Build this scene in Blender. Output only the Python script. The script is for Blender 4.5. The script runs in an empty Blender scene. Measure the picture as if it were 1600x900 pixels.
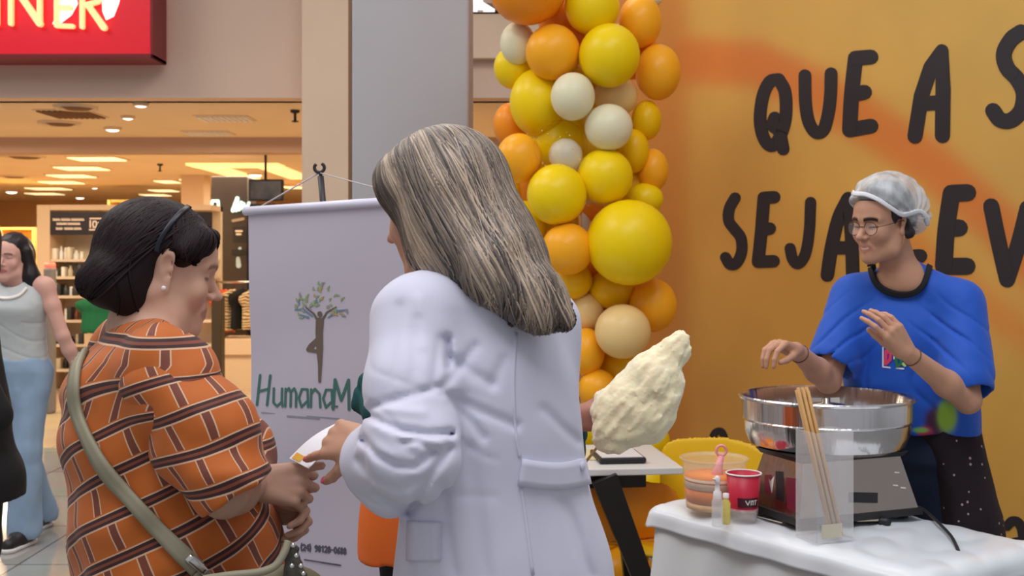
import bpy, bmesh, math, random, time
import numpy as np
from mathutils import Vector, Matrix

random.seed(7)
rng = np.random.RandomState(11)
SC = bpy.context.scene
COL = SC.collection
T0 = time.time()

# ------------------------------------------------------------------ camera
FPX, HY, CAMZ = 1800.0, 400.0, 1.5          # focal length in px of a 1600x900 frame, horizon row, eye height
cam_d = bpy.data.cameras.new('camera')
cam_d.sensor_width = 36.0
cam_d.lens = 36.0 * FPX / 1600.0
cam_d.shift_y = -(450.0 - HY) / 1600.0
cam_d.clip_end = 200
cam_d.dof.use_dof = True
cam_d.dof.focus_distance = 2.3
cam_d.dof.aperture_fstop = 9.0
cam = bpy.data.objects.new('camera', cam_d)
cam.location = (0, 0, CAMZ)
cam.rotation_euler = (math.pi / 2, 0, 0)
COL.objects.link(cam)
SC.camera = cam

# ------------------------------------------------------------------ world, lights, exposure
SC.view_settings.view_transform = 'Standard'
SC.view_settings.look = 'None'
SC.view_settings.gamma = 1.0
SC.view_settings.use_curve_mapping = False
SC.view_settings.exposure = 0.22
w = bpy.data.worlds.new('world'); SC.world = w; w.use_nodes = True
w.node_tree.nodes['Background'].inputs[0].default_value = (0.93, 0.93, 1.0, 1)
w.node_tree.nodes['Background'].inputs[1].default_value = 0.36

def area(name, loc, size, power, color, rot=(0, 0, 0), sy=None):
    d = bpy.data.lights.new(name, 'AREA'); d.energy = power; d.color = color
    d.shape = 'RECTANGLE'; d.size = size; d.size_y = sy or size
    o = bpy.data.objects.new(name, d); o.location = loc; o.rotation_euler = rot
    COL.objects.link(o); return o
# rows of mall ceiling lamps over the corridor (nothing of them is in the frame)
area('mall_ceiling_lamp', (-0.3, 0.6, 4.6), 2.2, 70, (0.98, 0.96, 1.0))
area('mall_ceiling_lamp', (1.2, 2.3, 4.6), 1.6, 28, (0.97, 0.96, 1.0))
area('mall_ceiling_lamp', (-2.6, 3.4, 4.6), 2.0, 55, (1.0, 0.95, 0.9))
area('mall_ceiling_lamp', (-0.6, 6.0, 4.6), 1.8, 55, (1.0, 0.93, 0.86))
area('mall_ceiling_lamp', (-4.5, 6.2, 4.6), 2.0, 60, (1.0, 0.90, 0.82))
# warm shop lights inside the store
for (x, y, p) in ((-5.5, 10.6, 60), (-2.6, 10.6, 60), (-7.5, 14.5, 90), (-3.6, 14.5, 90), (-8.0, 19.0, 110), (-3.0, 19.0, 110), (0.4, 13.0, 70)):
    area('store_ceiling_lamp', (x, y, 2.66), 1.6, p * 1.15, (1.0, 0.83, 0.60))

# ------------------------------------------------------------------ small helpers
def W(px, py, Y):
    return np.array(((px - 800.0) / FPX * Y, Y, CAMZ - (py - HY) / FPX * Y))
def ray(px, py):
    d = np.stack([(np.asarray(px, float) - 800.0) / FPX, np.ones_like(np.asarray(px, float)), -(np.asarray(py, float) - HY) / FPX], -1)
    return d
def vec(*a): return np.array(a, float)
def nrm(v):
    v = np.asarray(v, float); return v / (np.linalg.norm(v) + 1e-12)

def tag(o, label=None, cat=None, group=None, kind=None):
    if label: o['label'] = label
    if cat: o['category'] = cat
    if group: o['group'] = group
    if kind: o['kind'] = kind
    return o
def crease(v, w=.5): return np.clip(1 - np.abs(np.sin(v)) / w, 0, 1) ** 2
def empty(name, loc, label=None, cat=None, group=None):
    o = bpy.data.objects.new(name, None); COL.objects.link(o); o.location = tuple(float(x) for x in loc)
    o.empty_display_size = 0.05
    return tag(o, label, cat, group)
def link(name, me, material, parent=None, smooth=True):
    """world-space mesh; a parented one is stored relative to its parent's location"""
    if parent is not None:
        p = parent; off = Vector((0, 0, 0))
        while p is not None:
            off += p.location; p = p.parent
        me.transform(Matrix.Translation(-off))
    o = bpy.data.objects.new(name, me); COL.objects.link(o)
    if material is not None: me.materials.append(material)
    if parent is not None: o.parent = parent
    if smooth and len(me.polygons): me.polygons.foreach_set('use_smooth', [True] * len(me.polygons))
    return o

# ------------------------------------------------------------------ materials
def mat(name, color=(0.8, 0.8, 0.8), rough=0.5, metal=0.0, attr=None, bump=None, var=0.0, vscale=8.0, sss=0.0,
        sheen=0.0, emis=None, es=0.0, alpha=None, trans=0.0, ior=1.45, stretch=None, coat=0.0, spec=0.5):
    m = bpy.data.materials.new(name); m.use_nodes = True
    nt = m.node_tree; N = nt.nodes; L = nt.links
    b = N['Principled BSDF']
    b.inputs['Base Color'].default_value = (*color, 1)
    b.inputs['Roughness'].default_value = rough
    b.inputs['Metallic'].default_value = metal
    b.inputs['IOR'].default_value = ior
    b.inputs['Specular IOR Level'].default_value = spec
    if sss: 
        b.inputs['Subsurface Weight'].default_value = sss
        b.inputs['Subsurface Radius'].default_value = (0.012, 0.005, 0.003)
        b.inputs['Subsurface Scale'].default_value = 1.0
    if sheen: b.inputs['Sheen Weight'].default_value = sheen
    if coat: b.inputs['Coat Weight'].default_value = coat
    if trans: b.inputs['Transmission Weight'].default_value = trans
    if alpha is not None: b.inputs['Alpha'].default_value = alpha
    if emis: 
        b.inputs['Emission Color'].default_value = (*emis, 1); b.inputs['Emission Strength'].default_value = es
    tc = N.new('ShaderNodeTexCoord'); mp = N.new('ShaderNodeMapping'); L.new(tc.outputs['Object'], mp.inputs[0])
    if stretch: mp.inputs['Scale'].default_value = stretch
    src = None
    if attr:
        a = N.new('ShaderNodeAttribute'); a.attribute_name = attr; src = a.outputs['Color']
        L.new(src, b.inputs['Base Color'])
    if var:
        n = N.new('ShaderNodeTexNoise'); n.inputs['Scale'].default_value = vscale; n.inputs['Detail'].default_value = 4
        L.new(mp.outputs[0], n.inputs['Vector'])
        mr = N.new('ShaderNodeMapRange'); mr.inputs[1].default_value = 0.3; mr.inputs[2].default_value = 0.7
        mr.inputs[3].default_value = 1 - var; mr.inputs[4].default_value = 1 + var
        L.new(n.outputs['Fac'], mr.inputs[0])
        vm = N.new('ShaderNodeVectorMath'); vm.operation = 'SCALE'
        if src is not None: L.new(src, vm.inputs[0])
        else: vm.inputs[0].default_value = color
        L.new(mr.outputs[0], vm.inputs['Scale']); L.new(vm.outputs[0], b.inputs['Base Color'])
    if bump:
        n2 = N.new('ShaderNodeTexNoise'); n2.inputs['Scale'].default_value = bump[0]; n2.inputs['Detail'].default_value = 3
        L.new(mp.outputs[0], n2.inputs['Vector'])
        bp = N.new('ShaderNodeBump'); bp.inputs['Strength'].default_value = bump[1]; bp.inputs['Distance'].default_value = bump[2] if len(bump) > 2 else 0.002
        L.new(n2.outputs['Fac'], bp.inputs['Height']); L.new(bp.outputs[0], b.inputs['Normal'])
    return m
def nodes(m): return m.node_tree.nodes, m.node_tree.links, m.node_tree.nodes['Principled BSDF']

# ------------------------------------------------------------------ plain mesh helpers (world space)
def mesh_from(name, V, Fc):
    me = bpy.data.meshes.new(name)
    me.from_pydata([tuple(map(float, v)) for v in V], [], [tuple(map(int, f)) for f in Fc]); me.update(); return me
def set_col(me, arr, name='Col'):
    a = me.color_attributes.new(name, 'FLOAT_COLOR', 'POINT')
    c = np.ones((len(me.vertices), 4), np.float32); c[:, :3] = arr
    a.data.foreach_set('color', c.ravel())
class MB:
    """collects shapes into one mesh"""
    def __init__(s): s.V = []; s.F = []
    def add(s, V, F):
        o = len(s.V); s.V += [tuple(map(float, v)) for v in V]; s.F += [tuple(i + o for i in f) for f in F]; return s
    def box(s, c, size, R=None, bev=0.0):
        hx, hy, hz = [v / 2.0 for v in size]; R = np.eye(3) if R is None else R
        if bev <= 0:
            P = [(x, y, z) for z in (-hz, hz) for (x, y) in ((-hx, -hy), (hx, -hy), (hx, hy), (-hx, hy))]
            F = [(3, 2, 1, 0), (4, 5, 6, 7), (0, 1, 5, 4), (1, 2, 6, 5), (2, 3, 7, 6), (3, 0, 4, 7)]
        else:
            bm = bmesh.new(); bmesh.ops.create_cube(bm, size=1.0)
            for v in bm.verts: v.co = Vector((v.co.x * hx * 2, v.co.y * hy * 2, v.co.z * hz * 2))
            bmesh.ops.bevel(bm, geom=list(bm.edges), offset=min(bev, min(hx, hy, hz) * .95), segments=2, profile=0.5, affect='EDGES')
            bm.verts.index_update(); P = [tuple(v.co) for v in bm.verts]; F = [tuple(v.index for v in f.verts) for f in bm.faces]; bm.free()
        P = [np.asarray(c) + R @ np.array(p) for p in P]
        return s.add(P, F)
    def tube(s, pts, rad, seg=8, cap=True, flat=None):
        pts = [np.asarray(p, float) for p in pts]; n = len(pts)
        rs = rad if hasattr(rad, '__len__') else [rad] * n
        V = []; F = []
        t0 = nrm(pts[1] - pts[0]); up = vec(0, 0, 1) if abs(t0[2]) < .9 else vec(1, 0, 0)
        a = nrm(np.cross(t0, up))
        for i, p in enumerate(pts):
            t = nrm(pts[min(i + 1, n - 1)] - pts[max(i - 1, 0)])
            a = nrm(a - t * a.dot(t)); b = np.cross(t, a)
            for k in range(seg):
                th = 2 * math.pi * k / seg
                V.append(p + rs[i] * (math.cos(th) * a + math.sin(th) * b))
        for i in range(n - 1):
            for k in range(seg):
                k2 = (k + 1) % seg; F.append((i * seg + k, i * seg + k2, (i + 1) * seg + k2, (i + 1) * seg + k))
        if cap: F.append(tuple(range(seg))[::-1]); F.append(tuple((n - 1) * seg + k for k in range(seg)))
        return s.add(V, F)
    def lathe(s, c, prof, seg=48, R=None, close=False):
        """prof: list of (radius, height)"""
        R = np.eye(3) if R is None else R; V = []; F = []; n = len(prof)
        for r, z in prof:
            for k in range(seg):
                th = 2 * math.pi * k / seg; V.append(np.asarray(c) + R @ np.array((r * math.cos(th), r * math.sin(th), z)))
        for i in range(n - 1):
            for k in range(seg):
                k2 = (k + 1) % seg; F.append((i * seg + k, i * seg + k2, (i + 1) * seg + k2, (i + 1) * seg + k))
        if close:
            F.append(tuple(range(seg))[::-1]); F.append(tuple((n - 1) * seg + k for k in range(seg)))
        return s.add(V, F)
    def sphere(s, c, r, seg=16, rings=10, sc=(1, 1, 1), R=None):
        R = np.eye(3) if R is None else R
        V = [np.asarray(c) + R @ np.array((0, 0, -r * sc[2]))]; F = []
        for i in range(1, rings):
            ph = math.pi * i / rings - math.pi / 2
            for k in range(seg):
                th = 2 * math.pi * k / seg
                V.append(np.asarray(c) + R @ np.array((r * sc[0] * math.cos(ph) * math.cos(th), r * sc[1] * math.cos(ph) * math.sin(th), r * sc[2] * math.sin(ph))))
        V.append(np.asarray(c) + R @ np.array((0, 0, r * sc[2])))
        for k in range(seg): F.append((0, 1 + (k + 1) % seg, 1 + k))
        for i in range(rings - 2):
            for k in range(seg):
                a = 1 + i * seg; k2 = (k + 1) % seg; F.append((a + k, a + k2, a + seg + k2, a + seg + k))
        a = 1 + (rings - 2) * seg; top = len(V) - 1
        for k in range(seg): F.append((a + k, a + (k + 1) % seg, top))
        return s.add(V, F)
    def prism(s, poly, n, t):
        """poly: 3-D outline, extruded by t along n"""
        poly = [np.asarray(p, float) for p in poly]; n = np.asarray(n, float); m = len(poly)
        V = poly + [p + n * t for p in poly]
        F = [tuple(range(m))[::-1], tuple(range(m, 2 * m))] + [(i, (i + 1) % m, m + (i + 1) % m, m + i) for i in range(m)]
        return s.add(V, F)
    def mesh(s, name='m'): return mesh_from(name, s.V, s.F)
    def build(s, name, material, parent=None, smooth=True, auto=None):
        me = s.mesh(name); o = link(name, me, material, parent, smooth)
        if auto is not None: me.set_sharp_from_angle(angle=math.radians(auto))
        return o
def rotz(a):
    c, s_ = math.cos(a), math.sin(a); return np.array(((c, -s_, 0), (s_, c, 0), (0, 0, 1)))
def frame(x, y, z=None):
    """matrix whose columns are the given axes"""
    x = nrm(x); y = np.asarray(y, float); y = nrm(y - x * y.dot(x)); z = np.cross(x, y); return np.stack([x, y, z], 1)

def plane_at(P0, n):
    """px -> point on the plane through P0 with normal n, seen from the camera"""
    P0 = np.asarray(P0, float); n = nrm(n); C0 = vec(0, 0, CAMZ)
    def f(px, py):
        d = ray(px, py); t = (P0 - C0).dot(n) / d.dot(n); return C0 + d * t
    return f
def stadium(a, b, ra, rb, n=7):
    a = np.asarray(a, float); b = np.asarray(b, float); d = b - a; L = np.linalg.norm(d)
    th0 = math.atan2(d[1], d[0]) if L > 1e-6 else 0.0
    P = []
    for i in range(n): 
        t = th0 - math.pi / 2 + math.pi * i / (n - 1); P.append((b[0] + rb * math.cos(t), b[1] + rb * math.sin(t)))
    for i in range(n):
        t = th0 + math.pi / 2 + math.pi * i / (n - 1); P.append((a[0] + ra * math.cos(t), a[1] + ra * math.sin(t)))
    return P
def strokes(mb, to3d, n, paths, r, t=0.0015, _k=[0]):
    """thick rounded pen strokes; paths = list of 2-D polylines (x, y[, r])"""
    for p in paths:
        for i in range(len(p) - 1):
            a, b = p[i], p[i + 1]
            ra = a[2] if len(a) > 2 else r; rb = b[2] if len(b) > 2 else r
            P = stadium(a[:2], b[:2], ra, rb)
            Q = [to3d(x, y) for x, y in P]
            nn = np.cross(Q[3] - Q[0], Q[6] - Q[3])
            if nn.dot(n) < 0: Q = Q[::-1]
            _k[0] += 1; mb.prism(Q, n, t * (1 + 0.02 * (_k[0] % 12)))
def smooth_path(pts, k=6):
    """Catmull-Rom through 2-D/3-D points"""
    P = [np.asarray(p, float) for p in pts]; P = [2 * P[0] - P[1]] + P + [2 * P[-1] - P[-2]]; out = []
    for i in range(1, len(P) - 2):
        for j in range(k):
            t = j / k; a, b, c, d = P[i - 1], P[i], P[i + 1], P[i + 2]
            out.append(0.5 * ((2 * b) + (-a + c) * t + (2 * a - 5 * b + 4 * c - d) * t * t + (-a + 3 * b - 3 * c + d) * t ** 3))
    out.append(P[-2]); return out
# ------------------------------------------------------------------ implicit-surface modelling (numpy)
_tab = rng.rand(32, 32, 32).astype(np.float32) * 2 - 1
def noise3(P, sc):
    Q = np.asarray(P, np.float32) * sc; I = np.floor(Q).astype(np.int32); f = Q - I; f = f * f * (3 - 2 * f)
    x0, y0, z0 = (I[..., 0] & 31), (I[..., 1] & 31), (I[..., 2] & 31); x1, y1, z1 = (x0 + 1) & 31, (y0 + 1) & 31, (z0 + 1) & 31
    fx, fy, fz = f[..., 0], f[..., 1], f[..., 2]
    def l(a, b, t): return a + (b - a) * t
    return l(l(l(_tab[x0, y0, z0], _tab[x1, y0, z0], fx), l(_tab[x0, y1, z0], _tab[x1, y1, z0], fx), fy),
             l(l(_tab[x0, y0, z1], _tab[x1, y0, z1], fx), l(_tab[x0, y1, z1], _tab[x1, y1, z1], fx), fy), fz)
def fbm(P, sc, o=3):
    v = 0; a = 1.0
    for i in range(o): v = v + a * noise3(P + i * 3.7, sc * 2 ** i); a *= 0.5
    return v
def E(c, r, R=None):
    """ellipsoid; R columns = its axes"""
    c = np.asarray(c, np.float32); r = np.asarray(r, np.float32); Rm = None if R is None else np.asarray(R, np.float32)
    def f(P):
        q = P - c
        if Rm is not None: q = q @ Rm
        k0 = np.sqrt(((q / r) ** 2).sum(-1)); k1 = np.sqrt(((q / (r * r)) ** 2).sum(-1)) + 1e-9
        return k0 * (k0 - 1) / k1
    return f, c, float(r.max())
def C(a, b, ra, rb=None, flat=None, ratio=1.0):
    """round cone; flat = axis along which the section is squashed to `ratio`"""
    a = np.asarray(a, np.float32); b = np.asarray(b, np.float32); rb = ra if rb is None else rb
    cen = (a + b) / 2; bd = float(np.linalg.norm(b - a) / 2 + max(ra, rb))
    M = None
    if flat is not None:
        n = nrm(flat).astype(np.float32); M = (np.eye(3) + (1.0 / ratio - 1.0) * np.outer(n, n)).astype(np.float32)
        A, B = a @ M, b @ M
    else: A, B = a, b
    d = B - A; dd = float(d @ d) + 1e-12
    def f(P):
        Q = P @ M if M is not None else P
        q = Q - A; t = np.clip((q @ d) / dd, 0, 1); e = q - t[..., None] * d
        r = np.sqrt((e * e).sum(-1)) - (ra + (rb - ra) * t)
        return r * ratio if M is not None else r
    return f, cen, bd
def chain(pts, rads, **k):
    return [C(pts[i], pts[i + 1], rads[i], rads[i + 1], **k) for i in range(len(pts) - 1)]
def LOFT(sec, lat, n=96):
    """sec: (z, cx, cy, a, b) bottom to top; lat = 2-D unit lateral axis (a runs along it, b across)"""
    sec = np.array(sorted(sec), float); lat = nrm(np.append(lat, 0))[:2]; fwd = vec(-lat[1], lat[0])
    zs = np.linspace(sec[0, 0], sec[-1, 0], n); cols = []
    for j in range(1, 5):
        y = sec[:, j]; x = sec[:, 0]; m = np.gradient(y, x) if len(x) > 2 else np.full(len(x), (y[-1] - y[0]) / (x[-1] - x[0]))
        i = np.clip(np.searchsorted(x, zs) - 1, 0, len(x) - 2); h = x[i + 1] - x[i]; t = (zs - x[i]) / h
        cols.append((2 * t ** 3 - 3 * t ** 2 + 1) * y[i] + (t ** 3 - 2 * t ** 2 + t) * h * m[i] + (-2 * t ** 3 + 3 * t ** 2) * y[i + 1] + (t ** 3 - t ** 2) * h * m[i + 1])
    cx, cy, A, B = cols; z0, z1 = sec[0, 0], sec[-1, 0]
    cen = vec(cx.mean(), cy.mean(), (z0 + z1) / 2).astype(np.float32); bd = float(np.hypot((z1 - z0) / 2, max(A.max(), B.max()) + max(np.ptp(cx), np.ptp(cy))))
    def f(P):
        z = P[..., 2]; dx = P[..., 0] - np.interp(z, zs, cx); dy = P[..., 1] - np.interp(z, zs, cy)
        a = np.interp(z, zs, A); b = np.interp(z, zs, B)
        u = dx * lat[0] + dy * lat[1]; v = dx * fwd[0] + dy * fwd[1]
        k0 = np.sqrt((u / a) ** 2 + (v / b) ** 2); k1 = np.sqrt((u / a ** 2) ** 2 + (v / b ** 2) ** 2) + 1e-9
        d = np.where(k0 < 1e-3, -np.minimum(a, b), k0 * (k0 - 1) / k1)
        d = np.maximum(d, -np.minimum(a, b))
        e = np.maximum(z0 - z, z - z1)
        return np.where((e > 0) & (d > 0), np.hypot(np.maximum(e, 0), np.maximum(d, 0)), np.maximum(d, e)).astype(np.float32)
    return f, cen, bd
def HALF(p, n):
    p = np.asarray(p, np.float32); n = nrm(n).astype(np.float32)
    return (lambda P: (P - p) @ n), None, 0
def smin(a, b, k):
    if k <= 0: return np.minimum(a, b)
    h = np.clip(0.5 + 0.5 * (b - a) / k, 0, 1); return b + (a - b) * h - k * h * (1 - h)
class Field:
    def __init__(s): s.ops = []; s.dsp = []
    def add(s, p, k=0.02):
        for q in (p if isinstance(p, list) else [p]): s.ops.append(('u', q, k))
        return s
    def sub(s, p, k=0.01):
        for q in (p if isinstance(p, list) else [p]): s.ops.append(('s', q, k))
        return s
    def clip(s, p, k=0.004): s.ops.append(('i', p, k)); return s
    def disp(s, f): s.dsp.append(f); return s
    def __call__(s, P, c=None, R=0):
        P = np.asarray(P, np.float32); d = np.full(P.shape[:-1], 0.5, np.float32)
        for kind, (f, cc, r), k in s.ops:
            if c is not None and cc is not None and np.linalg.norm(cc - c) > r * 1.05 + R + 0.03 + k: continue
            v = f(P)
            if kind == 'u': d = smin(d, v, k)
            elif kind == 's': d = -smin(-d, v, k)
            else: d = -smin(-d, -v, k)
        for g in s.dsp: d = d + g(P)
        return d
    def bounds(s):
        us = [q for kk, q, k in s.ops if kk == 'u' and q[1] is not None]
        lo = np.min([q[1] - q[2] for q in us], 0); hi = np.max([q[1] + q[2] for q in us], 0); return lo - 0.03, hi + 0.03
    def grad(s, P, e=0.002):
        P = np.asarray(P, np.float32); g = np.stack([s(P + d) - s(P - d) for d in np.eye(3, dtype=np.float32) * e], -1)
        return g / (np.linalg.norm(g, axis=-1, keepdims=True) + 1e-9)
def polygonize(F, h, lo=None, hi=None, B=16):
    l0, h0 = F.bounds(); lo = l0 if lo is None else np.asarray(lo); hi = h0 if hi is None else np.asarray(hi)
    nb = np.maximum(1, np.ceil((hi - lo) / (h * B)).astype(int)); n = nb * B
    val = np.full(n, 1.0, np.float32); half = h * B * math.sqrt(3) / 2
    g = np.stack(np.meshgrid(*[np.arange(k) for k in nb], indexing='ij'), -1).reshape(-1, 3)
    cen = (lo + (g * B + (B - 1) / 2) * h).astype(np.float32)
    dc = F(cen)
    loc = np.stack(np.meshgrid(*[np.arange(B)] * 3, indexing='ij'), -1).astype(np.float32) * h
    for (i, j, k), c, d in zip(g, cen, dc):
        sl = (slice(i * B, i * B + B), slice(j * B, j * B + B), slice(k * B, k * B + B))
        if abs(d) > half * 1.7 + 0.012: val[sl] = d; continue
        val[sl] = F(loc + (lo + np.array((i, j, k)) * B * h).astype(np.float32), c, half)
    s = val < 0; cnt = np.zeros(tuple(n - 1), np.int8)
    for a in (0, 1):
        for b in (0, 1):
            for c in (0, 1): cnt += s[a:n[0] - 1 + a, b:n[1] - 1 + b, c:n[2] - 1 + c]
    idx = np.argwhere((cnt > 0) & (cnt < 8)); ids = np.full(tuple(n - 1), -1, np.int32); ids[tuple(idx.T)] = np.arange(len(idx))
    acc = np.zeros((len(idx), 3), np.float32); num = np.zeros(len(idx), np.float32)
    for ax in range(3):
        o1, o2 = [q for q in range(3) if q != ax]
        for a in (0, 1):
            for b in (0, 1):
                p = idx.copy(); p[:, o1] += a; p[:, o2] += b; q = p.copy(); q[:, ax] += 1
                va = val[tuple(p.T)]; vb = val[tuple(q.T)]; m = (va < 0) != (vb < 0)
                t = np.where(m, va / np.where(m, va - vb, 1), 0); pos = p.astype(np.float32); pos[:, ax] += t
                acc[m] += pos[m]; num += m
    V = lo + (acc / num[:, None]) * h
    quads = []
    for ax in range(3):
        o1, o2 = (ax + 1) % 3, (ax + 2) % 3
        sa = [slice(0, n[q] - 1) for q in range(3)]; sb = list(sa); sb[ax] = slice(1, n[ax])
        m = s[tuple(sa)] != s[tuple(sb)]; e = np.argwhere(m); e = e[(e[:, o1] > 0) & (e[:, o2] > 0)]
        ins = s[tuple(e.T)]
        def cell(d1, d2):
            q = e.copy(); q[:, o1] -= d1; q[:, o2] -= d2; return ids[tuple(q.T)]
        qd = np.stack([cell(0, 0), cell(1, 0), cell(1, 1), cell(0, 1)], 1)
        qd = np.where(ins[:, None], qd, qd[:, ::-1]); quads.append(qd[(qd >= 0).all(1)])
    return V, np.concatenate(quads)
def np_mesh(name, V, Q):
    me = bpy.data.meshes.new(name); me.vertices.add(len(V)); me.vertices.foreach_set('co', np.asarray(V, np.float32).ravel())
    me.loops.add(Q.size); me.loops.foreach_set('vertex_index', Q.astype(np.int32).ravel())
    me.polygons.add(len(Q)); me.polygons.foreach_set('loop_start', np.arange(0, Q.size, 4, dtype=np.int32))
    me.polygons.foreach_set('use_smooth', np.ones(len(Q), bool)); me.update(calc_edges=True); me.validate(); return me
def relax(V, Q, it=1, lam=0.5):
    for _ in range(it):
        acc = np.zeros_like(V); num = np.zeros(len(V))
        for a, b in ((0, 1), (1, 2), (2, 3), (3, 0)):
            for x, y in ((a, b), (b, a)):
                for c in range(3): acc[:, c] += np.bincount(Q[:, x], V[Q[:, y], c], len(V))
                num += np.bincount(Q[:, x], minlength=len(V))
        V = V + lam * (acc / np.maximum(num, 1)[:, None] - V)
    return V
def skin_mesh(name, F, h, material, parent=None, color=None, rel=1, lo=None, hi=None, pat=None):
    V, Q = polygonize(F, h, lo, hi)
    if rel: V = relax(V, Q, rel)
    me = np_mesh(name, V, Q)
    if color is not None and len(me.vertices) == len(V): set_col(me, color(V) if callable(color) else np.asarray(color))
    if pat is not None and len(me.vertices) == len(V): set_col(me, pat(V), 'pat')
    return link(name, me, material, parent)
def march(F, px, py, t0=0.9, t1=9.0, steps=90):
    """camera rays -> hit points on the field"""
    d = ray(px, py); L = np.linalg.norm(d, axis=-1); t = np.full(L.shape, t0); C0 = vec(0, 0, CAMZ)
    for _ in range(steps):
        v = F(C0 + d * t[..., None]); t = t + np.clip(v, -0.05, 0.2) * 0.75 / L
        t = np.minimum(t, t1)
    return C0 + d * t[..., None]
def drape(F, path, half, off=0.004, cols=4, k=6, thick=0.003):
    """a band lying on the field: path in px, half width in px -> mesh V, faces"""
    P = np.array(smooth_path(path, k)); n = len(P); T = np.gradient(P[:, :2], axis=0); T /= np.linalg.norm(T, axis=1)[:, None] + 1e-9
    Nn = np.stack([-T[:, 1], T[:, 0]], 1)
    hw = P[:, 2] if P.shape[1] > 2 else np.full(n, half)
    g = np.stack([P[:, :2] + Nn * (hw * s)[:, None] for s in np.linspace(-1, 1, cols)], 1)
    H = march(F, g[..., 0], g[..., 1]); bad = np.abs(F(H)) > .004
    if bad.any() and not bad.all():                     # rays that slip past the silhouette: bring them back onto the surface
        cen = np.array([np.median(H[i][~bad[i]][:, 1]) if (~bad[i]).any() else np.nan for i in range(n)]); ok = ~np.isnan(cen); cen = np.interp(np.arange(n), np.arange(n)[ok], cen[ok])
        D_ = ray(g[..., 0], g[..., 1]); Hb = vec(0, 0, CAMZ) + D_ * (cen[:, None, None] + 0.01); H = np.where(bad[..., None], Hb, H)
        for _ in range(8): H = np.where(bad[..., None], H - F.grad(H) * (F(H) * .8)[..., None], H)
    G = F.grad(H); top = H + G * (off + thick); bot = H + G * (off - 0.004)
    V = np.concatenate([top.reshape(-1, 3), bot.reshape(-1, 3)]); m = n * cols; Fc = []
    for i in range(n - 1):
        for j in range(cols - 1):
            a, b, c, d = i * cols + j, i * cols + j + 1, (i + 1) * cols + j + 1, (i + 1) * cols + j
            Fc += [(a, b, c, d), (m + d, m + c, m + b, m + a)]
    for i in range(n - 1):
        for j in (0, cols - 1):
            a, d = i * cols + j, (i + 1) * cols + j; Fc.append((a, d, m + d, m + a) if j == 0 else (d, a, m + a, m + d))
    for j in range(cols - 1):
        for i in (0, n - 1):
            a, b = i * cols + j, i * cols + j + 1; Fc.append((b, a, m + a, m + b) if i == 0 else (a, b, m + b, m + a))
    return V, Fc
# ================================================================== THE SETTING
def srgb(r, g, b):
    def f(c):
        c /= 255.0; return c / 12.92 if c <= 0.04045 else ((c + 0.055) / 1.055) ** 2.4
    return (f(r), f(g), f(b))
def struct(o): o['kind'] = 'structure'; return o
def pbox(x0, y0, x1, y1, Y, dep):
    """box whose front face covers that px rectangle at distance Y -> centre, size"""
    a, b = W(x0, y0, Y), W(x1, y1, Y)
    return ((a[0] + b[0]) / 2, Y + dep / 2, (a[2] + b[2]) / 2), (abs(b[0] - a[0]), dep, abs(a[2] - b[2]))

# floors ------------------------------------------------------------
def tile_mat(name, c1, c2, grout, size, rough):
    m = mat(name, c1, rough, var=0.08, vscale=1.2, spec=0.6); N, L, b = nodes(m)
    tc = N.new('ShaderNodeTexCoord'); br = N.new('ShaderNodeTexBrick'); br.offset = 0
    br.inputs['Color1'].default_value = (*c1, 1); br.inputs['Color2'].default_value = (*c2, 1); br.inputs['Mortar'].default_value = (*grout, 1)
    br.inputs['Scale'].default_value = 1.0; br.inputs['Mortar Size'].default_value = 0.006
    br.inputs['Brick Width'].default_value = size; br.inputs['Row Height'].default_value = size
    L.new(tc.outputs['Object'], br.inputs['Vector'])
    n = N.new('ShaderNodeTexNoise'); n.inputs['Scale'].default_value = 2.5; n.inputs['Detail'].default_value = 6
    L.new(tc.outputs['Object'], n.inputs['Vector'])
    mx = N.new('ShaderNodeMix'); mx.data_type = 'RGBA'; mx.blend_type = 'MULTIPLY'; mx.inputs[0].default_value = 0.35
    L.new(br.outputs['Color'], mx.inputs[6]); L.new(n.outputs['Color'], mx.inputs[7]); L.new(mx.outputs[2], b.inputs['Base Color'])
    return m
m_floor = tile_mat('mall_floor_tile', srgb(150, 152, 150), srgb(168, 168, 164), srgb(100, 98, 94), 0.8, 0.10)
m_sfloor = tile_mat('store_floor_tile', srgb(222, 196, 160), srgb(214, 188, 150), srgb(180, 150, 120), 0.9, 0.16)
struct(MB().box((-1.5, 4.0, -0.05), (17, 10.0, 0.10)).build('floor', m_floor, smooth=False))
struct(MB().box((-1.5, 19.0, -0.05), (24, 20.0, 0.10)).build('floor', m_sfloor, smooth=False))

# storefront --------------------------------------------------------
m_fascia = mat('fascia_plaster', srgb(214, 186, 166), 0.75, var=0.03, vscale=1.0)
m_cream = mat('cream_paint', srgb(222, 196, 170), 0.7, var=0.03, vscale=2)
m_grey = mat('grey_pillar_paint', srgb(178, 178, 182), 0.65, var=0.03, vscale=2)
m_seam = mat('brown_metal_trim', srgb(130, 92, 60), 0.4)
fy = 9.0
zb = 2.735
struct(MB().box((-3.6, fy + 0.15, (zb + 5.2) / 2), (13.4, 0.3, 5.2 - zb)).build('wall_storefront', m_fascia, smooth=False))
jx0, jx1 = W(479, 0, fy)[0], -0.6
j = struct(MB().box(((jx0 + jx1) / 2, fy + 0.05, 2.6), (jx1 - jx0, 0.5, 5.2)).build('wall_jamb', m_cream, smooth=False))
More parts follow.
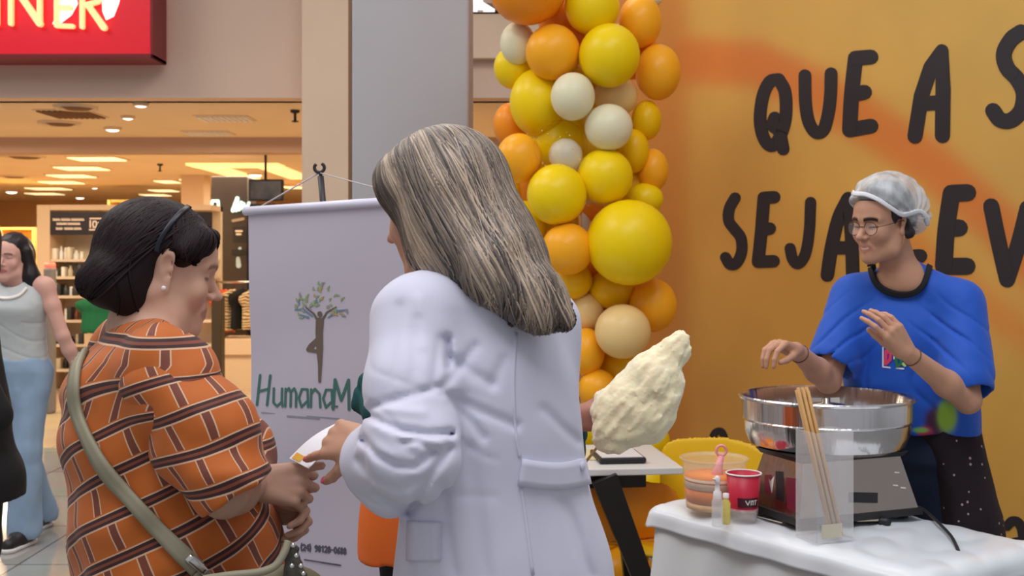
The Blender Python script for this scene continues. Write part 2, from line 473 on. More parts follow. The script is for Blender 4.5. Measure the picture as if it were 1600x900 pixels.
# square mall pillar
px0, px1 = W(549, 0, 5.6)[0], W(733, 0, 5.6)[0]
p = struct(MB().box(((px0 + px1) / 2, 5.9, 2.6), (px1 - px0, 0.6, 5.2), bev=0.012).build('wall_pillar', m_grey, smooth=False))
MB().box((px0 - 0.008, 5.62, 2.6), (0.016, 0.03, 5.2)).build('edge_trim', m_seam, p, smooth=False)
# store shell
m_sceil = mat('store_ceiling_board', srgb(228, 204, 172), 0.85, var=0.03, vscale=1.5)
N_, L_, b_ = nodes(m_sceil)
m_beam = mat('beam_paint', srgb(190, 160, 142), 0.8)
m_swall = mat('store_wall_paint', srgb(222, 180, 128), 0.85, var=0.06, vscale=1.0)
struct(MB().box((-3.0, 19.2, zb + 0.05), (20, 20.0, 0.1)).build('ceiling', m_sceil, smooth=False))
struct(MB().box((-3.0, 12.15, zb - 0.075), (20, 0.3, 0.15 + 0.01)).build('trim_1', m_beam, smooth=False))
struct(MB().box((-3.0, 26.0, 1.4), (24, 0.2, 2.9)).build('wall_back', m_swall, smooth=False))
struct(MB().box((-12.0, 17.5, 1.4), (0.2, 17, 2.9)).build('wall_left', m_swall, smooth=False))
struct(MB().box((5.0, 17.5, 1.4), (0.2, 17, 2.9)).build('wall_side', m_swall, smooth=False))
# band across the storefront seen right of the pillar
struct(MB().box((0.4, 8.93, 3.42), (2.0, 0.14, 0.05)).build('trim_2', m_seam, smooth=False))
struct(MB().box((0.4, 8.95, 3.2), (2.0, 0.10, 0.34)).build('trim_3', m_cream, smooth=False))

# printed yellow hoarding --------------------------------------------
wA = vec(0.80, 5.90, 0); wd = nrm(vec(1.07, -1.70, 0)); wn = vec(wd[1], -wd[0], 0)      # wn faces the camera
if wn[1] > 0: wn = -wn
wall_px = plane_at(wA, wn)
def lin(c): return np.array(srgb(*c))
def proj(P):
    P = np.asarray(P); return np.stack([800 + FPX * P[..., 0] / P[..., 1], HY - FPX * (P[..., 2] - CAMZ) / P[..., 1]], -1)
def seg_dist(q, pts):
    d = np.full(q.shape[:-1], 1e9); 
    for a, b in zip(pts[:-1], pts[1:]):
        a = np.array(a[:2], float); b = np.array(b[:2], float); e = b - a
        t = np.clip(((q - a) @ e) / (e @ e), 0, 1); d = np.minimum(d, np.linalg.norm(q - a - t[..., None] * e, axis=-1))
    return d
nu, nv = 260, 200
us = np.linspace(-0.9, 2.7, nu); vs = np.linspace(0, 3.3, nv)
G = wA + us[:, None, None] * wd + vs[None, :, None] * vec(0, 0, 1)
Vw = G.reshape(-1, 3); q = proj(Vw)
base = np.tile(lin((212, 163, 78)), (len(Vw), 1))
def mixc(m, c): 
    global base; m = np.clip(m, 0, 1)[:, None]; base = base * (1 - m) + lin(c) * m
def sst(d, w, s): return 1 / (1 + np.exp((d - w) / s))
gn = fbm(Vw, 2.2, 4)
mixc(0.45 * sst(seg_dist(q, [(1180, 20), (1700, 60)]), 110, 40), (216, 174, 84))
mixc(0.5 * sst(seg_dist(q, [(1130, 330), (1500, 700)]), 90, 50), (226, 158, 58))
mixc(0.9 * sst(seg_dist(q, [(1080, 95), (1180, 100), (1270, 140), (1370, 200), (1460, 260), (1560, 350), (1650, 450)]), 36, 7), (214, 118, 48))
mixc(0.8 * sst(seg_dist(q, [(1400, 360), (1500, 450), (1570, 500), (1680, 580)]), 26, 9), (216, 128, 50))
mixc(0.5 * sst(seg_dist(q, [(1580, 640), (1560, 1000)]), 80, 40), (190, 148, 66))
mixc(0.75 * sst(q[:, 0], 1075, 9), (196, 116, 44))
mixc(0.5 * sst(np.abs(q[:, 1] - 640) , 60, 40) * sst(q[:, 0], 1200, 60), (200, 132, 50))
base *= (1 + 0.09 * gn)[:, None]
Fw_ = [(i * nv + k, (i + 1) * nv + k, (i + 1) * nv + k + 1, i * nv + k + 1) for i in range(nu - 1) for k in range(nv - 1)]
back = [wA + u * wd + v * vec(0, 0, 1) - 0.08 * wn for u, v in ((-0.9, 0), (2.7, 0), (2.7, 3.3), (-0.9, 3.3))]
mbw = MB().add(Vw, Fw_); o = len(Vw); mbw.V += [tuple(p) for p in back]
cs = [0, (nu - 1) * nv, nu * nv - 1, nv - 1]
mbw.F += [(o + 1, o, o + 3, o + 2)] + [(cs[i], o + i, o + (i + 1) % 4, cs[(i + 1) % 4]) for i in range(4)]
mew = mbw.mesh('wall_right'); set_col(mew, np.concatenate([base, np.tile(lin((212, 163, 78)), (4, 1))]))
m_hoard = mat('printed_hoarding_vinyl', rough=0.55, attr='Col')
wall = struct(link('wall_right', mew, m_hoard, smooth=False))
m_ink = mat('black_print', srgb(40, 34, 38), 0.6)
LET = {
 'Q': (8, [[(1217, 124), (1203, 128), (1192, 152), (1188, 188), (1194, 216), (1206, 228), (1219, 214), (1228, 182), (1227, 144), (1217, 124)], [(1211, 184), (1208, 196), (1218, 206), (1224, 233)]]),
 'U': (8, [[(1258, 118), (1259, 160), (1264, 190), (1275, 207), (1287, 203), (1294, 180), (1298, 150), (1299, 115)]]),
 'E': (9.5, [[(1337, 91), (1331, 148), (1328, 203)], [(1337, 91), (1361, 89)], [(1333, 148), (1351, 144)], [(1328, 203), (1361, 197)]]),
 'A': (9.5, [[(1472, 79, 10), (1455, 105), (1440, 150), (1430, 213)], [(1472, 79, 10), (1474, 140), (1473, 212)], [(1442, 162), (1472, 160)]]),
 'S': (10, [[(1596, 50), (1580, 62), (1569, 84), (1574, 106), (1590, 124), (1600, 146), (1596, 172), (1580, 188), (1563, 187), (1552, 173)]]),
 'S2': (7, [[(1149, 309), (1140, 326), (1139, 345), (1148, 358), (1158, 372), (1159, 394), (1151, 411), (1141, 413), (1134, 402)]]),
 'E2': (8, [[(1194, 309), (1190, 360), (1185, 409)], [(1194, 309), (1210, 308)], [(1190, 360), (1203, 357)], [(1185, 409), (1209, 408)]]),
 'J': (7, [[(1267, 316), (1265, 360), (1259, 396), (1248, 412), (1239, 405), (1235, 388)]]),
 'A2': (8.5, [[(1326, 310), (1311, 340), (1300, 385), (1293, 430)], [(1326, 310), (1331, 370), (1333, 430)], [(1302, 387), (1330, 387)]]),
 'L': (9, [[(1412, 318), (1408, 400)], [(1408, 402), (1438, 400)]]),
 'E3': (11, [[(1487, 302), (1479, 358), (1475, 416)], [(1487, 302), (1512, 301)], [(1481, 357), (1499, 356)], [(1475, 416), (1511, 416)]]),
 'V': (10, [[(1549, 322), (1560, 375), (1574, 437)], [(1574, 437), (1592, 380), (1606, 325)]]),
 'c': (4.5, [[(1117, 694), (1114, 684), (1119, 675), (1127, 674), (1132, 682)]]),
 'n': (5.5, [[(1532, 870), (1533, 822)], [(1534, 822), (1540, 808), (1549, 808), (1554, 820), (1555, 866)]]),
 'a': (6, [[(1574, 822), (1582, 814), (1592, 817), (1598, 832), (1601, 870)], [(1599, 846), (1584, 848), (1574, 858), (1580, 872), (1598, 868)]]),
}
for kx, (r, paths) in LET.items():
    mb = MB(); strokes(mb, wall_px, wn, [smooth_path(p_, 5) if len(p_) > 2 and len(p_[0]) == 2 else p_ for p_ in paths], r * 1.22, 0.003)
    mb.build('letter', m_ink, wall, smooth=False)

# ================================================================== STORE: sign, ceiling fittings, displays
m_red = mat('red_lit_sign', srgb(225, 14, 40), 0.35, emis=srgb(235, 18, 44), es=0.12)
m_rededge = mat('red_sign_edge', srgb(120, 10, 22), 0.4)
m_let = mat('lit_letter_acrylic', srgb(255, 205, 150), 0.4, emis=srgb(255, 196, 130), es=0.75)
m_wht = mat('white_sign_glare', srgb(255, 240, 235), 0.4, emis=srgb(255, 235, 230), es=0.7)
sY = 8.6
sign = empty('store_sign', W(60, 86, sY), 'red illuminated shop sign with pale capital letters above the store entrance', 'sign')
c, s = pbox(-330, -70, 236, 86, sY, 0.30); MB().box(c, s, bev=0.01).build('sign_box', m_red, sign, smooth=False)
c, s = pbox(-332, 84, 239, 90, sY - 0.01, 0.34); MB().box(c, s, bev=0.004).build('bottom_frame', m_rededge, sign, smooth=False)
c, s = pbox(235, -70, 239, 90, sY - 0.01, 0.34); MB().box(c, s, bev=0.004).build('side_frame', m_rededge, sign, smooth=False)
sp = plane_at((0, sY - 0.012, 0), (0, -1, 0)); sn = vec(0, -1, 0)
for i, pol in enumerate(([(84, -8), (100, -14), (118, -10), (122, 6), (112, 24), (96, 36), (82, 38), (88, 20)], [(158, -20), (192, -18), (186, 6), (178, 26), (166, 32), (160, 18)])):  # overexposed glare behind the letters, put in as ragged glowing white polygons
    mb = MB(); mb.prism([sp(x, y) for x, y in pol][::-1], sn, 0.002); mb.build('glare_patch', m_wht, sign, smooth=False)
sgl = {'R0': [[(-150, 40), (-150, -28)], [(-150, -28), (-128, -26), (-120, -12), (-126, 2), (-146, 7)], [(-140, 8, 4.5), (-116, 41, 5)]], 'E0': [[(-98, 40), (-98, -28)], [(-98, 40), (-72, 40)], [(-98, 10), (-76, 10)], [(-98, -28), (-72, -28)]],
       'N0': [[(-50, 40), (-50, -28)], [(-50, -28), (-3, 38)], [(-3, 38), (-3, -28)]],
       'N': [[(19, 38), (19, -28)], [(19, -28, 5), (64, 38, 5)], [(64, 38), (64, -28)]],
       'E': [[(90, 41), (90, -26)], [(90, 41), (115, 42)], [(90, 13), (112, 13)], [(90, -26), (116, -26)]],
       'R': [[(130, 43), (130, -26)], [(130, -26), (152, -24), (160, -10), (154, 4), (134, 9)], [(140, 10, 4.5), (164, 44, 5)]]}
for kx, pth in sgl.items():
    mb = MB(); strokes(mb, sp, sn, pth, 3.6, 0.03); mb.build('letter', m_let, sign, smooth=False)

m_panel = mat('lit_ceiling_panel', (1, 0.85, 0.55), 0.5, emis=(1.0, 0.80, 0.42), es=1.15)
m_panelY = mat('warm_lit_panel', (1, 0.8, 0.4), 0.5, emis=(1.0, 0.70, 0.28), es=0.95)
m_spot = mat('spot_lens', (1, 1, 1), 0.3, emis=(1.0, 0.93, 0.8), es=3.0)
m_spotrim = mat('spot_rim', srgb(225, 200, 170), 0.4)
m_vent = mat('dark_ceiling_opening', srgb(120, 84, 60), 0.8)
m_white = mat('white_plastic', srgb(232, 232, 232), 0.4)
m_dark = mat('dark_plastic', srgb(34, 32, 34), 0.45)
def Yc(py, z=2.735): return FPX * (z - CAMZ) / (HY - py)
k = 0
pan = [(152, 247, 72), (128, 262, 66), (112, 274, 58), (96, 284, 54), (76, 294, 56), (70, 302, 46), (262, 283, 28), (256, 297, 36), (243, 304, 38), (300, 281, 26), (466, 292, 36), (430, 290, 30)]
nth = ['nearest', 'second nearest', 'third nearest', 'fourth nearest', 'fifth nearest', 'farthest']
for i, (cx, cy, wd_) in enumerate(pan):
    Y = Yc(cy); x = (cx - 800) / FPX * Y; wm = wd_ / FPX * Y; dy = min(0.55, 5 * Y * Y / (FPX * 1.235))
    lab = ('long lit ceiling panel, %s of the left diagonal row in the store' % nth[i]) if i < 6 else \
        ['small lit panel right of the left row, above the bob-haired head', 'lit ceiling panel just above the black-haired head, middle one', 'lit ceiling panel lowest above the black-haired head', 'small lit panel beside the square ceiling column', 'thin lit panel right of the hanging screen', 'thin lit panel directly behind the hanging screen top'][i - 6]
    e = empty('ceiling_light', (x, Y, 2.735), lab, 'light', 'lit ceiling panels in the store')
    MB().box((x, Y, 2.724), (wm, dy, 0.022)).build('diffuser', m_panel, e, smooth=False)
    MB().box((x, Y, 2.731), (wm + 0.06, dy + 0.06, 0.012)).build('frame', m_spotrim, e, smooth=False)
# square lit cove round the column
e = empty('ceiling_cove', (W(372, 256, 15.4)[0], 15.4, 2.735), 'yellow lit rectangular cove on the store ceiling above the dark tower', 'light')
Yq = Yc(257); xa, xb = (298 - 800) / FPX * Yq, (440 - 800) / FPX * Yq
MB().box(((xa + xb) / 2, Yq, 2.72), (xb - xa, 0.5, 0.03)).build('front_strip', m_panelY, e, smooth=False)
MB().box((xa + 0.2, Yq + 1.4, 2.72), (0.35, 2.4, 0.03)).build('side_strip', m_panelY, e, smooth=False)
MB().box((xb - 0.2, Yq + 1.4, 2.72), (0.35, 2.4, 0.03)).build('side_strip', m_panelY, e, smooth=False)
sp_l = ['bright ceiling spotlight nearest the fascia, above the bob-haired woman', 'ceiling spotlight below and left of the brightest one', 'white spotlight above the walking woman at the far left', 'small spotlight beyond the display header sign', 'dim spotlight high between the other two on the front ceiling', 'spotlight above the hanging screen', 'spotlight at the right by the cream jamb', 'dim far spotlight left of the ceiling column']
for (cx, cy, r), lab in zip([(220, 160, 10), (176, 198, 11), (18, 297, 9), (125, 310, 7), (200, 180, 9), (399, 270, 11), (477, 285, 7), (148, 291, 5)], sp_l):
    Y = min(Yc(cy + 1), 24.0); x = (cx - 800) / FPX * Y; rm = r / FPX * Y
    zt = 2.735; e = empty('ceiling_spotlight', (x, Y, zt), lab, 'spotlight', 'spotlights in the store ceiling')
    MB().lathe((x, Y, zt), [(rm * 1.25, 0), (rm * 1.25, -0.02), (rm, -0.03), (rm * .95, -0.01)], 20).build('rim', m_spotrim, e)
    MB().sphere((x, Y, zt - 0.02), rm * 0.95, 14, 8, (1, 1, 0.35)).build('lamp_lens', m_spot, e)
for (cx, cy, r, lab) in [(118, 166, 34, 'larger dark round air outlet on the front store ceiling'), (92, 191, 32, 'dark round air outlet nearer the beam'), (36, 244, 34, 'dark round air outlet behind the beam at the left'), (20, 275, 24, 'dark round air outlet farthest left')]:
    Y = Yc(cy); x = (cx - 800) / FPX * Y; rm = r / FPX * Y
    e = empty('ceiling_vent', (x, Y, 2.735), lab, 'vent', 'air outlets in the store ceiling')
    MB().lathe((x, Y, 2.735), [(rm, 0), (rm * .98, -0.025), (rm * .8, -0.012), (rm * .8, 0)], 24).build('ring', m_spotrim, e)
    MB().lathe((x + rm * .1, Y, 2.735), [(rm * .8, -0.002), (rm * .5, -0.03), (0.001, -0.034)], 24).build('outlet_cone', m_vent, e)
for (cx, cy, w_, d_, lab) in [(112, 177, 78, 0.5, 'slatted grey air grille on the front store ceiling'), (352, 184, 80, 0.35, 'pale rectangular air grille at the right of the front ceiling'), (326, 207, 70, 0.3, 'pale rectangular air grille close to the beam')]:
    Y = Yc(cy); x = (cx - 800) / FPX * Y; wm = w_ / FPX * Y
    e = empty('air_grille', (x, Y, 2.735), lab, 'vent')
    mb = MB(); n_ = 9
    for i in range(n_): mb.box((x - wm / 2 + wm * (i + .5) / n_, Y, 2.722), (wm / n_ * .55, d_, 0.014))
    mb.build('slats', m_vent if cx < 200 else m_white, e, smooth=False)
    MB().box((x, Y, 2.731), (wm * 1.04, d_ + 0.06, 0.008)).build('frame', m_spotrim, e, smooth=False)
for (cx, cy, lab) in [(461, 178, 'dark sprinkler head on the front store ceiling by the cream jamb'), (250, 262, 'ceiling sensor pendant in the middle of the store')]:
    Y = Yc(cy - 6); x = (cx - 800) / FPX * Y
    e = empty('sprinkler', (x, Y, 2.735), lab, 'sprinkler')
    MB().lathe((x, Y, 2.735), [(0.04, 0), (0.04, -0.02), (0.012, -0.03), (0.012, -0.09)], 12, close=True).build('stem', m_dark, e)
    MB().lathe((x, Y, 2.635), [(0.001, 0.01), (0.03, 0.008), (0.03, 0), (0.001, -0.006)], 12).build('deflector', m_dark, e)
# light at the very right of the pillar
e = empty('ceiling_light', (W(748, 18, 8.0)[0], 8.0, 3.18), 'white lit panel right of the grey pillar at the top', 'light')
MB().prism([(-0.31, 8.05, 3.205), (-0.12, 8.05, 3.205), (-0.22, 7.75, 3.205), (-0.31, 7.7, 3.205)], (0, 0, 1), 0.02).build('diffuser', mat('cool_panel', (1, 1, 1), emis=(0.9, 0.93, 1), es=1.0), e, smooth=False)
MB().box((-0.22, 8.0, 4.3), (0.04, 0.04, 2.2)).build('drop_rod', m_white, e, smooth=False)

# store fittings ------------------------------------------------------
m_disp = mat('cream_laminate', srgb(226, 196, 160), 0.5)
m_shelf = mat('pale_shelf', srgb(228, 208, 180), 0.45)
gY = 12.9
g = empty('display_unit', (W(195, 0, gY)[0], gY + 0.3, 0), 'cream cosmetics display unit with black header sign behind the bob-haired woman', 'display shelf')
c, s = pbox(57, 320, 78, 694, gY, 0.5); s = (s[0], s[1], c[2] + s[2] / 2); MB().box((c[0], c[1], s[2] / 2), s, bev=0.008).build('side_panel', m_disp, g, smooth=False)
xl, xr = W(78, 0, gY)[0], W(330, 0, gY)[0]; zt = W(0, 320, gY)[2]
MB().box(((xl + xr) / 2, gY + 0.46, zt / 2), (xr - xl, 0.08, zt)).build('back_panel', mat('back_laminate', srgb(236, 216, 184), 0.5), g, smooth=False)
MB().box(((xl + xr) / 2, gY + 0.25, zt - 0.03), (xr - xl, 0.5, 0.06)).build('top_panel', m_disp, g, smooth=False)
m_hdr = mat('black_header_board', srgb(44, 34, 34), 0.35)
c, s = pbox(79, 331, 330, 367, gY, 0.05); hd = MB().box(c, s).build('header_sign', m_hdr, g, smooth=False)
hp = plane_at((0, gY - 0.002, 0), (0, -1, 0)); mt = mat('header_print', srgb(245, 225, 205), 0.5); mtr = mat('header_heart_print', srgb(230, 110, 100), 0.5)
mb = MB()
for (y, xs) in ((343, [(83, 94), (96, 110), (112, 131)]), (349.5, [(89, 104), (106, 125)]), (357, [(88, 97), (101, 114), (116, 127)])):
    for a_, b_x in xs:
        x = a_
        while x < b_x: strokes(mb, hp, vec(0, -1, 0), [[(x, y - 1.4), (min(x + 1.8, b_x), y + 1.2)], [(x, y + 1.3), (min(x + 2.2, b_x), y + .6)]], 0.7, 0.002); x += 2.9
strokes(mb, hp, vec(0, -1, 0), [[(141, 345), (141, 355)], [(146, 346), (150, 346), (151, 350), (150, 355), (146, 355), (145, 350), (146, 346)], [(154, 348), (159, 355)], [(159, 348), (154, 355)], [(140, 359), (158, 359)], [(141, 341.5), (158, 341.5)]], 1.2, 0.002)
mb.build('sign_text', mt, hd, smooth=False)
mb = MB(); strokes(mb, hp, vec(0, -1, 0), [[(164, 345, 3.4), (171, 352, 2.6)], [(178, 345, 3.4), (171, 352, 2.6)], [(165, 344, 2.5), (177, 344, 2.5)]], 2, 0.002); mb.build('heart_mark', mtr, hd, smooth=False)
for zy in (405, 432, 462, 500, 538, 577, 612, 650):
    c, s = pbox(78, zy, 330, zy + 4, gY + 0.02, 0.42); MB().box(c, s).build('shelf', m_shelf, g, smooth=False)
# products on its shelves
pcs = [srgb(250, 240, 225), srgb(235, 225, 200), srgb(60, 60, 58), srgb(205, 190, 160), srgb(120, 70, 50), srgb(245, 245, 240), srgb(40, 34, 34)]
pnm = ['white', 'ivory', 'charcoal', 'beige', 'brown', 'bright white', 'black']
pm = [mat('product_card_%s' % n.replace(' ', '_'), c_, 0.4) for n, c_ in zip(pnm, pcs)]
rows = [(405, 'top shelf', [0, 5, 0, 1, 5, 0, 1]), (432, 'second shelf', [5, 2, 0, 3, 2, 2, 0]), (462, 'third shelf', [0, 2, 2, 5, 2, 0, 2]), (500, 'fourth shelf', [2, 6, 0, 2, 4, 6, 2]), (538, 'fifth shelf', [6, 3, 2, 6, 3, 2, 6]), (577, 'sixth shelf', [4, 3, 6, 4, 2, 4, 6])]
for ri, (zy, rn, cc) in enumerate(rows):
    x = 80.0
    for i, ci in enumerate(cc):
        wpx = [8, 6, 7, 5.5, 9, 6, 7][(i + ri) % 7]; hpx = [17, 14, 20, 12, 18, 15, 19][(i * 2 + ri) % 7]
        if x + wpx > 131: break
        c, s = pbox(x, zy - hpx, x + wpx, zy, gY + 0.06, 0.14)
        ord_ = ['leftmost', 'second from left', 'third from left', 'fourth from left', 'fifth from left', 'sixth from left', 'seventh from left'][i]
        kind = (i + ri) % 3
        lab = '%s %s, %s on the %s of the display unit' % (pnm[ci], ['product box', 'tapered bottle', 'round jar'][kind], ord_, rn)
        mb = MB()
        if kind == 0: mb.box(c, s, bev=0.006)
        else:
            r_ = s[0] / 2; h = s[2]; z0 = -h / 2
            prof = [(r_ * .9, z0), (r_, z0 + h * .1), (r_, z0 + h * .55), (r_ * .45, z0 + h * .75), (r_ * .45, z0 + h)] if kind == 1 else [(r_ * .9, z0), (r_, z0 + h * .08), (r_, z0 + h * .6), (r_ * .85, z0 + h * .65), (r_ * .9, z0 + h * .68), (r_ * .9, z0 + h * .95), (r_ * .8, z0 + h)]
            mb.lathe(c, prof, 14, close=True)
        tag(mb.build(['product_box', 'product_bottle', 'product_jar'][kind], pm[ci], smooth=kind > 0, auto=40), lab, ['box', 'bottle', 'jar'][kind], 'products on the cream display unit')
        x += wpx + 1.2
# cream side pillar unit with green garment
c, s = pbox(131, 428, 172, 700, 12.4, 0.3); tag(MB().box((c[0], c[1], (c[2] + s[2] / 2) / 2), (s[0], s[1], c[2] + s[2] / 2), bev=0.01).build('display_plinth', m_disp, smooth=False), 'plain cream upright plinth panel right of the product shelves', 'plinth')
def garment(name, cxp, y0, y1, wpx, Y, m, lab, parent_label=None, ang=1.15, cat='garment', grp='clothes hanging on the rail'):
    """side-on hanging garment with hanger"""
    top = W(cxp, y0, Y); bot = W(cxp, y1, Y); hw = wpx / FPX * Y / 2
    e = empty(name, top, lab, cat, grp)
    L_ax = vec(math.cos(ang), math.sin(ang), 0); h = top[2] - bot[2]
    F = Field(); sc = [(bot[2], top[0], top[1], .21, hw * 1.05), (bot[2] + h * .5, top[0], top[1], .20, hw), (top[2] - h * .1, top[0], top[1], .2, hw * .9), (top[2], top[0], top[1], .06, hw * .45)]
    F.add(LOFT(sc, L_ax[:2])); F.disp(lambda P: 0.006 * np.sin(P[..., 0] * 70 + P[..., 1] * 60))
    skin_mesh('cloth', F, 0.02, m, e)
    mb = MB(); mb.tube([top + vec(0, 0, -.03), top + vec(0, 0, 0.03), top + vec(.02, 0, .05), top + vec(0.01, 0, .075), top + vec(-.01, 0, .065)], 0.004, 6); mb.build('hanger_hook', m_dark, e)
    return e
m_green = mat('green_cloth', srgb(10, 96, 60), 0.8)
gx = W(158, 462, 12.2); e = empty('garment_stand', (gx[0], 12.2, 0), 'slim stand carrying the dark green garment', 'stand'); MB().tube([(gx[0], 12.2, .02), (gx[0], 12.2, gx[2] + .07)], .012).build('pole', m_dark, e); MB().lathe((gx[0], 12.2, 0), [(.15, 0), (.15, .015), (.01, .03)], 20, close=True).build('base', m_dark, e)
garment('hanging_garment', 158, 462, 520, 24, 12.2, m_green, 'dark green garment hanging behind the nape of the bob-haired woman', grp=None, ang=0.3)
# garment rail right of the face
rY = 13.2
r = empty('clothes_rail', (W(362, 0, rY)[0], rY, 0), 'low chrome clothes rail with cream plinth between the face and the banner', 'clothes rail')
m_chr = mat('chrome', (0.8, 0.75, 0.7), 0.15, 1.0)
zr = W(0, 441, rY)[2]; xa, xb = W(338, 0, rY)[0], W(470, 0, rY)[0]
MB().tube([(xa, rY, zr), (xb, rY, zr)], 0.015).build('rail', m_chr, r)
for x in (xa + 0.02, xb - 0.02): MB().tube([(x, rY, 0), (x, rY, zr)], 0.018).build('upright', m_chr, r)
c, s = pbox(338, 530, 480, 555, rY - 0.3, 0.6); MB().box(c, s, bev=0.01).build('shelf_board', m_disp, r, smooth=False)
c, s = pbox(338, 553, 480, 575, rY - 0.3, 0.6); MB().box((c[0], c[1], (c[2] + s[2] / 2) / 2), (s[0], .5, c[2] + s[2] / 2)).build('plinth_base', m_disp, r, smooth=False)
m_org = mat('coral_cloth', srgb(226, 96, 60), 0.8)
m_pat = mat('cream_zigzag_cloth', srgb(220, 190, 140), 0.8); N, L, b = nodes(m_pat)
wv = N.new('ShaderNodeTexWave'); wv.bands_direction = 'Z'; wv.inputs['Scale'].default_value = 9; wv.inputs['Distortion'].default_value = 6; tc = N.new('ShaderNodeTexCoord'); L.new(tc.outputs['Object'], wv.inputs['Vector'])
cr = N.new('ShaderNodeValToRGB'); cr.color_ramp.interpolation = 'CONSTANT'; cr.color_ramp.elements[0].color = (*srgb(226, 198, 150), 1); cr.color_ramp.elements[1].position = .62; cr.color_ramp.elements[1].color = (*srgb(110, 84, 66), 1)
L.new(wv.outputs['Fac'], cr.inputs[0]); L.new(cr.outputs[0], b.inputs['Base Color'])
m_blk = mat('black_cloth', srgb(22, 22, 26), 0.85)
for cxp, y0, y1, wpx, m, lab in [(350, 452, 520, 13, m_org, 'coral orange garment, leftmost on the low rail'), (364, 452, 516, 14, m_pat, 'cream zigzag patterned garment on the low rail'), (379, 450, 514, 12, m_blk, 'black garment on the low rail next to the banner edge'), (396, 452, 514, 14, m_pat, 'cream patterned garment on the rail hidden behind the banner edge')]:
    garment('hanging_garment', cxp, y0, y1, wpx, rY, m, lab)
# dark post, grey post
c, s = pbox(330, 468, 346, 583, 11.6, 0.15); tag(MB().box((c[0], c[1], 0.55), (s[0], 0.15, 1.10), bev=0.01).build('security_post', mat('olive_post', srgb(58, 46, 28), 0.5), smooth=False), 'dark olive upright post just right of the profile face', 'post')
e = empty('security_gate', W(78, 0, 11.0) * vec(1, 1, 0), 'slim grey anti-theft post with a red light on top', 'security gate')
x = W(78, 0, 11.0)[0]; zt = W(0, 418, 11.0)[2]
MB().box((x, 11.0, zt / 2), (0.08, 0.14, zt), bev=0.02).build('post', mat('grey_post', srgb(120, 116, 116), 0.4), e, smooth=False)
MB().box((x, 11.0, zt + 0.02), (0.085, 0.12, 0.06), bev=0.025).build('warning_light', mat('red_lamp', srgb(250, 110, 90), 0.4, emis=srgb(250, 90, 70), es=1.0), e)
# dark tower with lit script
tY = 14.0
t = empty('display_tower', (W(358, 0, tY)[0], tY + .3, 0), 'dark tall display tower with pale lit lettering behind the banner top', 'display tower')
m_tw = mat('dark_tower_panel', srgb(62, 52, 48), 0.4, var=0.15, vscale=3)
c, s = pbox(330, 278, 386, 436, tY, 0.5); c2 = c; MB().box((c[0], c[1], (c[2] + s[2] / 2 + 0.02) / 2 + .01), (s[0], s[1], c[2] + s[2] / 2), bev=0.01).build('tower_body', m_tw, t, smooth=False)
c, s = pbox(384, 318, 430, 372, tY + .1, 0.3); MB().box((c[0], c[1], (c[2] + s[2] / 2) / 2), (s[0], s[1], c[2] + s[2] / 2)).build('side_block', m_dark, t, smooth=False)
tp = plane_at((0, tY - 0.004, 0), (0, -1, 0)); m_lt = mat('lit_script', srgb(200, 235, 230), 0.4, emis=srgb(190, 235, 228), es=0.9)
mb = MB(); strokes(mb, tp, vec(0, -1, 0), [[(332, 314), (341, 314), (342, 331), (333, 333), (331, 324), (332, 314)]], 2.2, 0.01); mb.build('lit_mark', m_lt, t, smooth=False)
mb = MB(); strokes(mb, tp, vec(0, -1, 0), [[(364, 329, 3), (371, 310, 3), (369, 329, 2.5)], [(374, 328), (377, 316), (380, 327)], [(381, 318), (384, 328)], [(389, 317), (385, 330)]], 2.2, 0.01); mb.build('lit_mark', m_lt, t, smooth=False)
mb = MB(); strokes(mb, tp, vec(0, -1, 0), [[(364, 345, 2.2), (380, 342, 2.2)]], 2, 0.004); mb.build('pale_mark', mat('dim_mark', srgb(170, 150, 130), .5), t, smooth=False)
for (x0, y0, x1, y1, mm) in [(364, 354, 384, 378, m_dark), (362, 390, 385, 398, m_dark)]:
    c, s = pbox(x0, y0, x1, y1, tY - 0.02, 0.03); MB().box(c, s).build('picture_panel', mm, t, smooth=False)
mb = MB(); strokes(mb, plane_at((0, tY - .022, 0), (0, -1, 0)), vec(0, -1, 0), [[(369, 361, 1.5), (378, 361, 1.5)], [(370, 366, 1.5), (376, 366, 1.5)]], 1.5, 0.004); mb.build('panel_print', mt, t, smooth=False)
mb = MB(); strokes(mb, plane_at((0, tY - .002, 0), (0, -1, 0)), vec(0, -1, 0), [[(372, 404, 3), (373, 415, 4)], [(375, 388, 2.5), (375, 392, 2)]], 1.5, 0.006); mb.build('pale_picture', mat('pale_blue_print', srgb(190, 215, 235), .4), t, smooth=False)
# hanging screen
e = empty('hanging_screen', W(415, 281, 13.2), 'black framed screen hanging from the store ceiling above the banner', 'screen')
c, s = pbox(388, 280, 442, 314, 13.2, 0.08); MB().box(c, s, bev=0.01).build('bezel', m_dark, e, smooth=False)
c, s = pbox(391, 283, 439, 311, 13.185, 0.02)
m_scr = mat('screen_picture', srgb(60, 58, 62), 0.25, var=0.9, vscale=5, emis=srgb(70, 68, 74), es=0.15); MB().box(c, s).build('display_panel', m_scr, e, smooth=False)
x = W(415, 0, 13.24)[0]; zt_ = W(0, 281, 13.24)[2]; MB().tube([(x, 13.24, zt_), (x, 13.24, 2.735)], 0.015).build('drop_pole', m_dark, e)
